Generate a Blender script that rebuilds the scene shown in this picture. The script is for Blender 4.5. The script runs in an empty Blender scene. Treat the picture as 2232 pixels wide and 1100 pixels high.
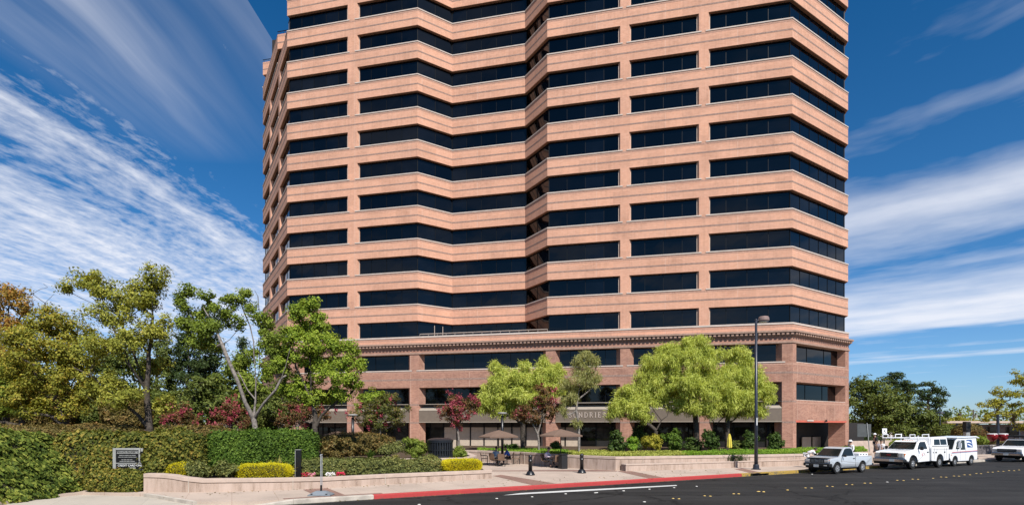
import bpy, bmesh, math, random
import numpy as np
from mathutils import Vector, Matrix
R = math.radians
random.seed(7)
rng = np.random.default_rng(11)
scene = bpy.context.scene
COL = scene.collection

# ------------------------------------------------------------------ survey
FOC, CX, HY, EYE = 1173.0, 1116.0, 930.0, 2.9
def P(px, py, z=0.12):
    s = (py - HY) / (EYE - z)
    return Vector(((px - CX) / s, FOC / s, z))
def W(px, py, Y):
    return Vector(((px - CX) * Y / FOC, Y, EYE + (HY - py) * Y / FOC))
def XA(px, Y):
    return (px - CX) * Y / FOC
# street frame: a runs along the kerb to the right, b towards the building
SA = R(27.5)
SD = Vector((math.cos(SA), math.sin(SA))); SN = Vector((-math.sin(SA), math.cos(SA)))
K0 = Vector((0.0, 25.0))
def T(a, b, z=0.0):
    p = K0 + SD * a + SN * b
    return Vector((p.x, p.y, z))
def a_for(px, b):
    q = (px - CX) / FOC
    o = K0 + SN * b
    return (q * o.y - o.x) / (SD.x - q * SD.y)
def roadz(b):
    d = -b
    if d < 2.5: return -0.05 + 0.08 * d / 2.5
    if d < 8: return 0.03 + 0.05 * (d - 2.5) / 5.5
    return 0.08

# ------------------------------------------------------------------ tagging
def tag(o, label=None, cat=None, group=None, kind=None):
    if label: o['label'] = label
    if cat: o['category'] = cat
    if group: o['group'] = group
    if kind: o['kind'] = kind
    return o
def thing(name, label, cat, loc=(0, 0, 0), rz=0.0, group=None):
    o = bpy.data.objects.new(name, None)
    o.empty_display_size = 0.3
    o.location = loc; o.rotation_euler = (0, 0, rz)
    COL.objects.link(o)
    return tag(o, label, cat, group)
def copy_tree(o, parent=None):
    c = o.copy(); COL.objects.link(c)
    if parent is not None: c.parent = parent
    for ch in list(o.children): copy_tree(ch, c)
    return c

# ------------------------------------------------------------------ mesh builder
class MB:
    def __init__(s): s.v = []; s.f = []; s.m = []
    def add(s, vs, fs, mi=0):
        n = len(s.v); s.v += [tuple(v) for v in vs]
        s.f += [tuple(i + n for i in f) for f in fs]; s.m += [mi] * len(fs)
    def box(s, c, d, mi=0, rz=0.0):
        cx, cy, cz = c; x, y, z = d[0] / 2, d[1] / 2, d[2] / 2
        ca, sa = math.cos(rz), math.sin(rz)
        vs = []
        for k in (-z, z):
            for i, j in ((-x, -y), (x, -y), (x, y), (-x, y)):
                vs.append((cx + i * ca - j * sa, cy + i * sa + j * ca, cz + k))
        s.add(vs, [(3, 2, 1, 0), (4, 5, 6, 7), (0, 1, 5, 4), (1, 2, 6, 5), (2, 3, 7, 6), (3, 0, 4, 7)], mi)
    def prism(s, poly, z0, z1, mi=0, top=True, bot=True):
        n = len(poly)
        z0s = z0 if isinstance(z0, (list, tuple)) else [z0] * n
        z1s = z1 if isinstance(z1, (list, tuple)) else [z1] * n
        vs = [(p[0], p[1], z0s[i]) for i, p in enumerate(poly)] + [(p[0], p[1], z1s[i]) for i, p in enumerate(poly)]
        fs = [(i, (i + 1) % n, n + (i + 1) % n, n + i) for i in range(n)]
        if top: fs.append(tuple(range(n, 2 * n)))
        if bot: fs.append(tuple(range(n - 1, -1, -1)))
        s.add(vs, fs, mi)
    def strip(s, path, dout, din, z0, z1, mi=0):
        a = offset_open(path, dout); b = offset_open(path, din)
        n = len(path)
        zz0 = z0 if isinstance(z0, (list, tuple)) else [z0] * n
        zz1 = z1 if isinstance(z1, (list, tuple)) else [z1] * n
        for i in range(n - 1):
            poly = [a[i], a[i + 1], b[i + 1], b[i]]
            q0 = [zz0[i], zz0[i + 1], zz0[i + 1], zz0[i]]; q1 = [zz1[i], zz1[i + 1], zz1[i + 1], zz1[i]]
            vs = [(p[0], p[1], q0[k]) for k, p in enumerate(poly)] + [(p[0], p[1], q1[k]) for k, p in enumerate(poly)]
            fs = [(0, 1, 5, 4), (2, 3, 7, 6), (4, 5, 6, 7), (3, 2, 1, 0)]
            if i == 0: fs.append((3, 0, 4, 7))
            if i == n - 2: fs.append((1, 2, 6, 5))
            s.add(vs, fs, mi)
    def tube(s, pts, rad, n=8, mi=0, caps=True):
        pts = [Vector(p) for p in pts]
        rs = rad if isinstance(rad, (list, tuple)) else [rad] * len(pts)
        vs = []; prev = None
        for i, p in enumerate(pts):
            t = (pts[min(i + 1, len(pts) - 1)] - pts[max(i - 1, 0)])
            t = t.normalized() if t.length > 1e-9 else Vector((0, 0, 1))
            if prev is None:
                u = t.orthogonal().normalized()
            else:
                u = (prev - t * prev.dot(t)); u = u.normalized() if u.length > 1e-6 else t.orthogonal().normalized()
            prev = u; w = t.cross(u)
            for k in range(n):
                an = 2 * math.pi * k / n
                vs.append(p + (u * math.cos(an) + w * math.sin(an)) * rs[i])
        fs = []
        for i in range(len(pts) - 1):
            for k in range(n):
                fs.append((i * n + k, i * n + (k + 1) % n, (i + 1) * n + (k + 1) % n, (i + 1) * n + k))
        if caps:
            fs.append(tuple(range(n - 1, -1, -1))); fs.append(tuple(range((len(pts) - 1) * n, len(pts) * n)))
        s.add(vs, fs, mi)
    def lathe(s, c, prof, n=20, mi=0):
        vs = []; fs = []
        for r, z in prof:
            for k in range(n):
                an = 2 * math.pi * k / n
                vs.append((c[0] + r * math.cos(an), c[1] + r * math.sin(an), c[2] + z))
        m = len(prof)
        for i in range(m - 1):
            for k in range(n):
                fs.append((i * n + k, i * n + (k + 1) % n, (i + 1) * n + (k + 1) % n, (i + 1) * n + k))
        fs.append(tuple(range(n - 1, -1, -1))); fs.append(tuple(range((m - 1) * n, m * n)))
        s.add(vs, fs, mi)
    def loft(s, prof, hw, mi=0, y0=0.0):
        """side profile (x,z) swept across the width, half width hw(z)"""
        n = len(prof)
        vs = [(x, y0 + hw(z), z) for x, z in prof] + [(x, y0 - hw(z), z) for x, z in prof]
        fs = [tuple(range(n)), tuple(range(2 * n - 1, n - 1, -1))]
        fs += [(i, n + i, n + (i + 1) % n, (i + 1) % n) for i in range(n)]
        s.add(vs, fs, mi)
    def ell(s, c, r, n=12, m=8, mi=0):
        prof = [(math.sin(math.pi * i / m), -math.cos(math.pi * i / m)) for i in range(m + 1)]
        vs = []; fs = []
        for q, z in prof:
            for k in range(n):
                an = 2 * math.pi * k / n
                vs.append((c[0] + r[0] * q * math.cos(an), c[1] + r[1] * q * math.sin(an), c[2] + r[2] * z))
        for i in range(m):
            for k in range(n):
                fs.append((i * n + k, i * n + (k + 1) % n, (i + 1) * n + (k + 1) % n, (i + 1) * n + k))
        s.add(vs, fs, mi)
    def build(s, name, mats, parent=None, world=False, smooth=False, bevel=0.0, loc=None):
        if not isinstance(mats, (list, tuple)): mats = [mats]
        me = bpy.data.meshes.new(name)
        vs = s.v
        if world and parent is not None:
            l = parent.location; vs = [(v[0] - l.x, v[1] - l.y, v[2] - l.z) for v in vs]
        me.from_pydata(vs, [], s.f)
        for m in mats: me.materials.append(m)
        me.polygons.foreach_set('material_index', s.m)
        bm = bmesh.new(); bm.from_mesh(me)
        bmesh.ops.recalc_face_normals(bm, faces=bm.faces)
        bm.to_mesh(me); bm.free()
        if smooth: me.polygons.foreach_set('use_smooth', [True] * len(me.polygons))
        me.update()
        o = bpy.data.objects.new(name, me); COL.objects.link(o)
        if parent is not None: o.parent = parent
        if loc is not None: o.location = loc
        if bevel:
            b = o.modifiers.new('soft', 'BEVEL'); b.width = bevel; b.segments = 2
            b.limit_method = 'ANGLE'; b.angle_limit = R(28)
        return o

def offset_open(path, d):
    out = []
    n = len(path)
    for i in range(n):
        p = Vector((path[i][0], path[i][1]))
        ns = []
        if i > 0:
            e = (p - Vector((path[i - 1][0], path[i - 1][1]))).normalized(); ns.append(Vector((e.y, -e.x)))
        if i < n - 1:
            e = (Vector((path[i + 1][0], path[i + 1][1])) - p).normalized(); ns.append(Vector((e.y, -e.x)))
        if len(ns) == 1: out.append(p + ns[0] * d)
        else:
            b = (ns[0] + ns[1]).normalized(); out.append(p + b * (d / max(0.3, b.dot(ns[0]))))
    return out
def offset_poly(poly, d):
    n = len(poly); out = []
    for i in range(n):
        p = poly[i]; e0 = (p - poly[i - 1]).normalized(); e1 = (poly[(i + 1) % n] - p).normalized()
        n0 = Vector((e0.y, -e0.x)); n1 = Vector((e1.y, -e1.x)); b = (n0 + n1).normalized()
        out.append(p + b * (d / max(0.3, b.dot(n0))))
    return out

def np_mesh(name, verts, nper, mats, parent=None, matidx=None, loc=None):
    """mesh of many separate n-gons from a flat numpy vertex array"""
    verts = np.asarray(verts, dtype=np.float32).reshape(-1, 3)
    nv = len(verts); nf = nv // nper
    me = bpy.data.meshes.new(name)
    me.vertices.add(nv); me.vertices.foreach_set('co', verts.ravel())
    me.loops.add(nv); me.loops.foreach_set('vertex_index', np.arange(nv, dtype=np.int32))
    me.polygons.add(nf)
    me.polygons.foreach_set('loop_start', np.arange(0, nv, nper, dtype=np.int32))
    me.polygons.foreach_set('loop_total', np.full(nf, nper, dtype=np.int32))
    if not isinstance(mats, (list, tuple)): mats = [mats]
    for m in mats: me.materials.append(m)
    if matidx is not None: me.polygons.foreach_set('material_index', np.asarray(matidx, dtype=np.int32))
    me.update(calc_edges=True)
    o = bpy.data.objects.new(name, me); COL.objects.link(o)
    if parent is not None: o.parent = parent
    if loc is not None: o.location = loc
    return o

# ------------------------------------------------------------------ materials
class NT:
    def __init__(s, tree): s.t = tree
    def n(s, typ, ins=None, **kw):
        nd = s.t.nodes.new(typ)
        for k, v in kw.items(): setattr(nd, k, v)
        if ins:
            for k, v in ins.items():
                if hasattr(v, 'is_output') or isinstance(v, bpy.types.NodeSocket): s.t.links.new(v, nd.inputs[k])
                else: nd.inputs[k].default_value = v
        return nd
    def math(s, op, a, b=None, c=None, clamp=False):
        ins = {0: a}
        if b is not None: ins[1] = b
        if c is not None: ins[2] = c
        return s.n('ShaderNodeMath', ins, operation=op, use_clamp=clamp).outputs[0]
    def ramp(s, fac, stops, interp='LINEAR'):
        nd = s.n('ShaderNodeValToRGB', {0: fac}); cr = nd.color_ramp; cr.interpolation = interp
        while len(cr.elements) < len(stops): cr.elements.new(0.5)
        for e, (p, c) in zip(cr.elements, stops):
            e.position = p; e.color = (c[0], c[1], c[2], 1) if len(c) == 3 else c
        return nd.outputs[0]
    def noise(s, vec, scale, detail=3, rough=0.55, dim='3D', out=0, dist=0.0):
        nd = s.n('ShaderNodeTexNoise', {'Scale': scale, 'Detail': detail, 'Roughness': rough, 'Distortion': dist}, noise_dimensions=dim)
        if vec is not None: s.t.links.new(vec, nd.inputs['Vector'])
        return nd.outputs[out]
    def mix(s, fac, a, b, blend='MIX'):
        nd = s.n('ShaderNodeMix', None, data_type='RGBA', blend_type=blend)
        for sock, v in ((nd.inputs[0], fac), (nd.inputs[6], a), (nd.inputs[7], b)):
            if isinstance(v, bpy.types.NodeSocket): s.t.links.new(v, sock)
            elif isinstance(v, (int, float)): sock.default_value = v
            else: sock.default_value = (v[0], v[1], v[2], 1)
        return nd.outputs[2]
def newmat(name):
    m = bpy.data.materials.new(name); m.use_nodes = True
    nt = m.node_tree; nt.nodes.clear()
    k = NT(nt); out = nt.nodes.new('ShaderNodeOutputMaterial')
    return m, k, out
def principled(k, out, color, rough=0.6, metal=0.0, spec=0.4, bump=None, bumpd=0.01, bstr=0.4, coat=0.0):
    ins = {'Roughness': rough, 'Metallic': metal, 'Specular IOR Level': spec, 'Coat Weight': coat}
    if isinstance(color, bpy.types.NodeSocket): ins['Base Color'] = color
    else: ins['Base Color'] = (color[0], color[1], color[2], 1)
    b = k.n('ShaderNodeBsdfPrincipled', ins)
    if bump is not None:
        bn = k.n('ShaderNodeBump', {'Height': bump, 'Strength': bstr, 'Distance': bumpd})
        k.t.links.new(bn.outputs[0], b.inputs['Normal'])
    k.t.links.new(b.outputs[0], out.inputs[0])
    return b
def pos(k): return k.n('ShaderNodeNewGeometry').outputs['Position']
def simple(name, c, rough=0.55, metal=0.0, spec=0.4, var=0.12, scale=3.0, coat=0.0):
    m, k, out = newmat(name)
    v = k.noise(pos(k), scale, 4, 0.6)
    lo = tuple(x * (1 - var) for x in c); hi = tuple(min(1, x * (1 + var)) for x in c)
    col = k.ramp(v, [(0.3, lo), (0.7, hi)])
    principled(k, out, col, rough, metal, spec, coat=coat)
    return m
def brick(name, c0, c1, mortar, grime=0.25, bw=0.30, bh=0.10):
    m, k, out = newmat(name)
    g = k.n('ShaderNodeNewGeometry')
    cr = k.n('ShaderNodeVectorMath', {0: (0, 0, 1), 1: g.outputs['True Normal']}, operation='CROSS_PRODUCT').outputs[0]
    u = k.n('ShaderNodeVectorMath', {0: g.outputs['Position'], 1: cr}, operation='DOT_PRODUCT').outputs['Value']
    sep = k.n('ShaderNodeSeparateXYZ', {0: g.outputs['Position']})
    uv = k.n('ShaderNodeCombineXYZ', {0: u, 1: sep.outputs[2], 2: 0.0}).outputs[0]
    bt = k.n('ShaderNodeTexBrick', {'Vector': uv, 'Scale': 1.0, 'Mortar Size': 0.008, 'Brick Width': bw, 'Row Height': bh,
             'Color1': (*c0, 1), 'Color2': (*c1, 1), 'Mortar': (*mortar, 1), 'Bias': 0.0})
    big = k.noise(uv, 0.35, 5, 0.6)
    mid = k.noise(uv, 2.3, 4, 0.65)
    st = k.n('ShaderNodeMapping', {'Vector': uv, 'Scale': (4.5, 0.14, 1)}).outputs[0]
    streak = k.noise(st, 1.0, 4, 0.6)
    f = k.math('ADD', k.math('MULTIPLY', big, 0.5), k.math('ADD', k.math('MULTIPLY', mid, 0.22), k.math('MULTIPLY', streak, 0.28)))
    tint = k.ramp(f, [(0.36, (1 - grime,) * 3), (0.5, (1, 1, 1)), (0.64, (1 + grime * 0.5, 1 + grime * 0.42, 1 + grime * 0.36))])
    col = k.mix(1.0, bt.outputs[0], tint, 'MULTIPLY')
    cell = k.n('ShaderNodeCombineXYZ', {0: k.math('FLOOR', k.math('DIVIDE', u, 1.83)), 1: k.math('FLOOR', k.math('DIVIDE', sep.outputs[2], 1.3)), 2: 0.0}).outputs[0]
    wn = k.n('ShaderNodeTexWhiteNoise', {'Vector': cell}, noise_dimensions='3D').outputs['Value']
    ptint = k.ramp(wn, [(0.0, (0.93, 0.915, 0.90)), (0.5, (1.0, 1.0, 1.0)), (1.0, (1.05, 1.03, 1.0))])
    col = k.mix(1.0, col, ptint, 'MULTIPLY')
    # control joints: fine pale vertical lines every 7.3 m
    fr = k.math('FRACT', k.math('DIVIDE', k.math('ADD', u, 500.0), 7.3))
    jl = k.math('LESS_THAN', fr, 0.006)
    col = k.mix(k.math('MULTIPLY', jl, 0.5), col, (0.62, 0.45, 0.36))
    principled(k, out, col, 0.85, 0, 0.2, bump=bt.outputs[1], bumpd=-0.006, bstr=0.5)
    return m
def leafmat(name, stops, trans=0.3, nscale=0.5, rough=0.5, spec=0.12, wr=0.6):
    m, k, out = newmat(name)
    g = k.n('ShaderNodeNewGeometry')
    nz = k.noise(g.outputs['Position'], nscale, 3, 0.6)
    nz = k.math('MULTIPLY_ADD', k.math('SUBTRACT', nz, 0.5), 2.0, 0.5, clamp=True)
    f = k.math('ADD', k.math('MULTIPLY', g.outputs['Random Per Island'], wr), k.math('MULTIPLY', nz, 1 - wr))
    col = k.ramp(f, stops)
    b = k.n('ShaderNodeBsdfPrincipled', {'Base Color': col, 'Roughness': rough, 'Specular IOR Level': spec})
    tcol = k.mix(1.0, col, (1.3, 1.18, 0.55), 'MULTIPLY')
    t = k.n('ShaderNodeBsdfTranslucent', {'Color': tcol})
    mx = k.n('ShaderNodeMixShader', {0: trans, 1: b.outputs[0], 2: t.outputs[0]})
    k.t.links.new(mx.outputs[0], out.inputs[0])
    return m

M = {}
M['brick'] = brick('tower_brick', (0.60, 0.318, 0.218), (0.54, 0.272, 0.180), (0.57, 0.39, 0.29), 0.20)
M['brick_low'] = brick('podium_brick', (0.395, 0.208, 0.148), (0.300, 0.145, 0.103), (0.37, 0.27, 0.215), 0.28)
M['course'] = simple('dark_brick_course', (0.275, 0.185, 0.150), 0.9, 0, 0.2, 0.3, 6)
M['soldier'] = simple('soldier_course', (0.40, 0.235, 0.175), 0.9, 0, 0.2, 0.25, 9)
M['soffit'] = simple('shaded_soffit_brick', (0.22, 0.115, 0.075), 0.9, 0, 0.2, 0.2, 4)  # darker copy of the brick, underside shade put into the colour
M['sill'] = simple('sill_concrete', (0.50, 0.42, 0.365), 0.8, 0, 0.2, 0.10, 2)
M['cornice'] = simple('cornice_brick', (0.33, 0.215, 0.165), 0.88, 0, 0.2, 0.2, 3)
M['mullion'] = simple('bronze_mullion', (0.0035, 0.0045, 0.006), 0.5, 0.0, 0.2)
M['jamb'] = simple('pale_jamb', (0.50, 0.40, 0.33), 0.7)
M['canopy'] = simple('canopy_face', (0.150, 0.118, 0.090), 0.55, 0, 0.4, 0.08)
M['canopy_lit'] = simple('canopy_lit', (0.30, 0.255, 0.205), 0.55, 0, 0.4, 0.08)  # lighter copy of the face, light on the slope put into the colour
M['redbeam'] = simple('red_beam', (0.50, 0.115, 0.075), 0.6)
M['panel'] = simple('storefront_panel', (0.40, 0.335, 0.265), 0.6, 0, 0.3, 0.1)
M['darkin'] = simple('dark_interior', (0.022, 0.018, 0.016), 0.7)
M['white'] = simple('white_paint', (0.80, 0.80, 0.79), 0.45)
M['rail'] = simple('pale_rail', (0.36, 0.31, 0.27), 0.5)
def glassmat(name, c, spec=0.5, rough=0.03):
    m, k, out = newmat(name)
    g = k.n('ShaderNodeNewGeometry')
    v = k.noise(g.outputs['Position'], 0.30, 4, 0.65)
    f = k.math('ADD', k.math('MULTIPLY', g.outputs['Random Per Island'], 0.5), k.math('MULTIPLY', v, 0.5))
    col = k.ramp(f, [(0.25, tuple(x * 0.35 for x in c)), (0.6, tuple(x * 1.0 for x in c)), (0.80, tuple(x * 2.6 for x in c)), (0.9, (c[0] * 6.5, c[1] * 5.5, c[2] * 4.5))])
    wob = k.noise(g.outputs['Position'], 0.5, 2, 0.5)
    principled(k, out, col, rough, 0, spec, bump=wob, bumpd=0.03, bstr=0.15)
    return m
M['glass'] = glassmat('window_glass', (0.0012, 0.0018, 0.0032), 0.34)
M['shopglass'] = glassmat('shop_glass', (0.010, 0.010, 0.010), 0.35)
M['carglass'] = simple('car_glass', (0.010, 0.013, 0.013), 0.05, 0, 0.32)
def asphalt():
    m, k, out = newmat('asphalt')
    p = pos(k)
    rot = k.n('ShaderNodeMapping', {'Vector': p, 'Rotation': (0, 0, -SA), 'Scale': (0.05, 0.9, 1)}).outputs[0]
    lanes = k.noise(rot, 1.0, 4, 0.6)
    big = k.noise(p, 0.25, 5, 0.6)
    fine = k.noise(p, 38, 2, 0.7)
    rot2 = k.n('ShaderNodeMapping', {'Vector': p, 'Rotation': (0, 0, -SA), 'Scale': (0.12, 2.2, 1)}).outputs[0]
    marks = k.noise(rot2, 1.6, 3, 0.5)
    f = k.math('ADD', k.math('MULTIPLY', lanes, 0.45), k.math('ADD', k.math('MULTIPLY', big, 0.3), k.math('MULTIPLY', fine, 0.25)))
    col = k.ramp(f, [(0.32, (0.014, 0.0136, 0.0134)), (0.50, (0.026, 0.0252, 0.0248)), (0.68, (0.052, 0.050, 0.048))])
    dk = k.ramp(marks, [(0.60, (1, 1, 1)), (0.70, (0.62, 0.62, 0.62))])
    col = k.mix(1.0, col, dk, 'MULTIPLY')
    # thin sealed cracks and a few oil spots
    vo = k.n('ShaderNodeTexVoronoi', {'Vector': k.n('ShaderNodeVectorMath', {0: p, 1: k.noise(p, 1.3, 3, 0.6, out=1)}, operation='ADD').outputs[0], 'Scale': 0.16}, feature='DISTANCE_TO_EDGE').outputs[0]
    cr = k.ramp(vo, [(0.0, (0.45,) * 3), (0.006, (0.5,) * 3), (0.012, (1, 1, 1))])
    col = k.mix(1.0, col, cr, 'MULTIPLY')
    oil = k.ramp(k.noise(p, 0.9, 2, 0.5), [(0.66, (1, 1, 1)), (0.74, (0.6, 0.6, 0.6))])
    col = k.mix(1.0, col, oil, 'MULTIPLY')
    principled(k, out, col, 0.88, 0, 0.15, bump=fine, bumpd=0.01, bstr=0.5)
    return m
M['asphalt'] = asphalt()
def paving(name, c, joint, jc, sx=1.6, sy=1.6, ang=SA, stain=0.25, fine_s=22):
    m, k, out = newmat(name)
    p = pos(k)
    mp = k.n('ShaderNodeMapping', {'Vector': p, 'Rotation': (0, 0, -ang)}).outputs[0]
    bt = k.n('ShaderNodeTexBrick', {'Vector': mp, 'Scale': 1.0, 'Mortar Size': joint, 'Brick Width': sx, 'Row Height': sy,
         'Color1': (*c, 1), 'Color2': tuple(x * 0.93 for x in c) + (1,), 'Mortar': (*jc, 1)}, offset=0.0)
    big = k.noise(p, 0.5, 5, 0.65); fine = k.noise(p, fine_s, 3, 0.7)
    t = k.ramp(k.math('ADD', k.math('MULTIPLY', big, 0.6), k.math('MULTIPLY', fine, 0.4)),
               [(0.34, (1 - stain,) * 3), (0.52, (1, 1, 1)), (0.68, (1.08, 1.07, 1.06))])
    col = k.mix(1.0, bt.outputs[0], t, 'MULTIPLY')
    principled(k, out, col, 0.9, 0, 0.2, bump=fine, bumpd=0.004, bstr=0.4)
    return m
M['pave'] = paving('pink_pavement', (0.455, 0.365, 0.30), 0.012, (0.34, 0.25, 0.20), 1.6, 3.4)
M['apron'] = paving('apron_concrete', (0.45, 0.40, 0.335), 0.014, (0.36, 0.32, 0.27), 3.0, 3.0, SA, 0.18)
M['pavers'] = paving('brick_pavers', (0.27, 0.165, 0.13), 0.012, (0.16, 0.10, 0.08), 0.22, 0.11, SA, 0.3)
M['soil'] = simple('soil', (0.085, 0.06, 0.04), 0.95, 0, 0.1, 0.4, 5)
M['gravelground'] = simple('far_ground', (0.17, 0.15, 0.11), 0.95, 0, 0.1, 0.3, 0.3)
def kerbpaint(name, c, under, wear):
    m, k, out = newmat(name)
    p = pos(k)
    n1 = k.noise(p, 7, 5, 0.7); n2 = k.noise(p, 0.8, 3, 0.6)
    f = k.math('ADD', k.math('MULTIPLY', n1, 0.6), k.math('MULTIPLY', n2, 0.4))
    col = k.ramp(f, [(0.30, tuple(x * 0.8 for x in c)), (wear - 0.02, c), (wear + 0.03, under)])
    principled(k, out, col, 0.7, 0, 0.3)
    return m
M['kred'] = kerbpaint('red_kerb_paint', (0.44, 0.052, 0.050), (0.24, 0.07, 0.06), 0.60)
M['kyel'] = kerbpaint('yellow_kerb_paint', (0.40, 0.26, 0.055), (0.16, 0.13, 0.08), 0.53)
M['kgrey'] = simple('kerb_concrete', (0.45, 0.40, 0.34), 0.9, 0, 0.2, 0.25, 2)
M['paintw'] = kerbpaint('white_road_paint', (0.60, 0.60, 0.58), (0.40, 0.40, 0.39), 0.62)
M['markery'] = simple('yellow_marker', (0.62, 0.43, 0.13), 0.6)
M['markerw'] = simple('white_marker', (0.62, 0.60, 0.56), 0.6)
def planter_conc():
    m, k, out = newmat('planter_concrete')
    p = pos(k)
    mp = k.n('ShaderNodeMapping', {'Vector': p, 'Scale': (3.5, 3.5, 0.5)}).outputs[0]
    drip = k.noise(mp, 1.0, 5, 0.65); big = k.noise(p, 0.6, 4, 0.6); fine = k.noise(p, 30, 2, 0.6)
    f = k.math('ADD', k.math('MULTIPLY', drip, 0.55), k.math('ADD', k.math('MULTIPLY', big, 0.25), k.math('MULTIPLY', fine, 0.2)))
    col = k.ramp(f, [(0.36, (0.21, 0.15, 0.115)), (0.46, (0.37, 0.28, 0.225)), (0.53, (0.43, 0.33, 0.27)), (0.66, (0.50, 0.39, 0.325))])
    principled(k, out, col, 0.88, 0, 0.2, bump=fine, bumpd=0.003, bstr=0.4)
    return m
M['planter'] = planter_conc()
M['cap'] = simple('cap_concrete', (0.44, 0.345, 0.285), 0.85, 0, 0.2, 0.13, 2.2)
M['groove'] = simple('groove', (0.12, 0.06, 0.05), 0.9)
M['gutter'] = kerbpaint('gutter_dirt', (0.060, 0.054, 0.046), (0.030, 0.028, 0.026), 0.50)

M['bark'] = simple('dark_bark', (0.070, 0.058, 0.048), 0.95, 0, 0.1, 0.5, 9)
M['barkp'] = simple('pale_bark', (0.20, 0.175, 0.155), 0.95, 0, 0.1, 0.5, 7)
M['twig'] = simple('inner_twigs', (0.030, 0.030, 0.016), 0.95, 0, 0.1, 0.4, 6)
L = {}
L['amber'] = leafmat('leaf_liquidambar', [(0.0, (0.080, 0.092, 0.018)), (0.35, (0.20, 0.215, 0.034)), (0.7, (0.38, 0.38, 0.065)), (0.92, (0.56, 0.48, 0.10)), (1.0, (0.46, 0.24, 0.07))], 0.34, 0.9)
L['olive'] = leafmat('leaf_olive', [(0.0, (0.085, 0.10, 0.018)), (0.4, (0.21, 0.22, 0.032)), (0.7, (0.37, 0.33, 0.05)), (0.88, (0.50, 0.34, 0.06)), (1.0, (0.46, 0.19, 0.05))], 0.34, 0.7)
L['autumn'] = leafmat('leaf_autumn', [(0.0, (0.11, 0.10, 0.022)), (0.4, (0.27, 0.20, 0.04)), (0.75, (0.42, 0.22, 0.05)), (1.0, (0.40, 0.13, 0.05))], 0.34, 0.8)
L['green'] = leafmat('leaf_green', [(0.0, (0.050, 0.078, 0.012)), (0.35, (0.125, 0.175, 0.024)), (0.75, (0.26, 0.32, 0.048)), (1.0, (0.46, 0.48, 0.11))], 0.32, 0.9)
L['bright'] = leafmat('leaf_bright', [(0.0, (0.070, 0.115, 0.014)), (0.4, (0.19, 0.27, 0.030)), (0.8, (0.36, 0.43, 0.055)), (1.0, (0.56, 0.56, 0.11))], 0.34, 0.9)
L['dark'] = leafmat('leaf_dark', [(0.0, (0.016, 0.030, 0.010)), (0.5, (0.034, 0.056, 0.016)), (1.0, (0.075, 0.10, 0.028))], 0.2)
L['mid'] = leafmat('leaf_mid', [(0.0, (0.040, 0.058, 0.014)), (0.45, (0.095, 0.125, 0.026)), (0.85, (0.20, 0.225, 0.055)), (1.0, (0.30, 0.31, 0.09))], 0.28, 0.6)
L['pepper'] = leafmat('leaf_pepper', [(0.0, (0.16, 0.195, 0.038)), (0.3, (0.34, 0.40, 0.072)), (0.65, (0.55, 0.60, 0.135)), (1.0, (0.78, 0.76, 0.28))], 0.36, 1.3, 0.5, 0.12, 0.5)
L['pepperd'] = leafmat('leaf_willowy', [(0.0, (0.13, 0.14, 0.05)), (0.5, (0.33, 0.34, 0.12)), (1.0, (0.58, 0.54, 0.26))], 0.4, 1.3, 0.5, 0.12, 0.5)
L['crape'] = leafmat('leaf_crape', [(0.0, (0.055, 0.061, 0.020)), (0.4, (0.127, 0.094, 0.033)), (0.75, (0.220, 0.094, 0.046)), (1.0, (0.264, 0.061, 0.055))], 0.3)
L['crapeg'] = leafmat('leaf_crape_green', [(0.0, (0.054, 0.074, 0.019)), (0.5, (0.126, 0.138, 0.034)), (0.85, (0.228, 0.144, 0.048)), (1.0, (0.288, 0.096, 0.060))], 0.3)
L['bloom'] = leafmat('blossom_pink', [(0.0, (0.22, 0.035, 0.050)), (0.6, (0.34, 0.065, 0.090)), (1.0, (0.46, 0.15, 0.17))], 0.2)
L['ivy'] = leafmat('leaf_ivy', [(0.0, (0.022, 0.040, 0.010)), (0.35, (0.070, 0.105, 0.018)), (0.6, (0.16, 0.20, 0.034)), (0.85, (0.32, 0.34, 0.065)), (1.0, (0.29, 0.16, 0.05))], 0.28, 0.55, 0.6, 0.12, 0.62)
L['ivyr'] = leafmat('leaf_ivy_turning', [(0.0, (0.030, 0.045, 0.011)), (0.35, (0.085, 0.105, 0.020)), (0.62, (0.20, 0.195, 0.036)), (0.82, (0.33, 0.25, 0.05)), (1.0, (0.27, 0.11, 0.04))], 0.26, 0.7, 0.6, 0.12, 0.6)
L['hedge'] = leafmat('leaf_hedge', [(0.0, (0.022, 0.045, 0.008)), (0.45, (0.062, 0.115, 0.016)), (0.85, (0.15, 0.235, 0.035)), (1.0, (0.28, 0.36, 0.08))], 0.28, 0.8, 0.6, 0.12, 0.65)
L['hedgeb'] = leafmat('leaf_hedge_brown', [(0.0, (0.045, 0.042, 0.016)), (0.35, (0.115, 0.098, 0.03)), (0.7, (0.23, 0.165, 0.055)), (1.0, (0.32, 0.15, 0.06))], 0.25, 0.9)
L['hedgel'] = leafmat('leaf_hedge_low', [(0.0, (0.045, 0.055, 0.020)), (0.4, (0.125, 0.145, 0.045)), (0.75, (0.26, 0.265, 0.08)), (1.0, (0.42, 0.31, 0.12))], 0.28, 1.1)
L['yellow'] = leafmat('leaf_yellow', [(0.0, (0.30, 0.27, 0.01)), (0.4, (0.62, 0.55, 0.018)), (1.0, (0.85, 0.76, 0.05))], 0.28)
L['juniper'] = leafmat('leaf_feathery', [(0.0, (0.101, 0.155, 0.027)), (0.5, (0.203, 0.270, 0.043)), (1.0, (0.338, 0.378, 0.081))], 0.35)
L['cover'] = leafmat('leaf_cover', [(0.0, (0.078, 0.169, 0.016)), (0.5, (0.182, 0.325, 0.033)), (1.0, (0.390, 0.494, 0.078))], 0.4, 0.6)
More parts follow.
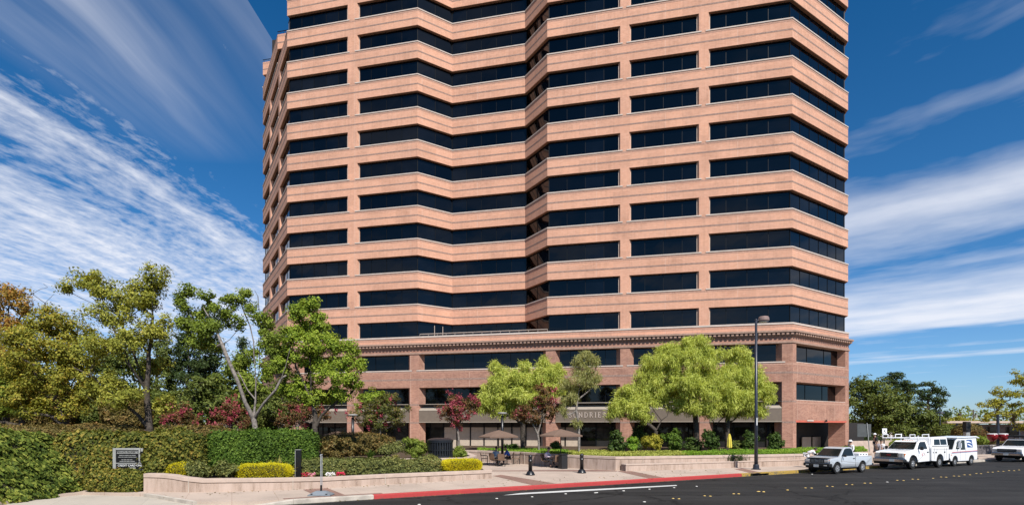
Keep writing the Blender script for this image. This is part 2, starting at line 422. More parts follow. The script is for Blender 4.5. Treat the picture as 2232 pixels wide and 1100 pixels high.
L['cover2'] = leafmat('leaf_cover_pale', [(0.0, (0.16, 0.19, 0.03)), (0.5, (0.33, 0.36, 0.07)), (1.0, (0.50, 0.48, 0.14))], 0.3, 0.6)
L['gloss'] = leafmat('leaf_camellia', [(0.0, (0.020, 0.045, 0.010)), (0.5, (0.050, 0.088, 0.018)), (1.0, (0.12, 0.16, 0.035))], 0.15, 0.8, 0.5, 0.15, 0.6)
L['gold'] = leafmat('leaf_gold', [(0.0, (0.17, 0.17, 0.02)), (0.5, (0.33, 0.30, 0.035)), (1.0, (0.52, 0.44, 0.07))], 0.25, 0.8, 0.55, 0.15, 0.6)
L['strap'] = leafmat('leaf_strap', [(0.0, (0.15, 0.17, 0.04)), (0.5, (0.36, 0.33, 0.09)), (1.0, (0.55, 0.48, 0.20))], 0.25)
L['sun'] = leafmat('leaf_sunny', [(0.0, (0.156, 0.163, 0.026)), (0.5, (0.312, 0.305, 0.046)), (1.0, (0.520, 0.481, 0.091))], 0.42)
L['red'] = leafmat('petal_red', [(0.0, (0.45, 0.015, 0.04)), (1.0, (0.62, 0.05, 0.12))], 0.15)
L['petal_w'] = leafmat('petal_white', [(0.0, (0.66, 0.62, 0.62)), (1.0, (0.82, 0.80, 0.80))], 0.15)
L['petal_p'] = leafmat('petal_pink', [(0.0, (0.55, 0.16, 0.22)), (1.0, (0.70, 0.35, 0.40))], 0.15)
L['petal_v'] = leafmat('petal_violet', [(0.0, (0.16, 0.02, 0.28)), (1.0, (0.26, 0.06, 0.38))], 0.15)
M['black'] = simple('black_paint', (0.010, 0.010, 0.012), 0.32, 0, 0.5, 0.2)
M['navy'] = simple('lamp_pole_paint', (0.020, 0.024, 0.036), 0.38, 0, 0.5, 0.2)
M['lamphead'] = simple('lamp_head', (0.22, 0.15, 0.13), 0.4)
M['lampglass'] = simple('lamp_lens', (0.62, 0.60, 0.55), 0.25)
M['carwhite'] = simple('car_white', (0.80, 0.80, 0.80), 0.3, 0, 0.5, 0.03, 1.5, 0.4)
M['silver'] = simple('car_silver', (0.47, 0.50, 0.53), 0.32, 0.15, 0.5, 0.05, 1.5, 0.4)
M['chrome'] = simple('chrome', (0.33, 0.33, 0.34), 0.16, 1.0, 0.5, 0.05)
M['rubber'] = simple('rubber', (0.016, 0.016, 0.016), 0.85, 0, 0.2)
M['plastic'] = simple('dark_plastic', (0.017, 0.017, 0.018), 0.5)
M['alloy'] = simple('alloy', (0.52, 0.52, 0.53), 0.3, 0.7)
M['lens'] = simple('headlamp_lens', (0.50, 0.51, 0.50), 0.12, 0.2, 0.6)
M['amberl'] = simple('amber_lens', (0.58, 0.16, 0.025), 0.2)
M['redl'] = simple('red_lens', (0.42, 0.012, 0.012), 0.2)
M['plate'] = simple('licence_plate', (0.55, 0.56, 0.55), 0.4)
M['usblue'] = simple('logo_blue', (0.025, 0.075, 0.25), 0.4)
M['usred'] = simple('stripe_red', (0.50, 0.03, 0.045), 0.4)
M['umb'] = simple('umbrella_canvas', (0.16, 0.105, 0.078), 0.85, 0, 0.2, 0.1)
M['umby'] = simple('umbrella_yellow', (0.62, 0.50, 0.08), 0.8, 0, 0.2, 0.12)
M['signgrey'] = simple('sign_back', (0.075, 0.08, 0.08), 0.5)
M['galv'] = simple('galvanised', (0.40, 0.40, 0.38), 0.45, 0.3)
M['steel'] = simple('brushed_steel', (0.55, 0.55, 0.56), 0.3, 0.6)
M['bin'] = simple('black_slats', (0.012, 0.014, 0.018), 0.35, 0, 0.5)
M['rubgrey'] = simple('grey_rubber_base', (0.16, 0.18, 0.20), 0.55)
M['stone'] = simple('dark_stone', (0.11, 0.10, 0.105), 0.9, 0, 0.2, 0.5, 3)
M['redpot'] = simple('glossy_red', (0.17, 0.008, 0.010), 0.22)
M['ochre'] = simple('ochre', (0.5, 0.33, 0.06), 0.6)
M['skin'] = simple('skin', (0.42, 0.25, 0.18), 0.6, 0, 0.3, 0.06)
M['hair'] = simple('dark_hair', (0.018, 0.013, 0.010), 0.6)
M['cblue'] = simple('blue_cloth', (0.035, 0.11, 0.42), 0.85)
M['cwhite'] = simple('white_cloth', (0.72, 0.71, 0.72), 0.85)
M['cpale'] = simple('pale_blue_cloth', (0.34, 0.42, 0.48), 0.85)
M['cpink'] = simple('pink_cloth', (0.72, 0.60, 0.66), 0.85)
M['cdark'] = simple('dark_cloth', (0.018, 0.018, 0.024), 0.85)
M['cplaid'] = simple('grey_cloth', (0.33, 0.30, 0.33), 0.85, 0, 0.2, 0.5, 14)
M['cbrown'] = simple('brown_cloth', (0.18, 0.11, 0.07), 0.85)
M['wood'] = simple('creosote_pole', (0.10, 0.085, 0.07), 0.9)
# ------------------------------------------------------------------ world, sun, camera
SUN_AZ, SUN_EL = R(160), R(48)          # azimuth clockwise from +Y
def make_world():
    w = bpy.data.worlds.new('World'); scene.world = w; w.use_nodes = True
    nt = w.node_tree; nt.nodes.clear(); k = NT(nt)
    out = nt.nodes.new('ShaderNodeOutputWorld')
    sky = k.n('ShaderNodeTexSky', None, sky_type='NISHITA', sun_disc=False, sun_elevation=SUN_EL, sun_rotation=SUN_AZ,
              air_density=1.0, dust_density=0.25, ozone_density=2.2)
    d = k.n('ShaderNodeTexCoord').outputs['Generated']
    sp = k.n('ShaderNodeSeparateXYZ', {0: d})
    z = k.math('MAXIMUM', sp.outputs[2], 0.015)
    # clear dry air: deeper blue overhead, pale blue at the horizon
    tint = k.ramp(z, [(0.0, (0.62, 0.80, 1.16)), (0.10, (0.52, 0.80, 1.12)), (0.28, (0.25, 0.67, 1.0)), (0.60, (0.10, 0.59, 0.94)), (1.0, (0.09, 0.54, 0.88))])
    skyc = k.mix(1.0, sky.outputs[0], tint, 'MULTIPLY')
    u0 = k.math('DIVIDE', sp.outputs[0], z); v0 = k.math('DIVIDE', sp.outputs[1], z)
    uv0 = k.n('ShaderNodeCombineXYZ', {0: u0, 1: v0, 2: 0.0}).outputs[0]
    # bend the streaks a little
    wob = k.n('ShaderNodeTexNoise', {'Vector': uv0, 'Scale': 0.55, 'Detail': 3.0, 'Roughness': 0.5})
    wv = k.n('ShaderNodeVectorMath', {0: wob.outputs['Color'], 1: (0.5, 0.5, 0.5)}, operation='SUBTRACT').outputs[0]
    wv = k.n('ShaderNodeVectorMath', {0: wv, 'Scale': 0.55}, operation='SCALE').outputs[0]
    uv = k.n('ShaderNodeVectorMath', {0: uv0, 1: wv}, operation='ADD').outputs[0]
    s2 = k.n('ShaderNodeSeparateXYZ', {0: uv}); u = s2.outputs[0]; v = s2.outputs[1]
    # left fan of cirrus (streaks run towards the horizon)
    l_mask = k.ramp(k.math('DIVIDE', k.math('ADD', u, 5.0), 5.0),
        [(0.0, (0.70,) * 3), (0.50, (0.92,) * 3), (0.60, (0.90,) * 3), (0.655, (0.80,) * 3), (0.69, (0.84,) * 3), (0.715, (0.50,) * 3),
         (0.755, (0.08,) * 3), (0.80, (0.03,) * 3), (1.0, (0.0,) * 3)])
    gap = k.ramp(k.math('DIVIDE', k.math('ADD', u, 5.0), 5.0), [(0.585, (0,) * 3), (0.618, (0.62,) * 3), (0.632, (0.55,) * 3), (0.66, (0,) * 3)])
    gap = k.math('MULTIPLY', gap, k.math('SUBTRACT', 1.0, k.math('MULTIPLY', k.math('SUBTRACT', v, 2.3), 1.1, clamp=True), clamp=True))
    l_mask = k.math('SUBTRACT', l_mask, gap)
    fib = k.noise(k.n('ShaderNodeMapping', {'Vector': uv, 'Scale': (5.5, 0.75, 1)}).outputs[0], 1.0, 7, 0.62)
    rip = k.noise(k.n('ShaderNodeMapping', {'Vector': uv, 'Rotation': (0, 0, R(20)), 'Scale': (16, 9, 1)}).outputs[0], 1.0, 5, 0.65)
    tex = k.math('ADD', k.math('MULTIPLY', fib, 0.54), k.math('MULTIPLY', rip, 0.46))
    dl = k.math('MULTIPLY_ADD', k.math('SUBTRACT', tex, 0.5), 3.0, k.math('SUBTRACT', l_mask, 0.31))
    dl = k.math('MULTIPLY', dl, 1.0, clamp=True)
    soft = k.noise(k.n('ShaderNodeMapping', {'Vector': uv, 'Scale': (6.0, 0.55, 1)}).outputs[0], 1.0, 5, 0.55)
    vb = k.ramp(k.math('DIVIDE', k.math('ADD', u, 1.5), 1.5), [(0.10, (0,) * 3), (0.27, (0.75,) * 3), (0.36, (0.55,) * 3), (0.46, (0.08,) * 3), (0.58, (0.40,) * 3), (0.75, (0.0,) * 3)])
    vb = k.math('MULTIPLY', vb, k.math('SUBTRACT', 1.0, k.math('MULTIPLY', k.math('SUBTRACT', v, 1.35), 1.5, clamp=True), clamp=True))
    veil = k.math('MULTIPLY', vb, k.math('MULTIPLY', k.math('SUBTRACT', soft, 0.30, clamp=True), 1.7, clamp=True))
    dl = k.math('MAXIMUM', dl, veil)
    left = k.math('LESS_THAN', u0, -0.62)
    # right banks (streaks run across)
    q = k.math('ADD', u, v)
    r_mask = k.ramp(k.math('DIVIDE', q, 16.0),
        [(0.0, (0.0,) * 3), (0.14, (0.05,) * 3), (0.185, (0.27,) * 3), (0.215, (0.10,) * 3), (0.238, (0.52,) * 3), (0.260, (0.95,) * 3), (0.285, (0.52,) * 3),
         (0.34, (0.34,) * 3), (0.385, (0.30,) * 3), (0.43, (0.70,) * 3), (0.50, (0.98,) * 3), (0.590, (1.0,) * 3), (0.610, (0.36,) * 3), (0.64, (0.10,) * 3), (0.80, (0.18,) * 3), (0.86, (0.58,) * 3), (0.90, (0.10,) * 3), (1.0, (0.0,) * 3)])
    rot = k.n('ShaderNodeMapping', {'Vector': uv, 'Rotation': (0, 0, R(45)), 'Scale': (1, 1, 1)}).outputs[0]
    fr = k.noise(k.n('ShaderNodeMapping', {'Vector': rot, 'Scale': (0.8, 2.2, 1)}).outputs[0], 1.0, 7, 0.6)
    fr2 = k.noise(k.n('ShaderNodeMapping', {'Vector': rot, 'Scale': (0.9, 1.1, 1)}).outputs[0], 1.0, 5, 0.6)
    tr = k.math('ADD', k.math('MULTIPLY', fr, 0.42), k.math('MULTIPLY', fr2, 0.58))
    dr = k.math('MULTIPLY_ADD', k.math('SUBTRACT', tr, 0.5), 1.9, k.math('SUBTRACT', r_mask, 0.17))
    dr = k.math('MULTIPLY', dr, 1.0, clamp=True)
    right = k.math('GREATER_THAN', u0, 0.3)
    front = k.math('GREATER_THAN', sp.outputs[1], 0.0)
    back = k.math('MULTIPLY', k.math('SUBTRACT', k.noise(uv, 1.1, 5, 0.6), 0.47, clamp=True), 3.4, clamp=True)
    dn = k.math('ADD', k.math('MULTIPLY', dl, left), k.math('MULTIPLY', dr, right))
    dn = k.math('ADD', k.math('MULTIPLY', dn, front), k.math('MULTIPLY', back, k.math('SUBTRACT', 1.0, front)))
    up = k.math('MULTIPLY', sp.outputs[2], 14.0, clamp=True)
    dn = k.math('MULTIPLY', k.math('MULTIPLY', dn, 0.90), up, clamp=True)
    # low sky a little paler and clearer
    col = k.mix(dn, skyc, (8.0, 8.2, 8.9))
    bg = k.n('ShaderNodeBackground', {'Color': col, 'Strength': SKY})
    k.t.links.new(bg.outputs[0], out.inputs[0])
SKY = 0.085
make_world()
sl = bpy.data.lights.new('sun', 'SUN'); sl.energy = 5.0; sl.angle = R(0.53); sl.color = (1.0, 0.955, 0.89)
so = bpy.data.objects.new('sun', sl); COL.objects.link(so)
sv = Vector((math.sin(SUN_AZ) * math.cos(SUN_EL), math.cos(SUN_AZ) * math.cos(SUN_EL), math.sin(SUN_EL)))
so.rotation_euler = sv.to_track_quat('Z', 'Y').to_euler(); so.location = (20, -30, 60)
cd = bpy.data.cameras.new('camera'); cam = bpy.data.objects.new('camera', cd); COL.objects.link(cam)
cd.sensor_width = 36; cd.lens = FOC / 2232 * 36; cd.shift_y = (HY - 550) / 2232
cd.clip_start = 0.5; cd.clip_end = 3000
cam.location = (0, 0, EYE); cam.rotation_euler = (R(90), 0, 0)
scene.camera = cam
scene.view_settings.view_transform = 'Standard'; scene.view_settings.look = 'None'
scene.view_settings.exposure = 0.40; scene.view_settings.gamma = 1
scene.cycles.max_bounces = 6; scene.cycles.diffuse_bounces = 3; scene.cycles.glossy_bounces = 3
scene.cycles.transmission_bounces = 4; scene.cycles.caustics_reflective = False; scene.cycles.caustics_refractive = False

# ------------------------------------------------------------------ office building
um = Vector((0.9768, -0.2139)); nb = Vector((0.2139, 0.9768))        # along the front, and straight back
uc = Vector((0.842, 0.5395)); ua = Vector((-0.5387, 0.8425))         # corner face, and left flank
FL = 3.9; Z0 = 13.61
sC = 21.26
Cp = Vector(((1727 - CX) / sC, FOC / sC))
def hit(px, A, d):
    q = (px - CX) / FOC
    t = (q * A.y - A.x) / (d.x - q * d.y)
    return A + d * t
def main(px): return hit(px, Cp, um)
Fp, P1, Dp = main(626), main(910), main(1193)
Ep = hit(1848.5, Cp, uc)
P2 = hit(986, P1, uc); 
P3 = hit(1144.5, P2, um)
# make the notch wall meet the front exactly
Gp = hit(573, Fp, ua); Hh = hit(605, Fp, ua)
def inter(A, d, B, e):
    den = d.x * e.y - d.y * e.x
    t = ((B.x - A.x) * e.y - (B.y - A.y) * e.x) / den
    return A + d * t
back1 = Ep + nb * 42; back2 = Gp + nb * 18
def tower_poly(k):
    front = [P1, P2, P3, Dp, Cp, Ep, back1, back2]
    if k <= 10: return [Fp] + front + [Gp]
    if k == 11: return [Fp] + front + [Gp, Hh, inter(Fp, nb, Hh, um)]
    return [Fp] + front + [Gp, inter(Fp, nb, Gp, um)]
tower = thing('office_building', 'tall brick office block with dark ribbon windows above a three storey podium', 'building', (Cp.x, Cp.y, 0))
SP = 1.985
NF = 12
for k in range(1, NF + 1):
    poly = tower_poly(k); zt = Z0 + FL * k; zb = zt - SP
    b = MB()
    b.prism(poly, zb, zt - 0.02, 0)
    b.prism(offset_poly(poly, 0.010), zt - 1.23, zt - 1.07, 1)
    b.prism(offset_poly(poly, 0.008), zt - 0.33, zt - 0.13, 2)
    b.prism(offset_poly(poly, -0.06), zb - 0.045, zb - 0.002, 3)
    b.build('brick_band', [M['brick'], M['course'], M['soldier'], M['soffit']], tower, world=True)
# glazed core behind the bands, so that nothing is seen through
core = MB()
core.prism(offset_poly(tower_poly(5), -0.75), Z0 - 2.2, Z0 + FL * 10 + 0.5, 0)
core.prism(offset_poly(tower_poly(12), -0.95), Z0 + FL * 10 - 1, Z0 + FL * 12 + 4, 0)
core.build('core', [M['darkin']], tower, world=True)

def window(path, zb, zt, parent, rec=0.35, mull=1.86, sill=True, corner_mull=True, mat='glass', tilt=0.0, sz=0.0, name='window'):
    g = MB(); ins = offset_open(path, -rec)
    mu = MB()
    for i in range(len(ins) - 1):
        a, c = ins[i], ins[i + 1]
        d = (c - a); Ln = d.length; d = d / Ln; nn = Vector((d.y, -d.x))
        cnt = max(1, round(Ln / mull))
        for j in range(cnt):
            p = a + d * (Ln * j / cnt); q = a + d * (Ln * (j + 1) / cnt)
            # panes lean by a hair so that reflections break from pane to pane
            t1 = random.uniform(-0.006, 0.006); t2 = random.uniform(-0.006, 0.006)
            p1 = p + nn * t1; q1 = q + nn * t2
            g.add([(p.x, p.y, zb), (q.x, q.y, zb), (q1.x, q1.y, zt), (p1.x, p1.y, zt)], [(0, 1, 2, 3)])
            if j > 0:
                c0 = p + nn * 0.02
                mu.box((c0.x, c0.y, (zb + zt) / 2), (0.045, 0.03, zt - zb), 0, math.atan2(d.y, d.x))
        if i > 0 and corner_mull:
            c0 = a
            mu.box((c0.x, c0.y, (zb + zt) / 2), (0.09, 0.09, zt - zb), 0, math.atan2(d.y, d.x))
        mu.strip([a + nn * 0.0, c + nn * 0.0], 0.03, -0.02, zb, zb + 0.06)
        mu.strip([a + nn * 0.0, c + nn * 0.0], 0.03, -0.02, zt - 0.06, zt)
    w = g.build(name, [M[mat]], parent, world=True)
    if mu.f: 
        m2 = mu.build('mullion', [M['mullion']], w)
        for v in m2.data.vertices: v.co -= parent.location
    if sill:
        s = MB(); s.strip(path, 0.055, -rec, zb - 0.095, zb + 0.03)
        s2 = s.build('sill', [M['sill']], w)
        for v in s2.data.vertices: v.co -= parent.location
    return w
def pier(center, d, wf, sp, dep, z0, z1, proud=0.004, mi=0, mats=None, parent=None, name='pier', sides=(1, 1)):
    """splayed brick pier: front width wf, widening by sp each side over the depth of the reveal"""
    nn = Vector((d.y, -d.x))
    a = center - d * wf / 2 + nn * proud; b_ = center + d * wf / 2 + nn * proud
    c = center + d * (wf / 2 + sp * sides[1]) - nn * dep; e = center - d * (wf / 2 + sp * sides[0]) - nn * dep
    m = MB(); m.prism([a, b_, c, e], z0, z1)
    return m.build(name, mats or [M['brick']], parent, world=True)
pierpx = [(758, 778), (1352, 1371), (1523.6, 1544)]
# side flank bays along the left return
fl_piers = [hit(608.5, Fp, ua), hit(588.5, Fp, ua)]
SPL = 0.26
def mp(px, s): return main(px) + um * s
for k in range(0, NF):
    zb = Z0 + FL * k; zt = zb + FL - SP
    ztop = zt - 0.03
    a1 = fl_piers[0]
    if k <= 9: p_left = [a1 - ua * 0.35, Fp, mp(758, SPL)]
    elif k == 10: p_left = [Fp + ua * 1.2, Fp, mp(758, SPL)]
    else: p_left = [Fp + nb * 6, Fp, mp(758, SPL)]
    window(p_left, zb, ztop, tower)
    window([mp(778, -SPL), P1, P2, P3, Dp, mp(1352, SPL)], zb, ztop, tower, sill=(k > 0))
    window([mp(1371, -SPL), mp(1523.6, SPL)], zb, ztop, tower)
    window([mp(1544, -SPL), Cp, Ep, Ep + nb * 4], zb, ztop, tower)
    if k <= 9:
        window([fl_piers[1] - ua * 0.35, a1 + ua * 0.35], zb, ztop, tower, name='side_window')
        window([Gp + nb * 3, Gp, fl_piers[1] + ua * 0.35], zb, ztop, tower, name='side_window')
    if k in (10, 11):
        g0 = Gp if k == 11 else Hh
        window([Gp + nb * 3, g0, g0 + um * 2.0] if k == 11 else [Gp, Hh, Hh + um * 2.0], zb, ztop, tower, name='side_window')
    # pale end frames where glass meets the piers
    for px0, px1 in pierpx:
        c0 = (main(px0) + main(px1)) / 2
        pier(c0, um, (main(px1) - main(px0)).length, SPL, 0.42, zb - 0.02, zt, 0.004, parent=tower)
    if k <= 9:
        for c0 in fl_piers:
            pier(c0, -ua, 1.0, 0.2, 0.42, zb - 0.02, zt, 0.004, parent=tower, name='side_pier')
jm = MB()
for k in range(0, NF):
    zb = Z0 + FL * k + 0.03; zt = zb + FL - SP - 0.1
    for px0, px1 in pierpx:
        for px, sg in ((px0, 1), (px1, -1)):
            c0 = mp(px, 0) - Vector((um.y, -um.x)) * 0.29 - um * (0.005 * sg)
            c0 = mp(px, -sg * (-SPL * 0.0)) - Vector((um.y, -um.x)) * 0.30 - um * (sg * 0.16)
            jm.box((c0.x, c0.y, (zb + zt) / 2), (0.09, 0.10, zt - zb), 0, math.atan2(um.y, um.x))
jm.build('window_jamb', [M['jamb']], tower, world=True)

# ---- podium
PB = [Fp, Cp, Ep, back1, back2, Gp]
PO = offset_poly(PB, 0.06)
p = MB()
p.prism(PO, 12.80, 13.44, 0)
p.prism(offset_poly(PO, 0.006), 13.20, 13.34, 1)
p.build('parapet', [M['brick'], M['soldier']], tower, world=True)
c = MB()
front3 = [Gp, Fp, Cp, Ep, Ep + nb * 30]
fo = offset_open(front3, 0.06)
c.strip(fo, 0.055, -0.4, 13.46, 13.64)
c.build('parapet_cap', [M['sill']], tower, world=True)
c = MB()
c.prism(offset_poly(PO, 0.46), 12.60, 12.795, 0)
c.prism(offset_poly(PO, 0.24), 12.34, 12.597, 0)
c.prism(offset_poly(PO, 0.12), 12.22, 12.337, 0)
den = MB()
fpts = offset_open(front3, 0.06 + 0.24)
for i in range(3):
    a, e = fpts[i], fpts[i + 1]; d = (e - a); Ln = d.length; d = d / Ln; nn = Vector((d.y, -d.x)); n_ = int(Ln / 0.44)
    for j in range(n_):
        q = a + d * (Ln * (j + 0.5) / n_) + nn * 0.075
        den.box((q.x, q.y, 12.475), (0.25, 0.13, 0.235), 0, math.atan2(d.y, d.x))
cn = c.build('cornice', [M['cornice']], tower, world=True)
dd = den.build('dentil_course', [M['cornice']], cn)
for v in dd.data.vertices: v.co -= tower.location
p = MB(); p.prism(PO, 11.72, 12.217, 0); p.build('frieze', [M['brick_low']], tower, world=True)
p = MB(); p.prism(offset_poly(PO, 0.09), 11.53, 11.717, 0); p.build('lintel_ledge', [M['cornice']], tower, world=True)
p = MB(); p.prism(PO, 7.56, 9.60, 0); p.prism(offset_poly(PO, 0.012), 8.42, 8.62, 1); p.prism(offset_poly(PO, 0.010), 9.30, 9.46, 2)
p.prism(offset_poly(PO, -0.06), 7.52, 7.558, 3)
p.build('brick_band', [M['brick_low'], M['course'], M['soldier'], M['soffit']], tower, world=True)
p = MB()
p.strip(offset_open([Cp + uc * 0.5, Ep, Ep + nb * 12], 0.06), 0.0, -0.5, 3.6, 5.68, 0)
p.strip(offset_open([Cp + uc * 0.5, Ep, Ep + nb * 12], 0.06), 0.010, -0.3, 5.34, 5.50, 1)
p.build('corner_spandrel', [M['brick_low'], M['soldier']], tower, world=True)
p = MB(); p.strip(offset_open([Cp + uc * 0.52, Ep - uc * 0.5], 0.06), 0.02, -0.5, 3.40, 3.597, 0)
p.build('red_lintel', [M['redbeam']], tower, world=True)
core = MB(); core.prism(offset_poly(PB, -1.35), 5.7, 12.0, 0)
core.build('podium_core', [M['darkin']], tower, world=True)
# podium piers
ppx = [(628, 650), (757, 777), (893.5, 913.5), (1190, 1210.5), (1352, 1372.5), (1524.5, 1545.5)]
PFO = 0.06
nf = Vector((um.y, -um.x))
piers = []
for a_, b_ in ppx:
    c0 = (main(a_) + main(b_)) / 2 + nf * PFO
    piers.append((main(a_) + nf * PFO, main(b_) + nf * PFO))
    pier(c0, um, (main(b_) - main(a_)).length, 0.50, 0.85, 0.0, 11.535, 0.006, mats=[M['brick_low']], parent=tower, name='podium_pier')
    # dark string courses on the pier
    m = MB()
    w_ = (main(b_) - main(a_)).length
    for z_ in (8.52, 5.55, 3.42):
        q = c0 + nf * 0.008
        m.strip([c0 - um * (w_ / 2), c0 + um * (w_ / 2)], 0.016, -0.02, z_ - 0.09, z_ + 0.09)
    m.build('string_course', [M['course']], tower, world=True)
# corner pier (bends with the wall) and end pier
m = MB()
cpath = offset_open([main(1704), Cp, Cp + uc * 0.62], PFO + 0.006)
inn = [main(1704) - um * 0.5 - nf * 0.85, Cp - nf * 0.85 - um * 0.2, Cp + uc * 1.05 - Vector((uc.y, -uc.x)) * 0.85]
m.prism([cpath[0], cpath[1], cpath[2], inn[2], inn[0]], 0.0, 11.535)
for z_ in (8.52, 5.55, 3.42):
    m.strip([main(1704), Cp, Cp + uc * 0.62], PFO + 0.016, PFO - 0.02, z_ - 0.09, z_ + 0.09, 1)
m.build('podium_pier', [M['brick_low'], M['course']], tower, world=True)
m = MB()
epath = offset_open([Ep - uc * 0.75, Ep, Ep + nb * 1.2], PFO + 0.006)
ncn = Vector((uc.y, -uc.x))
m.prism([epath[0], epath[1], epath[2], Ep + nb * 1.2 - um * 1.4, Ep - uc * 1.15 - ncn * 1.6], 0.0, 11.535)
m.build('podium_pier', [M['brick_low']], tower, world=True)
m = MB()
for q in (Gp, (Gp + Fp) / 2):
    pier(q - ua * 0.5, -ua, 1.2, 0.4, 0.8, 0, 11.535, 0.06, mats=[M['brick_low']], parent=tower, name='podium_pier')
bays = []
for i in range(len(ppx) - 1): bays.append((ppx[i][1], ppx[i + 1][0]))
bays.append((ppx[-1][1], 1704))
def fm(px, o=PFO): return main(px) + nf * o
for i, (a_, b_) in enumerate(bays):
    A, B = fm(a_), fm(b_)
    window([A - um * 0.3, B + um * 0.3], 9.62, 11.50, tower, rec=0.72, mull=2.2, name='podium_window')
    window([A - um * 0.3, B + um * 0.3], 5.68, 7.50, tower, rec=0.85, mull=2.2, sill=False, name='podium_window')
# left flank podium glazing
window([Gp + nb, Gp, Fp + um * 0.3], 9.62, 11.50, tower, rec=0.7, mull=2.2, name='podium_window')
window([Cp + uc * 0.5, Ep - uc * 0.4], 9.62, 11.50, tower, rec=0.72, mull=3.0, name='podium_window')
window([Cp + uc * 0.5, Ep - uc * 0.4], 5.70, 7.50, tower, rec=0.9, mull=3.0, name='podium_window')
# canopies between the piers
canopies = []
for i, (a_, b_) in enumerate(bays):
    A, B = fm(a_, 0.0) + um * 0.03, fm(b_, 0.0) - um * 0.03
    o1, o2 = nf * 0.10, -nf * 0.75
    m = MB()
    prof = [(0.10, 3.50), (0.10, 4.86), (-0.75, 5.66), (-0.75, 3.50)]
    vs = [(A.x + nf.x * o, A.y + nf.y * o, z) for o, z in prof] + [(B.x + nf.x * o, B.y + nf.y * o, z) for o, z in prof]
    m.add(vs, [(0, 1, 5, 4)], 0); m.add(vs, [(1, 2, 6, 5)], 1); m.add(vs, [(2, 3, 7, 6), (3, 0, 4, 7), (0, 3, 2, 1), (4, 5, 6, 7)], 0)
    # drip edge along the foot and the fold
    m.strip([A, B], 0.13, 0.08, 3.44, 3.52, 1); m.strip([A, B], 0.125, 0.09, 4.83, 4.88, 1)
    canopies.append(m.build('canopy', [M['canopy'], M['canopy_lit']], tower, world=True))
# lettering on the fourth canopy
def text_obj(body, size, mat, parent, origin, xdir, ndir, ext=0.02, name='lettering', space=1.0, align='CENTER', weight=0.0):
    cu = bpy.data.curves.new(name, 'FONT'); cu.body = body; cu.size = size; cu.extrude = ext
    cu.align_x = align; cu.align_y = 'CENTER'; cu.space_character = space; cu.offset = weight
    cu.materials.append(mat)
    tmp = bpy.data.objects.new(name, cu); COL.objects.link(tmp)
    bpy.context.view_layer.update()
    me = bpy.data.meshes.new_from_object(tmp.evaluated_get(bpy.context.evaluated_depsgraph_get()))
    bpy.data.objects.remove(tmp); me.materials.clear(); me.materials.append(mat)
    o = bpy.data.objects.new(name, me); COL.objects.link(o)
    zd = Vector((0, 0, 1)); x = Vector((xdir[0], xdir[1], 0)); nn = Vector((ndir[0], ndir[1], 0))
    mt = Matrix(((x.x, zd.x, nn.x, 0), (x.y, zd.y, nn.y, 0), (x.z, zd.z, nn.z, 0), (0, 0, 0, 1)))
    loc = Vector(origin)
    if parent is not None: o.parent = parent; loc = loc - (parent.location if parent.parent is None else parent.parent.location)
    o.matrix_local = Matrix.Translation(loc) @ mt
    return o
# serif capitals drawn as strokes: (x0,y0,x1,y1,thick) in a unit cell
def serif_word(word, height, gap, parent, origin, xdir, ndir, mat, name):
    G = {
     'S': [[(.58,.80),(.52,.93),(.30,1.0),(.10,.92),(.03,.75),(.12,.60),(.46,.44),(.60,.26),(.52,.07),(.28,0),(.08,.06),(.02,.22)]],
     'U': [[(.12,1),(.12,.28),(.22,.05),(.40,0),(.58,.05),(.68,.28),(.68,1)], [(0,1),(.24,1)], [(.56,1),(.80,1)]],
     'N': [[(.12,0),(.12,1)], [(.12,1),(.72,0)], [(.72,0),(.72,1)], [(0,0),(.24,0)], [(0,1),(.15,1)], [(.60,1),(.84,1)]],
     'D': [[(.14,0),(.14,1)], [(.02,1),(.40,1),(.64,.86),(.74,.5),(.64,.14),(.40,0),(.02,0)]],
     'R': [[(.14,0),(.14,1)], [(.02,1),(.44,1),(.60,.88),(.60,.64),(.44,.52),(.14,.52)], [(.40,.52),(.72,0)], [(.02,0),(.27,0)], [(.62,0),(.80,0)]],
     'I': [[(.14,0),(.14,1)], [(0,0),(.28,0)], [(0,1),(.28,1)]],
     'E': [[(.14,0),(.14,1)], [(.02,1),(.58,1),(.58,.84)], [(.14,.52),(.44,.52)], [(.44,.62),(.44,.42)], [(.02,0),(.62,0),(.62,.18)]]}
    wd = {'S': .62, 'U': .80, 'N': .84, 'D': .76, 'R': .80, 'I': .28, 'E': .64}
    x = Vector((xdir[0], xdir[1], 0)); nn = Vector((ndir[0], ndir[1], 0)); o = Vector(origin)
    tot = sum(wd[ch] for ch in word) * height + gap * (len(word) - 1)
    cur = -tot / 2; m = MB()
    for ch in word:
        for st in G[ch]:
            pts = [o + x * (cur + a * height) + Vector((0, 0, b * height)) for a, b in st]
            vert = len(st) == 2 and abs(st[0][0] - st[1][0]) < 0.01
            m.tube(pts, 0.060 * height * (1.35 if vert else 1.0), 6)
        cur += wd[ch] * height + gap
    ob = m.build(name, [mat], parent)
    for v in ob.data.vertices: v.co -= Vector(tower.location)
    return ob
lc = fm((1240 + 1319) / 2, 0.0)
serif_word('SUNDRIES', 0.50, 0.195, canopies[3], (lc.x + nf.x * 0.12, lc.y + nf.y * 0.12, 3.99), um, nf, M['sill'], 'lettering')
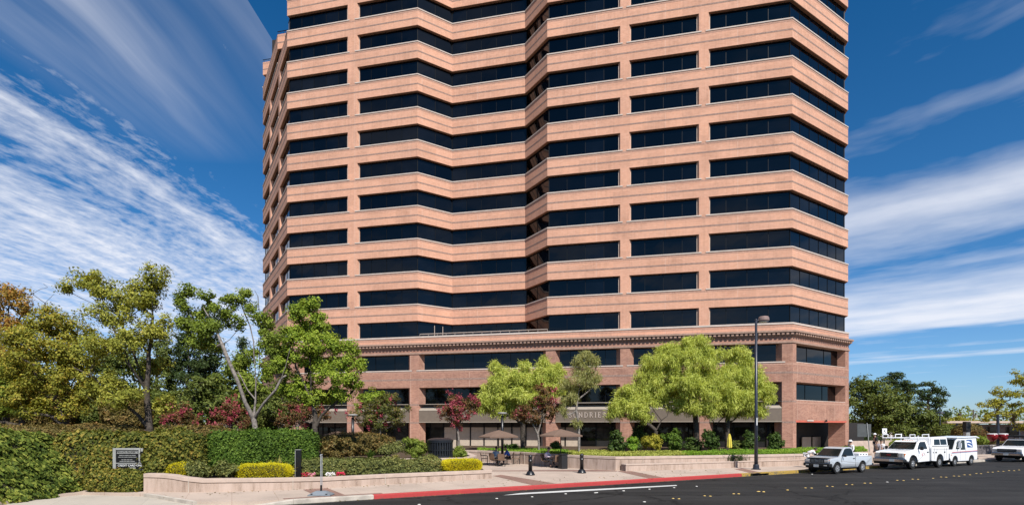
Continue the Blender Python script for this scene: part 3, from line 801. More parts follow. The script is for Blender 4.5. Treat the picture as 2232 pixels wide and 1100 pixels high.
# storefronts, set back under the canopies
for i, (a_, b_) in enumerate(bays):
    A, B = fm(a_) - um * 0.8, fm(b_) + um * 0.8
    m = MB()
    bk = -1.5
    Ln = (B - A).length; n_ = max(3, round(Ln / 1.75))
    for j in range(n_):
        t0, t1 = j / n_, (j + 1) / n_
        q0 = A + (B - A) * t0 + um * 0.05; q1 = A + (B - A) * t1 - um * 0.05
        glassy = (i == 3 and j in (n_ - 1, n_ - 2, n_ - 3)) or (i >= 4) or (i <= 1) or (i == 2 and j < 2)
        m.strip([q0, q1], bk, bk - 0.08, 0.35, 2.88, 1 if glassy else 0)
        m.strip([q1 - um * 0.02, q1 + um * 0.12], bk + 0.06, bk - 0.1, 0.1, 3.4, 2)
    m.strip([A, B], bk - 0.02, bk - 0.2, 2.885, 5.6, 3)
    m.strip([A, B], bk + 0.02, bk - 0.1, 0.0, 0.345, 3)
    m.strip([A, B], 0.0, bk - 0.1, 5.5, 5.58, 3)
    m.build('storefront', [M['panel'], M['shopglass'], M['mullion'], M['darkin']], tower, world=True)
m = MB()
m.prism(offset_poly([Fp, Cp, Cp + uc * 0.7, back1 - um * 20, back2, Gp], -2.4), 0.0, 5.65, 0)
m.build('ground_floor_core', [M['darkin']], tower, world=True)
# corner entrance: deep dark passage with pale notice panels
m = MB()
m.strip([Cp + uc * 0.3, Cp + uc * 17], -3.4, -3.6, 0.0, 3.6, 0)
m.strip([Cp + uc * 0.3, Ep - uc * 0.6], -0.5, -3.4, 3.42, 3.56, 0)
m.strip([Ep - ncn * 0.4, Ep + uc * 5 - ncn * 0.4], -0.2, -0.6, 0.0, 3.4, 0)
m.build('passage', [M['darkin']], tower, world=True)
m = MB()
for pa, pb in ((1749, 1768), (1772, 1789)):
    A, B = hit(pa, Cp - ncn * 3.1, uc), hit(pb, Cp - ncn * 3.1, uc)
    m.strip([A, B], 0, -0.08, 0.3, 1.75, 0)
m.build('notice_panel', [M['panel']], tower, world=True)
m = MB(); A, B = hit(1757, Cp, uc), hit(1771, Cp, uc); m.strip([A, B], 0.13, 0.085, 3.52, 3.66); m.build('name_plate', [M['sill']], tower, world=True)
m = MB(); A = hit(1796, Cp, uc) + ncn * 0.25; m.tube([(A.x, A.y, 3.55), (A.x, A.y, 3.72)], 0.09, 8); m.ell((A.x, A.y, 3.55), (0.12, 0.12, 0.1)); m.build('camera_dome', [M['plastic']], tower, world=True)
# terrace rail in front of the notch
m = MB()
A, B = fm(912, -0.45), fm(1192, -0.45)
m.tube([(A.x, A.y, 13.98), (B.x, B.y, 13.98)], 0.045, 6)
n_ = 14
for j in range(n_ + 1):
    q = A + (B - A) * (j / n_); m.tube([(q.x, q.y, 13.5), (q.x, q.y, 13.98)], 0.022, 6)
m.build('railing', [M['rail']], tower, world=True)
m = MB()
for px in (949, 967):
    q = hit(px, P1 - nf * 0.0, uc); q = q + Vector((uc.y, -uc.x)) * (-0.25)
    m.tube([(q.x, q.y, 13.5), (q.x, q.y, 15.2)], 0.045, 6)
m.build('terrace_door_frame', [M['rail']], tower, world=True)
# little roof rails on the stepped-down flank
m = MB()
for z_, A in ((Z0 + FL * 11, Hh), (Z0 + FL * 12, Gp)):
    B = A + um * 2.2
    m.tube([(A.x, A.y, z_ + 0.35), (B.x, B.y, z_ + 0.35)], 0.05, 5)
    for t in (0.1, 0.5, 0.9):
        q = A + (B - A) * t; m.tube([(q.x, q.y, z_), (q.x, q.y, z_ + 0.35)], 0.03, 5)
m.build('roof_rail', [M['mullion']], tower, world=True)
# ------------------------------------------------------------------ ground, road, kerb, pavement
def sheet(name, pts, mat, z=None, kind='structure'):
    m = MB(); vs = [(p[0], p[1], p[2] if z is None else z) for p in pts]
    m.add(vs, [tuple(range(len(vs)))]); o = m.build(name, [mat]); return tag(o, kind=kind)
sheet('ground', [(-900, -300, 0), (900, -300, 0), (900, 1500, 0), (-900, 1500, 0)], M['gravelground'], -0.25)
rd = MB()
A0, A1 = -70, 400
bs = [0.0, -1.2, -2.5, -5.0, -8.0, -22.0, -36.0]
for i in range(len(bs) - 1):
    q = [T(A0, bs[i], roadz(bs[i])), T(A1, bs[i], roadz(bs[i])), T(A1, bs[i + 1], roadz(bs[i + 1])), T(A0, bs[i + 1], roadz(bs[i + 1]))]
    rd.add(q, [(0, 3, 2, 1)])
tag(rd.build('road', [M['asphalt']]), kind='structure')
PZ = 0.12
gt = MB(); gt.add([T(-22, -0.005, -0.0455), T(300, -0.005, -0.0455), T(300, -0.34, roadz(-0.34) + 0.0045), T(-22, -0.34, roadz(-0.34) + 0.0045)], [(0, 1, 2, 3)])
tag(gt.build('gutter', [M['gutter']]), kind='structure')
# where the kerb turns into the driveway
a_ramp0, a_ramp1 = a_for(640, 0), a_for(545, 0)
ret = [P(430, 1092, PZ), P(385, 1084.5, PZ), P(350, 1078.5, PZ), P(322, 1075, PZ)]
pave = [T(400, 0.28), T(400, 120), T(-25, 120), Vector((-40, 24.2, 0)), P(0, 1093, PZ), P(90, 1080, PZ), P(180, 1071.5, PZ)]
pave += [ret[3], ret[2], ret[1], ret[0], T(a_ramp1, 0.28)]
pv = MB(); pv.prism([(p.x, p.y) for p in pave][::-1], -0.20, PZ)
tag(pv.build('pavement', [M['pave']]), kind='structure')
ap = [T(a_ramp1 + 0.3, 0.0), T(-70, 0.0), Vector((-60, 24, 0)), P(-20, 1093, PZ), P(90, 1076, PZ), P(180, 1068, PZ)] + [P(330, 1070, PZ), ret[0] + Vector((0.6, 0.4, 0))]
m = MB(); m.add([(p.x, p.y, 0.0) for p in ap], [tuple(range(len(ap)))])
# gentle rise from the gutter to the building line
for i, v in enumerate(m.v):
    b = (Vector((v[0], v[1])) - K0).dot(SN)
    m.v[i] = (v[0], v[1], -0.042 + 0.05 * max(0, min(1, b / 1.2)))
tag(m.build('driveway', [M['apron']]), kind='structure')
# brick bands in the pavement
def band(name, pts, z=PZ + 0.004, mat='pavers'):
    return sheet(name, pts, M[mat], z)
band('paver_band', [P(660, 1066.0), P(712, 1062), P(752, 1077.5), P(690, 1080)])
a1, a2 = a_for(690, .3), a_for(814, .3)
band('paver_strip', [T(a1 - 1.2, 0.30), T(a2 + 0.4, 0.30), T(a2 + 0.4, 0.62), T(a1 - 1.2, 0.62)])
band('paver_band', [P(1074, 1036), P(1092, 1033.5), P(1212, 1052.5), P(1160, 1056.0)])
band('paver_band', [P(1345, 1026), P(1368, 1024), P(1448, 1040), P(1420, 1043)])
band('paver_band', [P(1600, 1021), P(1618, 1019.5), P(1660, 1029), P(1640, 1031)])
band('patio_joint', [P(1052, 1027.5), P(1075, 1024.5), P(1300, 1022.5), P(1345, 1025), P(1345, 1026.5), P(1075, 1026)], PZ + 0.004, 'pavers')
# kerb: painted lengths butted end to end
def kerb(name, px0, px1, mat, z1=None, a0=None, a1=None):
    a0 = a_for(px0, 0) if a0 is None else a0; a1 = a_for(px1, 0) if a1 is None else a1
    m = MB(); t = PZ + 0.006
    z0s = t if z1 is None else z1
    q = [T(a0, 0), T(a1, 0), T(a1, 0.30), T(a0, 0.30)]
    m.prism([(p.x, p.y) for p in q], -0.20, [z0s, t, t, z0s])
    o = m.build(name, [mat], bevel=0.02); return tag(o, kind='structure')
kerb('kerb_ramp', 545, 640, M['kgrey'], -0.035)
kerb('kerb', 640, 815, M['kgrey'])
kerb('red_kerb', 815, 1617, M['kred'])
kerb('yellow_kerb', 1617, 1641, M['kyel'])
m = MB(); a0, a1 = a_for(1641, 0), a_for(1676, 0)
m.box(((T(a0, .15).x + T(a1, .15).x) / 2, (T(a0, .15).y + T(a1, .15).y) / 2, 0.096), (a1 - a0, 0.30, 0.06), 0, SA)
m.box(((T(a0, .24).x + T(a1, .24).x) / 2, (T(a0, .24).y + T(a1, .24).y) / 2, -0.04), (a1 - a0, 0.12, 0.2), 1, SA)
t = m.build('storm_drain', [M['kyel'], M['darkin']]); tag(t, 'dark kerb inlet opening in the yellow painted kerb', 'storm drain')
kerb('yellow_kerb', 1676, 1925, M['kyel'])
kerb('kerb', 0, 0, M['kgrey'], a0=a_for(1925, 0), a1=390)
m = MB()
for i in range(3):
    A, B = ret[i], ret[i + 1]
    m.strip([(A.x, A.y), (B.x, B.y)], 0.0, -0.16, -0.2, PZ + 0.02)
tag(m.build('driveway_kerb', [M['kgrey']]), kind='structure')
# painted taper and raised markers
def roadpt(px, py):
    z = 0.08
    for _ in range(4):
        p = P(px, py, z); b = (Vector((p.x, p.y)) - K0).dot(SN); z = roadz(min(0, b))
    return Vector((p.x, p.y, z))
pts = [roadpt(1096, 1078.5), roadpt(1350, 1065.0), roadpt(1476, 1057.8), roadpt(1474, 1056), roadpt(1340, 1062.6), roadpt(1240, 1067.6), roadpt(1135, 1073.5)]
m = MB(); m.add([(p.x, p.y, p.z + 0.006) for p in pts], [tuple(range(len(pts)))]); tag(m.build('road_marking', [M['paintw']]), kind='structure')
mk = MB(); mk.lathe((0, 0, 0), [(0.054, 0), (0.050, 0.010), (0.032, 0.020), (0.0, 0.023)], 12)
ym = mk.build('road_marker', [M['markery']], smooth=True)
mk = MB(); mk.lathe((0, 0, 0), [(0.058, 0), (0.053, 0.010), (0.034, 0.020), (0.0, 0.022)], 12)
wm = mk.build('road_marker', [M['markerw']], smooth=True)
Y5 = [(5,1018),(40,1020),(182,1009),(290,996),(327,997),(420,986),(452,988),(535,976),(570,977),(645,968),(680,968),(840,951),(878,952),(932,944),(965,945),(1055,939),(1103,931),(1133,932),(1180,925),(1210,926),(1243,918),(1276,918),(1314,910),(1342,911),(1383,902),(1412,902),(1445,897),(1476,897),(1510,892.5),(1540,893),(1570,889)]
ypts = [(x / 2.749 + 1650, y / 2.749 + 700) for x, y in Y5]
ypts += [(x / 2.75 + 1250, y / 2.75 + 700) for x, y in [(597,1060),(632,1062),(786,1044),(820,1046),(960,1032),(990,1032),(1112,1018),(1140,1019),(1283,1009)]]
wpts = [(780 / 2.749 + 1650, 961 / 2.749 + 700), (1770, 1032.5)]
wpts += [(x / 2.75 + 1250, y / 2.75 + 700) for x, y in [(130,1026),(300,1014),(455,1004),(603,995),(738,987),(425,1080)]]
wpts += [(x / 2.75 + 850, y / 2.75 + 700) for x, y in [(175,1096),(640,1060),(852,1050),(1053,1032),(1240,1025)]]
for i, (x, y) in enumerate(ypts):
    o = ym if i == 0 else ym.copy()
    if i: COL.objects.link(o)
    p = roadpt(x, y); o.location = (p.x, p.y, p.z); o.scale = (random.uniform(.95, 1.15),) * 2 + (1,)
    tag(o, 'small round raised yellow marker on the dark asphalt', 'road marker', 'yellow road markers')
for i, (x, y) in enumerate(wpts):
    o = wm if i == 0 else wm.copy()
    if i: COL.objects.link(o)
    p = roadpt(x, y); o.location = (p.x, p.y, p.z); o.scale = (random.uniform(0.95, 1.15),) * 2 + (1,)
    tag(o, 'small raised white marker on the dark asphalt', 'road marker', 'white road markers')

# ------------------------------------------------------------------ planter walls
def low_wall(name, label, pts, hs, th=0.36, z=PZ - 0.01, cap=0.17, joints=4.2):
    pth = [(p.x, p.y) for p in pts]
    t = thing(name, label, 'planter wall', (pts[0].x, pts[0].y, 0))
    b = MB()
    b.strip(pth, 0.0, -th, z - 0.1, [z + h - cap - 0.025 for h in hs])
    b.strip(pth, -0.028, -th + 0.02, [z + h - cap - 0.026 for h in hs], [z + h - cap + 0.001 for h in hs], 1)
    b.build('wall_body', [M['planter'], M['groove']], t, world=True)
    c = MB(); c.strip(pth, 0.02, -th - 0.03, [z + h - cap for h in hs], [z + h for h in hs])
    c.build('coping', [M['cap']], t, world=True, bevel=0.015)
    # movement joints
    j = MB(); run = 2.0
    for i in range(len(pth) - 1):
        A, B = Vector(pth[i]), Vector(pth[i + 1]); Ln = (B - A).length; d = (B - A) / Ln
        while run < Ln:
            q = A + d * run; h = hs[i] + (hs[i + 1] - hs[i]) * run / Ln
            j.strip([q - d * 0.012, q + d * 0.012], 0.026, -0.01, z, z + h + 0.003); run += joints
        run -= Ln
    if j.f: j.build('joint', [M['kgrey']], t, world=True)
    return t
fwp = [P(313, 1071), P(345, 1071), P(375, 1071.2), P(402, 1071.6), P(440, 1071.5), P(570, 1068.3), P(700, 1063.5), P(850, 1054.3), P(1072, 1041.5)]
fwh = [0.80, 0.79, 0.74, 0.65, 0.575, 0.545, 0.51, 0.50, 0.46]
rend = [fwp[-1] + Vector((-0.25, 1.4, 0)), fwp[-1] + Vector((-1.3, 2.9, 0))]
low_wall('planter_wall', 'long low pinkish concrete wall along the pavement, rising in a curve at its far end by the ivy', fwp + rend, fwh + [0.46, 0.46])
t2 = [P(830, 1010, 1.0), Vector((-5.0, 30.4, 0)), Vector((-2.55, 31.2, 0)), Vector((-2.2, 33.5, 0)), Vector((-3.2, 38.5, 0))]
t2[0] = Vector((-9.5, 29.6, 0))
low_wall('planter_wall', 'upper tier planter wall with pale coping under the round black slatted bin', t2, [1.02] * 5, cap=0.14)
Rc = P(1341.5, 1024.5)
pl = [P(1013, 1003.5), P(1040, 1004.5), P(1133, 1009.5), P(1233, 1018.5), Rc]
low_wall('planter_wall', 'patio planter wall behind the people seated at tables, full of green ground cover', pl, [0.90] * 5)
pr = [Rc, P(1500, 1019.8), P(1655, 1015.5), P(1760, 1012.5), P(1850, 1009.5), P(1900, 1006)]
pr[0] = Rc + Vector((0.03, 0.03, 0))
low_wall('planter_wall', 'street side planter wall with two bench ledges and leafy green ground cover above', pr, [0.895, 0.86, 0.84, 0.83, 0.83, 0.83])
def bench(px0, px1, y0, y1, label):
    A, B = P(px0, y0), P(px1, y1)
    t = thing('bench_ledge', label, 'bench', (A.x, A.y, PZ))
    m = MB(); m.strip([A, B], 0.0, -0.62, PZ - 0.05, PZ + 0.36); m.build('ledge_body', [M['planter']], t, world=True)
    m = MB(); m.strip([A, B], 0.03, -0.60, PZ + 0.362, PZ + 0.43); m.build('seat', [M['cap']], t, world=True, bevel=0.012)
bench(1364, 1599, 1026.0, 1018.5, 'long low concrete ledge left of the lamp pole, in front of the planter wall')
bench(1602, 1755, 1018.0, 1013.0, 'long low concrete ledge right behind the lamp pole base')
# planting beds
def bed(name, pts, z, mat='soil'): return sheet(name, [(p.x, p.y, 0) for p in pts], M[mat], z)
bed('planting_bed', [p + Vector((0, 0.2, 0)) for p in fwp] + rend + [Vector((-2.5, 31.3, 0)), Vector((-9.5, 30.0, 0)), Vector((-16.2, 26.5, 0)), Vector((-16.2, 24.0, 0))], 0.50)
bed('planting_bed', [Vector((-9.5, 29.9, 0)), Vector((-2.6, 31.4, 0)), Vector((-2.35, 33.5, 0)), Vector((-3.3, 38.5, 0)), Vector((-6, 46, 0)), Vector((-60, 70, 0)), Vector((-60, 26, 0)), Vector((-17, 26.0, 0))], 1.02)
bed('planting_bed', [p + Vector((0.0, 0.25, 0)) for p in pl[1:]] + [p + Vector((0, 0.25, 0)) for p in pr[1:]] + [Vector((31, 52, 0)), Vector((27.5, 54.6, 0)), main(1500).to_3d() + Vector((0, -1.5, 0)), main(1000).to_3d() + Vector((0, -2.5, 0)), Vector((-5, 46, 0))], 0.84)

# ------------------------------------------------------------------ foliage tools
def rand_dirs(n):
    v = rng.normal(size=(n, 3)); return v / np.linalg.norm(v, axis=1, keepdims=True)
def leaf_quads(c, nrm, size, aspect=0.62, spread=0.7, down=None):
    """rhombic leaves at c facing nrm (both N x 3)"""
    n = len(c)
    nn = nrm + rng.normal(size=(n, 3)) * spread
    nn /= np.linalg.norm(nn, axis=1, keepdims=True) + 1e-9
    r = rng.normal(size=(n, 3))
    if down is not None: r = r * (1 - down) + np.array([0, 0, -2.2]) * down
    t = r - nn * np.sum(r * nn, axis=1, keepdims=True)
    t /= np.linalg.norm(t, axis=1, keepdims=True) + 1e-9
    b = np.cross(nn, t)
    s = size * rng.uniform(0.65, 1.3, size=(n, 1))
    w = s * aspect
    v = np.stack([c - t * s * .5, c + b * w * .5 + nn * s * 0.06, c + t * s * .5, c - b * w * .5 + nn * s * 0.06], axis=1)
    return v.reshape(-1, 3)
def strands(c, length, width, sway=0.25):
    """narrow hanging leaves"""
    n = len(c)
    d = np.stack([rng.normal(size=n) * sway, rng.normal(size=n) * sway, -np.ones(n)], axis=1)
    up = rng.random(n) < 0.30
    d[up, 2] = rng.uniform(-0.3, 0.5, up.sum()); d[up, :2] *= 3
    d /= np.linalg.norm(d, axis=1, keepdims=True)
    r = rand_dirs(n); b = np.cross(d, r); b /= np.linalg.norm(b, axis=1, keepdims=True) + 1e-9
    l = length * rng.uniform(0.55, 1.35, (n, 1)); w = width * rng.uniform(0.7, 1.3, (n, 1))
    v = np.stack([c, c + d * l * .45 + b * w * .5, c + d * l, c + d * l * .45 - b * w * .5], axis=1)
    return v.reshape(-1, 3)
def clumps_in(blobs, per=1.0):
    """blobs: (centre, radii, n) -> clump centres and outward directions"""
    cs = []; ds = []
    for c, r, n in blobs:
        n = max(2, int(n * per)); d = rand_dirs(n)
        q = rng.random((n, 1)) ** (1 / 2.3)
        cs.append(np.array(c) + d * q * np.array(r)); ds.append(d)
    return np.vstack(cs), np.vstack(ds)
def branch_mesh(mb, stems, tips, rt, rmin=0.010, wig=0.10, n=5, reach=1.0):
    """stems: list of polylines (given skeleton); every tip is joined to the nearest node by a bent limb"""
    nodes = []; par = []; stem_ends = []
    for st in stems:
        prev = -1
        for i, p in enumerate(st):
            p = Vector(p)
            if i == 0 and nodes:
                j = min(range(len(nodes)), key=lambda q: (nodes[q] - p).length)
                if (nodes[j] - p).length < 0.6: prev = j; continue
            if prev >= 0 and (nodes[prev] - p).length > 0.9:
                q = int((nodes[prev] - p).length / 0.7); a = nodes[prev].copy()
                for k in range(1, q):
                    w = Vector(rng.normal(size=3)) * wig * 0.35
                    nodes.append(a.lerp(p, k / q) + w); par.append(prev); prev = len(nodes) - 1
            nodes.append(p); par.append(prev); prev = len(nodes) - 1
        stem_ends.append(prev)
    arr = [np.array(p) for p in nodes]
    base = arr[0]
    order = sorted(range(len(tips)), key=lambda i: np.linalg.norm(tips[i] - base))
    ends = []
    for i in order:
        t = tips[i]; A = np.array(arr); dv = t - A
        dist = np.linalg.norm(dv, axis=1)
        pen = np.where(dv[:, 2] < 0.15 * dist, 1.6, 1.0) * np.where(A[:, 2] < base[2] + 0.22 * (tips[:, 2].max() - base[2]), 1.5, 1.0)
        j = int(np.argmin(dist * pen)); a = arr[j]; ln = dist[j]
        k = max(1, int(ln / 0.55)); prev = j
        bow = np.array([0, 0, -0.10 * ln]) + rng.normal(size=3) * wig * ln * 0.5
        for s in range(1, k + 1):
            f = s / k; p = a + (t - a) * f + bow * math.sin(math.pi * f) + (rng.normal(size=3) * wig * 0.25 if s < k else 0)
            arr.append(p); par.append(prev); prev = len(arr) - 1
        ends.append(prev)
    cnt = np.zeros(len(arr)); 
    for e in ends: cnt[e] += 1
    for e in stem_ends: cnt[e] += 0.05 * len(tips)
    for i in range(len(arr) - 1, -1, -1):
        if cnt[i] == 0: cnt[i] = 0.6
        if par[i] >= 0: cnt[par[i]] += cnt[i]
    tot = cnt[0]
    rad = np.maximum(rmin, rt * np.power(cnt / tot, 0.58))
    # frustums, vectorised enough
    for i in range(len(arr)):
        if par[i] < 0: continue
        r0, r1 = rad[par[i]], rad[i]
        r0 = min(r0, r1 * 1.5)
        nn = 8 if r1 > 0.08 else (n if r1 > 0.025 else 3)
        mb.tube([arr[par[i]], arr[i]], [r0, r1], nn, 0, caps=False)
    return arr
def plant(name, label, cat, base, stems, blobs, leaf, nl, ls, rt=0.16, bark='bark', group=None, cr=0.45, style='leaf', per=1.0, aspect=0.62,
          bloom=None, bare=None, upbias=0.5, flat=0.6, twigs=True, rmin=0.010, wig=0.10, down=None):
    t = thing(name, label, cat, base, 0, group)
    C_, D_ = clumps_in(blobs, per)
    tips = C_ if bare is None else np.vstack([C_, bare])
    mb = MB(); branch_mesh(mb, stems, tips if twigs else C_[::3], rt, rmin, wig)
    tr = mb.build('trunk', [M[bark]], t, world=True, smooth=True)
    k = len(C_)
    idx = np.repeat(np.arange(k), nl)
    sc = rng.uniform(0.6, 1.25, k)[idx][:, None]
    off = rand_dirs(len(idx)) * (rng.random((len(idx), 1)) ** 0.5) * cr * sc
    off[:, 2] *= flat
    p = C_[idx] + off
    out = D_[idx] * 0.6 + np.array([0, 0, upbias]) + off / cr * 1.1
    out /= np.linalg.norm(out, axis=1, keepdims=True) + 1e-9
    if style == 'leaf': v = leaf_quads(p, out, ls, aspect, 0.42, down)
    else: v = strands(p + np.array([0, 0, 0.15]), ls, ls * 0.15, 0.42)
    v = v - np.array(base)
    np_mesh('crown', v, 4, [L[leaf]], t)
    if bloom:
        nb_, mat, sz = bloom
        sel = rng.choice(k, nb_, replace=True)
        bc = C_[sel] + D_[sel] * cr * 0.75 + rng.normal(size=(nb_, 3)) * 0.12
        ii = np.repeat(np.arange(nb_), 26)
        q = bc[ii] + rng.normal(size=(len(ii), 3)) * np.array([0.075, 0.075, 0.13])
        v = leaf_quads(q, rand_dirs(len(q)), sz, 0.8, 0.6) - np.array(base)
        np_mesh('blossom', v, 4, [L[mat]], t)
    return t
def B(Y, *bl, k=1.0, dens=1.0, z=1.0):
    """crown lobes given where they show at depth Y: (px, py, rx, ry[, dY])"""
    out = []
    for e in bl:
        px, py, rx, ry = e[:4]; dY = e[4] if len(e) > 4 else 0.0
        c = W(px, py, Y + dY); s = Y / FOC
        r = (rx * s, (rx + ry) / 2 * s * z, ry * s)
        out.append(((c.x, c.y, c.z), r, max(5, dens * 24.0 * (rx * s * ry * s) ** 0.80)))
    return out
def S(Y, *pts):
    res = []
    for e in pts:
        dY = e[2] if len(e) > 2 else 0.0
        res.append(W(e[0], e[1], Y + dY))
    return res
def gbase(px, Y, z): return (XA(px, Y), Y, z)

# ------------------------------------------------------------------ hedges and shrubs
def shell_points(n, half, sup=4.0):
    """points and normals on a superellipsoid with half sizes"""
    d = rand_dirs(n)
    q = (np.abs(d[:, 0]) ** sup + np.abs(d[:, 1]) ** sup + np.abs(d[:, 2]) ** sup) ** (1 / sup)
    p = d / q[:, None]
    nr = np.sign(p) * np.abs(p) ** (sup - 1)
    nr = nr / np.array(half); nr /= np.linalg.norm(nr, axis=1, keepdims=True)
    return p * np.array(half), nr
def lump(p, f, seed):
    """smooth pseudo noise in -1..1 from a few sines"""
    r = np.random.default_rng(seed); o = np.zeros(len(p))
    for i in range(5):
        k = r.normal(size=3) * f * (0.6 + 0.35 * i); o += np.sin(p @ k + r.random() * 6.28) / (1 + 0.4 * i)
    return o / 3.0
def shrub(name, label, cat, c, half, leaf, n, ls, rz=0.0, sup=3.0, group=None, rough=0.08, aspect=0.62, core=0.84, zbase=None, spread=0.6, down=None, style='leaf', seed=None, lean=0.0):
    seed = rng.integers(1 << 30) if seed is None else seed
    t = thing(name, label, cat, (c[0], c[1], c[2] - half[2]), rz, group)
    # even coverage: weight samples by area through oversampling of flat faces
    p, nr = shell_points(n * 2, half, sup)
    w = np.abs(nr) @ np.array([half[1] * half[2], half[0] * half[2], half[0] * half[1]])
    keep = rng.random(len(p)) < 1.0
    p = p[keep]; nr = nr[keep]
    # stratify long hedges along x
    if half[0] > 2.2 * max(half[1], half[2]) and sup > 3.5:
        m = n * 2
        face = rng.choice(3, m, p=np.array([half[0] * half[2] * 1.0, half[0] * half[1], half[1] * half[2]]) / (half[0] * half[2] + half[0] * half[1] + half[1] * half[2]))
        u = rng.uniform(-1, 1, (m, 3)); sg = np.where(rng.random(m) < 0.5, -1.0, 1.0)
        sgf = np.where(rng.random(m) < 0.85, -1.0, 1.0)
        nr = np.zeros((m, 3))
        for i in range(m):
            if face[i] == 0: u[i, 1] = sgf[i]; nr[i, 1] = sgf[i]
            elif face[i] == 1: u[i, 2] = 1; nr[i, 2] = 1
            else: u[i, 0] = sg[i]; nr[i, 0] = sg[i]
        q = (np.abs(u) ** 7).sum(1) ** (1 / 7.0)
        p = u / q[:, None] * np.array(half)
        e = np.sign(u) * np.abs(u / q[:, None]) ** 6; e /= np.array(half); nr = e / (np.linalg.norm(e, axis=1, keepdims=True) + 1e-9)
    p = p[p[:, 2] > -half[2] * 0.97] if True else p
    nr = nr[:len(p)] if len(nr) == len(p) else None
    if nr is None:
        q = p / np.array(half); e = np.sign(q) * np.abs(q) ** (sup - 1) / np.array(half); nr = e / (np.linalg.norm(e, axis=1, keepdims=True) + 1e-9)
    l = lump(p, 1.6 / max(0.25, min(half)), seed) * rough * 1.0 + lump(p, 5.0 / max(0.25, min(half)), seed + 1) * rough * 0.5
    dep = -np.abs(rng.normal(0, 0.10, len(p))) * min(1.0, min(half) * 1.4)
    stray = (rng.random(len(p)) < 0.035) * rng.uniform(0.04, 0.20, len(p)) * min(1.0, min(half) * 1.6)
    p = p + nr * (l + dep + stray)[:, None]
    if style == 'leaf':
        v = leaf_quads(p, nr + np.array([0, 0, 0.35]), ls, aspect, spread, down)
    elif style == 'spike':
        d = nr + np.array([0, 0, 0.8]) + rng.normal(size=p.shape) * 0.5; d /= np.linalg.norm(d, axis=1, keepdims=True)
        b = np.cross(d, rand_dirs(len(p))); b /= np.linalg.norm(b, axis=1, keepdims=True) + 1e-9
        s = ls * rng.uniform(.6, 1.3, (len(p), 1)); w_ = s * aspect
        v = np.stack([p - d * s * .5, p + b * w_ * .5, p + d * s * .6, p - b * w_ * .5], axis=1).reshape(-1, 3)
    v = v + np.array([0, 0, half[2]]); v[:, 1] += lean * v[:, 2]
    np_mesh('foliage', v, 4, [L[leaf]], t)
    # twiggy body inside the leaf shell
    bm = bmesh.new(); bmesh.ops.create_icosphere(bm, subdivisions=4, radius=1.0)
    cs = np.array([q.co[:] for q in bm.verts]); q = (np.abs(cs) ** sup).sum(1) ** (1 / sup); cs = cs / q[:, None] * np.array(half)
    l = lump(cs, 1.6 / max(0.25, min(half)), seed) * rough
    nn = cs / np.array(half); nn /= np.linalg.norm(nn, axis=1, keepdims=True)
    cs = cs * core + nn * (l * core)[:, None]
    for q, co in zip(bm.verts, cs): q.co = Vector(co) + Vector((0, lean * (co[2] + half[2]), half[2]))
    me = bpy.data.meshes.new('branches'); bm.to_mesh(me); bm.free(); me.materials.append(M['twig'])
    o = bpy.data.objects.new('branches', me); COL.objects.link(o); o.parent = t
    return t
def bush(name, label, px, py, Yq, rx, ry, leaf, ls=0.14, nl=70, seed=None, lobes=7, aspect=0.6, per=1.3, bark='bark'):
    s = Yq / FOC; bl = [(px, py, rx * .62, ry * .62)]
    for i in range(lobes):
        an = random.uniform(0, 6.283); q = random.uniform(.35, .62)
        bl.append((px + rx * q * math.cos(an), py - ry * q * math.sin(an) * 0.9, rx * random.uniform(.28, .46), ry * random.uniform(.26, .44), random.uniform(-.5, .5) * rx * s))
    zb = EYE + (HY - (py + ry)) * s
    b0 = (XA(px, Yq), Yq, zb - 0.15)
    return plant(name, label, 'shrub', b0, [[b0, (b0[0], b0[1], zb + ry * s * .5)]], B(Yq, *bl), leaf, nl, ls, rt=0.05, cr=0.24, per=per, flat=0.9, aspect=aspect, bark=bark, rmin=0.006)
def hedge(name, label, p0, p1, wd, z0, z1, leaf, n, ls, cat='hedge', group=None, **kw):
    p0 = Vector((p0[0], p0[1])); p1 = Vector((p1[0], p1[1])); d = p1 - p0; rz = math.atan2(d.y, d.x)
    c = (p0 + p1) / 2 + Vector((-math.sin(rz), math.cos(rz))) * wd / 2
    kw.setdefault('sup', 5.0)
    return shrub(name, label, cat, (c.x, c.y, (z0 + z1) / 2), (d.length / 2, wd / 2, (z1 - z0) / 2), leaf, n, ls, rz, group=group, **kw)
# ------------------------------------------------------------------ left side: ivy walls, sign, hedges
hedge('ivy_wall', 'high wall of dark green ivy at the far left beside the driveway', P(-75, 1104), P(205, 1066.5), 0.9, 0.0, 2.68, 'ivy', 16000, 0.17, cat='ivy wall', lean=0.55, rough=0.20, core=0.80, spread=0.55, down=0.4)
i2a, i2b = P(105, 1071), P(350, 1062.5)
hedge('ivy_wall', 'wall of mixed green and yellowing ivy that holds the car park sign', i2a, i2b, 0.9, 0.0, 2.68, 'ivyr', 9500, 0.16, cat='ivy wall', rough=0.20, core=0.80, spread=0.55, down=0.4)
shrub('ivy_mound', 'reddish green mound of ivy on the ground below the car park sign', 'ivy', (XA(252, 23.3), 23.4, 0.52), (1.25, 0.45, 0.55), 'ivyr', 4200, 0.12, sup=3.2, down=0.3)
iv0 = Vector((XA(313, 23.35), 23.35)); iv1 = Vector((XA(450, 24.7), 24.7))
hedge('ivy_hedge', 'reddish brown and green ivy block behind the curved end of the planter wall', iv0, iv1, 1.2, 0.5, 2.70, 'ivyr', 9500, 0.145, rough=0.17, down=0.3)
hb0 = Vector((XA(444, 25.0), 25.0)); hb1 = Vector((XA(697, 27.0), 27.0))
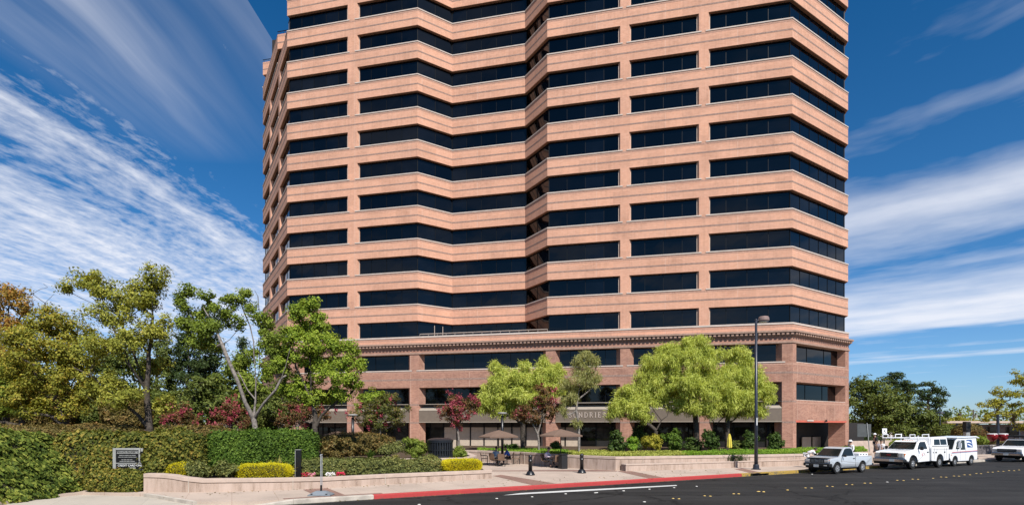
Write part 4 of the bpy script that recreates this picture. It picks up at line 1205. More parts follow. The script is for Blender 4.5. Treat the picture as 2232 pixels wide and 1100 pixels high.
hedge('box_hedge', 'tall glossy green clipped hedge between the ivy and the brown shrubs', hb0, hb1, 1.6, 0.9, 2.72, 'hedge', 17000, 0.115, rough=0.10)
# sign in the ivy
sg = thing('car_park_sign', 'black and white private property sign framed in the ivy, over a credit card notice', 'sign', (XA(283, 23.62), 23.62, 0.6))
Ys = 23.62
def sx(px): return XA(px, Ys)
def sz_(py): return EYE + (HY - py) * Ys / FOC
m = MB()
m.box(((sx(242) + sx(336)) / 2, Ys + 0.22, (sz_(976) + sz_(1031)) / 2), (sx(336) - sx(242), 0.24, sz_(976) - sz_(1031)))
m.build('backing', [M['galv']], sg, world=True)
m = MB()
def panel(m, x0, x1, y0, y1, y, d, mi=0): m.box(((sx(x0) + sx(x1)) / 2, y, (sz_(y0) + sz_(y1)) / 2), (sx(x1) - sx(x0), d, sz_(y0) - sz_(y1)), 0 if mi == 0 else mi)
panel(m, 251, 301, 979.5, 1007.5, Ys + 0.075, 0.05); panel(m, 304, 334, 983, 1007, Ys + 0.075, 0.05); panel(m, 251.5, 334, 1009.5, 1022.5, Ys + 0.075, 0.05)
m.build('board', [M['black']], sg, world=True)
m = MB(); panel(m, 253, 299.5, 981.5, 987.5, Ys + 0.045, 0.008); m.build('title_bar', [M['galv']], sg, world=True)
m = MB(); panel(m, 250.3, 251, 978.5, 1024, Ys + 0.06, 0.06); panel(m, 301, 304, 978.5, 1008.5, Ys + 0.06, 0.06); panel(m, 251, 335, 1007.6, 1009.4, Ys + 0.06, 0.06); panel(m, 250, 335, 1022.6, 1023.6, Ys + 0.06, 0.06); panel(m, 250, 301, 978.2, 979.4, Ys + 0.06, 0.06)
m.build('frame', [M['galv']], sg, world=True)
xd, nd = (1, 0), (0, -1)
def sline(txt, cx_, cy_, hpx, mat='white', sp=1.0, wgt=0.0):
    t = text_obj(txt, hpx * Ys / FOC * 1.38, M[mat], sg, (sx(cx_), Ys + 0.038 if mat != 'white' else Ys + 0.046, sz_(cy_)), xd, nd, 0.003, 'lettering', sp, weight=wgt)
    return t
sline('PRIVATE PROPERTY', 276.3, 984.4, 3.9, 'black', 1.0, 0.003)
sline('CREDIT CARD ONLY - NO CASH', 299.5, 1013.6, 4.4, 'white', 1.0, 0.0)
m = MB()
for y, segs in ((991.4, [(258, 266), (267, 270), (271, 279), (280.5, 284), (285, 294)]), (995.2, [(256, 262), (263, 268), (269, 277), (278, 288), (289, 296)]),
                (1001.0, [(263, 267), (268, 274), (275, 281), (282, 287)]), (1004.4, [(259, 268), (269, 273), (274, 281), (282, 292)]), (1005.5, [(308, 313), (314, 320), (321, 328)]), (1001.5, [(308, 316), (317, 326)])):
    for a_, b_ in segs: panel(m, a_, b_, y - 0.55, y + 0.55, Ys + 0.046, 0.006)
panel(m, 279, 294, 1017.8, 1020.4, Ys + 0.046, 0.006)
m.build('small_print', [M['galv']], sg, world=True)

# ------------------------------------------------------------------ planter shrubs, front row
shrub('yellow_shrub', 'clipped bright yellow cushion shrub left of the black post', 'shrub', (XA(574, 24.6), 24.75, 0.83), (1.18, 0.62, 0.40), 'yellow', 9000, 0.05, rz=0.2, sup=3.6, rough=0.05, aspect=0.5, style='spike')
shrub('yellow_shrub', 'small yellow shrub behind the curved left end of the planter wall', 'shrub', (XA(384, 24.2), 24.25, 0.98), (0.62, 0.5, 0.36), 'yellow', 3600, 0.05, sup=2.8, rough=0.06, aspect=0.5, style='spike')
shrub('yellow_shrub', 'clipped yellow shrub at the right end of the low planter hedge', 'shrub', (XA(1005, 29.2), 29.4, 0.80), (1.08, 0.75, 0.36), 'yellow', 9000, 0.055, rz=0.45, sup=4, rough=0.05, aspect=0.5, style='spike')
bush('low_shrub', 'grey green low shrub just right of the small yellow shrub', 432, 1022, 24.3, 34, 18, 'hedgel', 0.10, 60, lobes=9)
bush('low_shrub', 'brownish green low shrub between the grey green one and the yellow cushion', 487, 1022, 24.4, 36, 19, 'hedgel', 0.10, 60, lobes=9)
hedge('low_hedge', 'low mottled hedge behind the red and white flowers', Vector((XA(655, 26.2), 26.0)), Vector((XA(800, 27.0), 27.0)), 1.0, 0.5, 1.32, 'hedgel', 6000, 0.11, rough=0.07, sup=5)
hedge('low_hedge', 'low dense green hedge along the planter wall below the black slatted bin', Vector((XA(765, 26.0), 26.0)), Vector((XA(966, 28.7), 28.7)), 1.1, 0.45, 1.26, 'hedgel', 9000, 0.115, rough=0.13, sup=5)
# strap-leaved grasses
def strap_plant(name, label, c, n, ln, leaf, wd=0.035, spread=0.75, cat='plant'):
    t = thing(name, label, cat, c)
    vs = []
    for i in range(n):
        an = random.uniform(0, 6.283); out = random.uniform(0.1, spread); l = ln * random.uniform(.6, 1.2)
        d = Vector((math.cos(an), math.sin(an), 0)); b = Vector((-d.y, d.x, 0)) * wd * random.uniform(.7, 1.3)
        p0 = d * 0.05; p1 = d * (out * l * .4) + Vector((0, 0, l * .6)); p2 = d * (out * l * 1.0) + Vector((0, 0, l * (1.0 - out * .35)))
        vs += [p0 - b, p0 + b, p1 + b * .8, p1 - b * .8, p1 - b * .8, p1 + b * .8, p2 + b * .1, p2 - b * .1]
    np_mesh('leaves', np.array([v[:] for v in vs]), 4, [L[leaf]], t)
    return t
for i, (px, py, yy, n, l, lab) in enumerate([(608, 1008, 25.6, 60, 0.95, 'spiky variegated plant behind the yellow cushion shrub'), (578, 1006, 25.5, 40, 0.8, 'spiky variegated plant half hidden at the left of its larger twin'),
        (545, 1004, 25.3, 24, 0.7, 'sparse spiky plant under the green hedge'), (634, 1015, 25.6, 26, 0.6, 'small straw coloured spiky plant beside the black post')]):
    strap_plant('flax_plant', lab, (XA(px, yy), yy, 0.5), n, l, 'strap')
strap_plant('grass_tuft', 'bright green grass tuft in front of the brown shrubs', (XA(807, 30.2), 30.2, 1.02), 160, 0.62, 'hedge', 0.02, 0.9)
strap_plant('grass_tuft', 'straw coloured dry grass tuft beside the upper planter wall', (XA(862, 30.2), 30.2, 1.0), 120, 0.42, 'strap', 0.02, 1.0)
# flowers
def flowers(label, c, half, mat, n, cat='flowers'):
    t = thing('flower_clump', label, cat, c)
    p = rng.uniform(-1, 1, (n, 3)) * np.array(half); p[:, 2] = np.abs(p[:, 2])
    np_mesh('petals', leaf_quads(p, np.tile([0, -0.4, 1.0], (n, 1)), 0.075, 0.9, 0.5), 4, [L[mat]], t)
    q = rng.uniform(-1, 1, (n, 3)) * np.array(half); q[:, 2] = np.abs(q[:, 2]) * 0.7 - 0.05
    np_mesh('leaves', leaf_quads(q, np.tile([0, -0.3, 1.0], (n, 1)), 0.07, 0.7, 0.7), 4, [L['green']], t)
for px, py, w_, mt, lab in [(666, 1034, .16, 'red', 'red flowers close beside the black post'), (679, 1035, .15, 'petal_p', 'pale pink flowers between the red and violet ones'), (690, 1031, .11, 'petal_v', 'small clump of violet flowers left of the sign stand pole'),
        (719, 1034, .22, 'petal_w', 'white flowers right of the sign stand pole'), (742, 1033, .17, 'red', 'crimson flowers right of the white flowers')]:
    c = P(px, py + 3, 0.52); flowers(lab, (c.x, c.y + 0.05, 0.5), (w_, 0.18, 0.20), mt, 130)
# second tier: brown and feathery shrubs
bush('brown_shrub', 'rounded brown green shrub next to the tall green hedge', 735, 976, 30.4, 50, 30, 'hedgeb', 0.12, 60, lobes=10)
bush('brown_shrub', 'wide rusty brown shrub in the middle of the upper planter', 806, 968, 32.6, 70, 26, 'hedgeb', 0.12, 60, lobes=14)
bush('grey_shrub', 'grey twiggy shrub left of the feathery green one', 852, 980, 31.4, 34, 22, 'hedgel', 0.10, 60, lobes=8)
bush('feathery_shrub', 'feathery light green shrub left of the round black bin', 906, 974, 32.4, 36, 29, 'juniper', 0.16, 80, lobes=9, aspect=0.22)
bush('feathery_shrub', 'feathery green shrub peeking out right of the round black bin', 996, 984, 32.9, 24, 18, 'juniper', 0.15, 70, lobes=7, aspect=0.22)
shrub('brown_shrub', 'low rusty shrub behind the wide brown one, below the small lamp post', 'shrub', (XA(770, 36), 36, 1.75), (2.4, 0.9, 0.80), 'hedgeb', 6000, 0.10, sup=3, rough=0.10)
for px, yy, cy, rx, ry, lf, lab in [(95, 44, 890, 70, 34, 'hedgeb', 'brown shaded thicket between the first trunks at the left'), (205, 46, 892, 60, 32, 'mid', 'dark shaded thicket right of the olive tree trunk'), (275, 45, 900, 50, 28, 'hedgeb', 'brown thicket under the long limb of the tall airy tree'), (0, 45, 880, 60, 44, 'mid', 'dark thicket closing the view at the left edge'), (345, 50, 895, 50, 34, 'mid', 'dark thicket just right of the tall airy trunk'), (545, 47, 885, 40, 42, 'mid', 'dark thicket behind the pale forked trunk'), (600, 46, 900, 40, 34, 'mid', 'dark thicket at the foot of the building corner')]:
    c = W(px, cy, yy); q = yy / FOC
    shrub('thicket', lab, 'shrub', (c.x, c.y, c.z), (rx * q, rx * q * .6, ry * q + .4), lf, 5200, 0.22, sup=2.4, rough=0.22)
# dry bank behind the ivy
for px, yy, rx, rz_, lab in [(60, 29, 2.6, 0.65, 'brownish bank shrub behind the ivy at the far left'), (200, 29.6, 2.8, 0.6, 'rusty bank shrub behind the ivy, below the olive tree'), (420, 31, 2.2, 0.4, 'dull brown bank shrub left of the pale forked trunk')]:
    shrub('bank_shrub', lab, 'shrub', (XA(px, yy), yy, 2.5), (rx, 1.0, rz_ * .5 + 0.25), 'hedgeb', 7000, 0.11, sup=2.8, rough=0.14)

# ------------------------------------------------------------------ left trees
Y = 30.0
b0 = gbase(326, Y, 1.0)
plant('liquidambar_tree', 'tall airy yellow green tree with a long limb reaching left, behind the ivy', 'tree', b0,
  [[b0] + S(Y, (326, 935), (322, 890), (319, 850), (324, 800), (330, 740), (333, 690), (338, 630)),
   S(Y, (322, 925), (300, 903, -.3), (250, 862, -.7), (200, 818, -1.0), (160, 800, -1.2)),
   S(Y, (319, 850), (300, 795, .5), (278, 740, .8), (262, 690, 1.0), (240, 645, 1.0)), S(Y, (315, 850), (285, 800, -.8), (270, 760, -1.2))],
  B(Y, (338, 600, 30, 26), (330, 645, 36, 32, .5), (300, 640, 30, 40, -.6), (262, 650, 36, 34, .8), (195, 605, 30, 24, .6), (216, 630, 30, 22, .3), (148, 628, 16, 12), (236, 690, 52, 26, -.5),
    (345, 705, 24, 34), (300, 730, 50, 30, -.8), (250, 755, 60, 32, -1), (190, 760, 40, 34), (330, 800, 36, 24, .8), (215, 835, 60, 26, -.8), (270, 865, 60, 22, -1.0), (350, 880, 24, 26, .6), dens=0.82),
  'amber', 108, 0.135, rt=0.19, cr=0.44, per=1.15, flat=0.85)
Y = 33.0
b0 = gbase(143, Y, 1.0)
plant('olive_tree', 'broad olive yellow tree left of the tall airy one', 'tree', b0,
  [[b0] + S(Y, (143, 930), (142, 870), (130, 800), (105, 735), (98, 660)), S(Y, (142, 880), (160, 830), (185, 790)), S(Y, (142, 890), (90, 850, -.6), (60, 820, -.8)), S(Y, (146, 915), (110, 905, -.5), (85, 903, -.6))],
  B(Y, (105, 700, 46, 34), (60, 735, 50, 34, -.6), (150, 720, 46, 30, .6), (100, 770, 70, 34, -.8), (170, 790, 46, 34), (50, 800, 50, 36, .4), (130, 830, 70, 30, -.8), (60, 860, 50, 30, -.4), (180, 860, 46, 26, .2), (120, 890, 60, 20, -.6)),
  'olive', 104, 0.145, rt=0.2, cr=0.52, per=1.05, flat=0.85, bare=np.array([W(95, 618, Y)[:], W(88, 630, Y)[:], W(104, 626, Y)[:], W(70, 640, Y)[:], W(118, 640, Y)[:]]))
Y = 35.0
b0 = gbase(12, Y, 1.0)
plant('autumn_tree', 'tree with rusty red top at the far left edge', 'tree', b0,
  [[b0] + S(Y, (12, 930), (14, 850), (8, 760), (18, 680), (22, 640)), S(Y, (12, 880), (-40, 800), (-60, 740))],
  B(Y, (18, 640, 34, 24), (38, 665, 30, 18), (-14, 670, 34, 34), (24, 715, 40, 34), (-40, 760, 44, 50), (20, 780, 40, 40), (-50, 700, 40, 30)), 'autumn', 74, 0.165, rt=0.18, cr=0.5, per=0.9, flat=0.85)
b0 = gbase(47, 34.0, 1.0)
plant('green_tree', 'leaning short trunked green tree second from the left edge', 'tree', b0,
  [[b0] + S(34, (47, 930), (50, 895), (66, 860), (70, 820)), S(34, (49, 905), (30, 888), (18, 870))],
  B(34, (20, 850, 40, 30, -.5), (70, 850, 40, 34), (0, 890, 40, 24), (60, 890, 36, 20, -.6), (20, 810, 50, 30)), 'green', 80, 0.16, rt=0.18, cr=0.5, per=1.0, flat=0.85)
Y = 31.0
b0 = gbase(557, Y, 1.0)
plant('pale_trunk_tree', 'sparse tree with pale trunk forking into many bare limbs', 'tree', b0,
  [[b0] + S(Y, (557, 935), (553, 912), (557, 870), (556, 800), (553, 745), (545, 710), (532, 680), (524, 655)),
   S(Y, (553, 915), (535, 878, -.3), (518, 830, -.5), (500, 790, -.6), (484, 750, -.6), (472, 722, -.5), (455, 690, -.3), (440, 665)),
   S(Y, (556, 890), (540, 850, .5), (522, 815, .8), (508, 790, 1)),
   S(Y, (557, 860), (566, 800, .3), (568, 740, .4), (566, 690, .4), (562, 645, .3)), S(Y, (555, 905), (575, 878, -.4), (600, 850, -.6), (622, 800, -.6), (632, 760, -.5))],
  B(Y, (408, 638, 24, 14), (396, 652, 14, 12), (448, 652, 18, 14), (436, 678, 24, 20, .5), (468, 668, 16, 14, -.4), (496, 650, 16, 14), (488, 690, 20, 20, .3), (418, 706, 30, 18), (450, 720, 36, 18, -.4), (432, 748, 34, 16, .3),
    (470, 745, 26, 14), (520, 648, 20, 14), (535, 640, 14, 10), (522, 700, 16, 16), (566, 690, 20, 14), (590, 700, 20, 16, .4), (580, 740, 20, 18), (608, 730, 18, 14), (600, 765, 26, 18), (505, 800, 26, 16, .8), (610, 805, 24, 16), (400, 668, 16, 14), (425, 730, 26, 16, .6), (460, 700, 22, 14, -.5), (545, 665, 12, 12), (500, 675, 14, 14), (575, 715, 18, 14), dens=1.0),
  'green', 108, 0.135, rt=0.15, bark='barkp', cr=0.38, per=0.95, flat=0.85, bare=np.array([W(555, 632, Y)[:], W(572, 640, Y)[:], W(500, 740, Y)[:], W(388, 690, Y)[:], W(400, 720, Y)[:], W(585, 650, Y)[:]]))
Y = 31.6
b0 = gbase(686, Y, 1.0)
plant('bright_tree', 'lush bright green tree in front of the left corner of the building', 'tree', b0,
  [[b0] + S(Y, (686, 935), (682, 880), (678, 820), (677, 750), (678, 690), (676, 665)), S(Y, (682, 890), (705, 860, .4), (735, 830, .5)), S(Y, (681, 870), (665, 840), (645, 800, -.4)), S(Y, (684, 925), (700, 905), (716, 890))],
  B(Y, (676, 668, 30, 16), (652, 684, 24, 18, -.3), (698, 684, 24, 18, .3), (672, 705, 44, 22), (640, 728, 24, 14, -.5), (700, 730, 42, 22), (664, 748, 40, 22, -.8), (728, 752, 30, 20), (762, 758, 20, 20), (690, 780, 50, 24, .5), (640, 780, 36, 24, -.3),
    (748, 790, 34, 20), (782, 792, 17, 16), (612, 760, 20, 18), (600, 800, 34, 22, -.4), (716, 820, 46, 22, -.5), (764, 828, 30, 18), (660, 830, 46, 24, .6), (690, 862, 44, 22, .3), (740, 862, 34, 18), (630, 850, 30, 20), dens=0.95),
  'bright', 108, 0.132, rt=0.17, cr=0.40, per=1.15, flat=0.8)
# background trees on the left, each with its own crown
BT = [(250, 52, 'mid', 'deciduous_tree', 'mid green tree behind the limb of the tall airy tree', [(250, 830, 60, 60), (230, 780, 44, 40), (280, 790, 44, 36), (210, 870, 50, 30), (300, 870, 50, 30)]),
 (60, 54, 'mid', 'deciduous_tree', 'shaded green tree filling in behind the olive tree', [(60, 850, 80, 50), (20, 800, 60, 50), (110, 840, 60, 40), (140, 790, 50, 40)]),
 (-40, 50, 'dark', 'deciduous_tree', 'dark tree cut by the left edge of the view', [(-30, 860, 60, 60), (-20, 800, 50, 50)]),
 (408, 58, 'dark', 'conifer', 'tall dark conifer left of the pale forked trunk', [(408, 700, 14, 34), (405, 760, 34, 40), (408, 820, 46, 46), (400, 880, 60, 34), (440, 790, 26, 40), (375, 800, 26, 50)]),
 (455, 60, 'dark', 'conifer', 'dark conifer seen through the sparse tree', [(460, 710, 12, 34), (462, 770, 26, 40), (462, 830, 40, 46), (470, 885, 50, 30)]),
 (528, 62, 'dark', 'conifer', 'small pointed conifer in the gap beside the building', [(530, 752, 8, 24), (530, 790, 16, 28), (530, 840, 26, 40), (530, 890, 40, 30)]),
 (500, 46, 'green', 'deciduous_tree', 'bright leafy tree between the limbs of the pale trunk', [(518, 805, 36, 30), (540, 770, 22, 18), (480, 840, 34, 26), (560, 840, 30, 26), (500, 870, 44, 26)]),
 (440, 44, 'mid', 'deciduous_tree', 'dense shaded tree above the first pink crape myrtle', [(450, 840, 50, 30), (420, 870, 44, 30), (480, 880, 44, 28), (440, 905, 60, 20)]),
 (610, 44, 'mid', 'deciduous_tree', 'shaded tree under the building corner', [(615, 860, 40, 30), (590, 890, 44, 24), (640, 890, 40, 24)]),
 (340, 56, 'mid', 'deciduous_tree', 'shaded green tree right of the tall airy trunk', [(345, 840, 40, 44), (340, 790, 30, 36), (370, 880, 44, 30), (355, 755, 20, 30)])]
for px, Yb, lf, nm, lab, bl in BT:
    b0 = gbase(px, Yb, 0.5)
    top = min(e[1] for e in bl)
    plant(nm, lab, 'tree', b0, [[b0] + S(Yb, (px, 920), (px, 860), (px + 3, (top + 860) / 2), (px, top + 8))], B(Yb, *bl, dens=0.9), lf, 55, 0.27, rt=0.24, cr=0.75, per=0.75, style='leaf', aspect=0.5)
# crape myrtles along the terrace
def crape(px, Yc, lab, bl, leaf='crape', nb_=40, per=1.0, base_py=955, z=1.0, tr='barkp', nl=60):
    b0 = gbase(px, Yc, z)
    plant('crape_myrtle', lab, 'tree', b0, [[b0] + S(Yc, (px - 2, base_py - 25), (px - 6, base_py - 60)), S(Yc, (px - 1, base_py - 22), (px + 8, base_py - 62)), S(Yc, (px - 1, base_py - 22), (px - 18, base_py - 58))],
          B(Yc, *bl), leaf, nl, 0.15, rt=0.085, bark=tr, cr=0.42, per=per, bloom=(nb_, 'bloom', 0.13) if nb_ else None, rmin=0.008, aspect=0.5)
crape(386, 40, 'pink flowering crape myrtle nearest the left, behind the brown bank', [(386, 900, 34, 24), (372, 915, 26, 20), (408, 915, 24, 18)], nb_=34)
crape(503, 40, 'pink flowering crape myrtle left of the pale forked trunk', [(505, 895, 30, 20), (485, 915, 28, 18), (525, 912, 24, 18)], nb_=46)
crape(650, 39, 'reddish crape myrtle behind the bright tree trunk', [(640, 900, 44, 22), (668, 890, 24, 18), (700, 898, 24, 20), (625, 918, 26, 16)], nb_=26)
crape(830, 39.5, 'greenish bronze crape myrtle in front of the second brick pier from the left', [(830, 888, 40, 22), (800, 905, 30, 22), (862, 900, 30, 24), (830, 918, 46, 18), (846, 868, 26, 12)], leaf='crapeg', nb_=22, nl=75, base_py=960)
crape(1000, 44, 'vivid pink crape myrtle left of the pale willowy trees', [(1000, 890, 34, 18), (972, 893, 22, 20), (1030, 892, 20, 20), (1000, 912, 26, 14), (986, 872, 20, 10), (1020, 876, 18, 10)], nb_=105, base_py=965, z=0.84)
crape(1174, 42.5, 'rusty brown crape myrtle between the two brown parasols', [(1172, 880, 38, 24), (1184, 852, 22, 16), (1146, 900, 32, 16), (1200, 895, 30, 18), (1170, 912, 36, 14), (1130, 905, 18, 10)], nb_=24, base_py=970, z=0.84, nl=70)
plant('bright_tree', 'small bright green tree overlapping the greenish bronze crape myrtle', 'tree', gbase(815, 42, .9), [[gbase(815, 42, .9)] + S(42, (815, 930), (814, 890), (812, 862))],
      B(42, (812, 862, 32, 18), (790, 876, 20, 16), (838, 870, 20, 12)), 'bright', 60, 0.16, rt=0.10, cr=0.4)

# ------------------------------------------------------------------ pepper trees in front of the shops
def pepper(name, lab, px, Yp, stems, bl, leaf='pepper', nl=175, ln=0.32, rt=0.22, per=1.0, cr=0.50, dens=1.0, z=0.84, bark='bark'):
    b0 = gbase(px, Yp, z)
    st = [[b0] + S(Yp, *stems[0])] + [S(Yp, *q) for q in stems[1:]]
    return plant(name, lab, 'tree', b0, st, B(Yp, *bl, dens=dens), leaf, nl, ln, rt=rt, cr=cr, style='strand', per=per, flat=0.9, bark=bark)
pepper('pepper_tree', 'large weeping lime green tree with a stout trunk, centre of its group', 1517, 46, [[(1517, 930), (1515, 900), (1510, 860), (1505, 800), (1510, 760)], [(1515, 900), (1545, 855), (1570, 800)], [(1514, 905), (1480, 860), (1450, 800)]],
  [(1508, 752, 40, 22), (1470, 770, 36, 22, .5), (1545, 772, 36, 22), (1500, 790, 60, 28, -.8), (1440, 800, 44, 28), (1560, 815, 46, 30, .5), (1410, 830, 32, 26), (1480, 840, 56, 30, -1.2), (1540, 850, 56, 30, -1.0), (1430, 865, 46, 24, -.5), (1500, 885, 44, 18, -1), (1550, 890, 44, 16, -.6), (1590, 870, 34, 26), (1395, 880, 22, 22)])
pepper('pepper_tree', 'weeping lime green tree at the right of the group, partly behind the lamp pole', 1585, 47.5, [[(1585, 940), (1588, 900), (1605, 850), (1615, 790)], [(1588, 905), (1560, 925), (1545, 905)], [(1590, 900), (1640, 860)]],
  [(1605, 775, 22, 18), (1625, 795, 26, 22), (1600, 820, 36, 26), (1645, 830, 32, 26), (1660, 860, 26, 26), (1625, 870, 36, 22, -.5), (1652, 895, 30, 14), (1600, 895, 36, 14)])
pepper('pepper_tree', 'leaning weeping tree at the left of the group, beside the sign lettering', 1428, 45, [[(1430, 938), (1442, 915), (1420, 885), (1395, 865)], [(1440, 918), (1455, 905), (1460, 880)]],
  [(1368, 870, 30, 18), (1350, 890, 26, 18), (1385, 890, 30, 20), (1338, 905, 16, 10), (1400, 908, 26, 12), (1370, 850, 18, 10)], rt=0.17)
pepper('pepper_tree', 'broad pale lime weeping tree behind the rusty crape myrtle', 1140, 47, [[(1140, 945), (1138, 900), (1140, 860), (1150, 820)], [(1139, 905), (1100, 865), (1080, 830)], [(1139, 900), (1190, 855), (1205, 815)]],
  [(1100, 830, 44, 24), (1080, 860, 36, 28), (1150, 830, 50, 24), (1200, 815, 30, 20), (1195, 845, 36, 24), (1140, 865, 46, 24, -.6), (1060, 880, 20, 24), (1095, 893, 36, 20), (1218, 840, 16, 22), (1078, 800, 9, 7), (1142, 798, 8, 6), (1185, 790, 10, 9)], nl=180)
pepper('willowy_tree', 'slim grey green tree with a bare trunk in front of the sign lettering', 1262, 41.5, [[(1262, 950), (1261, 920), (1256, 895), (1262, 850), (1268, 810)], [(1258, 900), (1238, 905), (1230, 892)], [(1260, 880), (1285, 850)]],
  [(1272, 775, 12, 10), (1290, 785, 18, 10), (1300, 790, 10, 8), (1262, 790, 18, 12), (1275, 810, 28, 16), (1262, 835, 30, 18), (1245, 860, 24, 18), (1290, 835, 16, 20), (1236, 880, 12, 10), (1228, 900, 7, 9), (1258, 925, 10, 5), (1232, 840, 12, 12)], leaf='pepperd', rt=0.10, nl=95, ln=0.28, cr=0.36, bark='barkp')
# rounded shrubs above the street planter
SH = [(1345, 41, 26, 30, 962, 'gloss', 'glossy dark green rounded shrub nearest the patio'), (1374, 42.5, 20, 20, 966, 'cover', 'soft mid green rounded shrub beside the glossy one'), (1421, 41, 25, 26, 962, 'gold', 'golden variegated rounded shrub under the leaning pepper tree'),
      (1392, 46.5, 20, 34, 950, 'gloss', 'dark upright shrub behind the golden one'), (1467, 44.5, 30, 30, 962, 'hedge', 'dark leafy shrub right of the golden one'), (1512, 45, 26, 24, 968, 'gloss', 'low dark shrub below the stout pepper trunk'),
      (1550, 43.5, 25, 32, 955, 'gloss', 'dark camellia left of the folded yellow parasol'), (1632, 43.5, 24, 32, 958, 'gloss', 'dark camellia behind the lamp pole'), (1603, 44, 14, 16, 970, 'mid', 'small green shrub right of the folded yellow parasol'),
      (1690, 43, 19, 26, 962, 'gloss', 'pointed camellia at the foot of the corner pier'), (1113, 46, 16, 10, 975, 'gloss', 'small shrub below the storefront panels'), (1212, 47, 14, 12, 972, 'gloss', 'small shrub by the second storefront pier')]
for px, Yq, rx, ry, cy, lf, lab in SH:
    bush('rounded_shrub', lab, px, cy, Yq, rx, ry, lf, 0.15, 60)
# leafy ground cover (uncountable)
def cover(name, poly, z, n, ls, leaf, hgt=0.28):
    P2_ = np.array([[p.x, p.y] for p in poly]); lo, hi = P2_.min(0), P2_.max(0)
    q = rng.uniform(lo, hi, (n * 3, 2)); inside = np.zeros(len(q), bool); j = len(P2_) - 1
    for i in range(len(P2_)):
        xi, yi = P2_[i]; xj, yj = P2_[j]
        cnd = ((yi > q[:, 1]) != (yj > q[:, 1])) & (q[:, 0] < (xj - xi) * (q[:, 1] - yi) / (yj - yi + 1e-12) + xi)
        inside ^= cnd; j = i
    q = q[inside][:n]
    pz = z + rng.uniform(0, 1, len(q)) ** 0.6 * hgt * (0.75 + 0.35 * lump(np.c_[q, np.zeros(len(q))], 1.2, 5))
    c = np.c_[q, pz]
    o = np_mesh(name, leaf_quads(c, np.tile([0, -0.25, 1.0], (len(c), 1)), ls, 0.6, 0.7), 4, [L[leaf]])
    return tag(o, kind='stuff')
gp = [p + Vector((0.05, 0.32, 0)) for p in pl[3:4]] + [Rc + Vector((0, 0.45, 0)), P(1500, 1019.8) + Vector((0, .45, 0)), W(1500, 960, 40.5), W(1380, 960, 40.5), W(1240, 960, 42.5)]
cover('ground_cover', gp, 0.84, 16000, 0.11, 'cover2', 0.36)
gp = [P(1490, 1019.8) + Vector((0, .45, 0)), P(1655, 1015.5) + Vector((0, .45, 0)), P(1760, 1012.5) + Vector((0, .45, 0)), P(1900, 1006) + Vector((0, .45, 0)), W(1880, 960, 49), W(1640, 960, 43.5), W(1490, 960, 40.8)]
cover('ground_cover', gp, 0.84, 22000, 0.11, 'cover', 0.40)
gp = [p + Vector((0, 0.4, 0)) for p in pl[1:4]] + [W(1240, 960, 43.5), W(1040, 960, 47)]
cover('ground_cover', gp, 0.84, 9000, 0.11, 'cover', 0.40)
# narrow strands added in place of a dark patch on the street wall
tv = thing('dark_strands', 'dark strands hanging over the street planter wall in place of a dark patch', 'plant', (XA(1608, 38), 37.4, 0.9))
wall_d = (P(1655, 1015.5) - P(1500, 1019.8)).normalized()
base = P(1606, 1017.0) ; c_ = np.stack([np.array(base) + np.array(wall_d) * rng.normal() * 0.45 + np.array([0, -0.06, 0.84]) for _ in range(240)])
c_[:, 2] -= rng.uniform(-0.05, 0.28, 240)
np_mesh('stems', strands(c_, 0.3, 0.03, 0.1) - np.array(tv.location), 4, [L['dark']], tv)

# ------------------------------------------------------------------ right background trees
RT = [(1885, 78, 'mid', 'broadleaf_tree', 'broad green tree right against the building edge', [(1880, 840, 34, 22), (1868, 870, 30, 30), (1910, 850, 34, 26), (1900, 890, 50, 34), (1870, 925, 40, 26), (1925, 920, 44, 30)]),
 (1960, 74, 'mid', 'broadleaf_tree', 'dark olive tree behind the cab of the white utility truck', [(1960, 880, 36, 26), (1940, 905, 40, 30), (1985, 905, 36, 28), (1960, 935, 50, 20), (1930, 870, 30, 22)]),
 (2015, 73, 'mid', 'broadleaf_tree', 'brownish green tree over the rear of the utility truck', [(2010, 910, 30, 24), (2035, 925, 26, 22), (2000, 940, 40, 16)]),
 (1953, 92, 'dark', 'pine_tree', 'tall flat topped dark pine behind the green trees', [(1955, 818, 20, 8), (1938, 828, 18, 8), (1965, 836, 22, 10), (1950, 848, 26, 9), (1985, 850, 18, 8), (1970, 866, 22, 8), (1990, 840, 12, 6)]),
 (2022, 92, 'dark', 'pine_tree', 'open branched dark pine furthest right of the pair', [(2020, 838, 14, 7), (2038, 850, 18, 7), (2012, 856, 14, 7), (2050, 858, 14, 6), (2026, 868, 24, 6), (2052, 872, 16, 6), (2005, 880, 16, 6), (2040, 884, 20, 6), (2062, 902, 9, 8), (2030, 896, 14, 5)]),
 (2090, 120, 'sun', 'distant_tree', 'sunlit yellowish treetop over the station roof', [(2080, 915, 20, 8), (2105, 917, 22, 7), (2065, 920, 20, 10)]),
 (2246, 53, 'sun', 'plane_tree', 'sunlit yellow green street tree at the right edge', [(2222, 822, 24, 16), (2240, 840, 30, 26), (2180, 852, 26, 12), (2205, 865, 34, 20), (2150, 880, 20, 8), (2175, 880, 30, 14), (2200, 900, 40, 16), (2235, 890, 30, 26), (2160, 905, 18, 8), (2235, 925, 30, 14), (2150, 912, 12, 5)])]
for px, Yb, lf, nm, lab, bl in RT:
    b0 = gbase(px, Yb, 0.1); top = min(e[1] for e in bl)
    pine = nm == 'pine_tree'
    ls = 0.34 if Yb > 60 else 0.2
    plant(nm, lab, 'tree', b0, [[b0] + S(Yb, (px, 940), (px + 2, 900), (px, top + 14))], B(Yb, *bl, dens=0.8), lf, 55, ls, rt=0.32 if Yb > 60 else 0.2, cr=0.95 if Yb > 60 else 0.45, per=0.6, flat=0.45 if pine else 0.6, aspect=0.5)
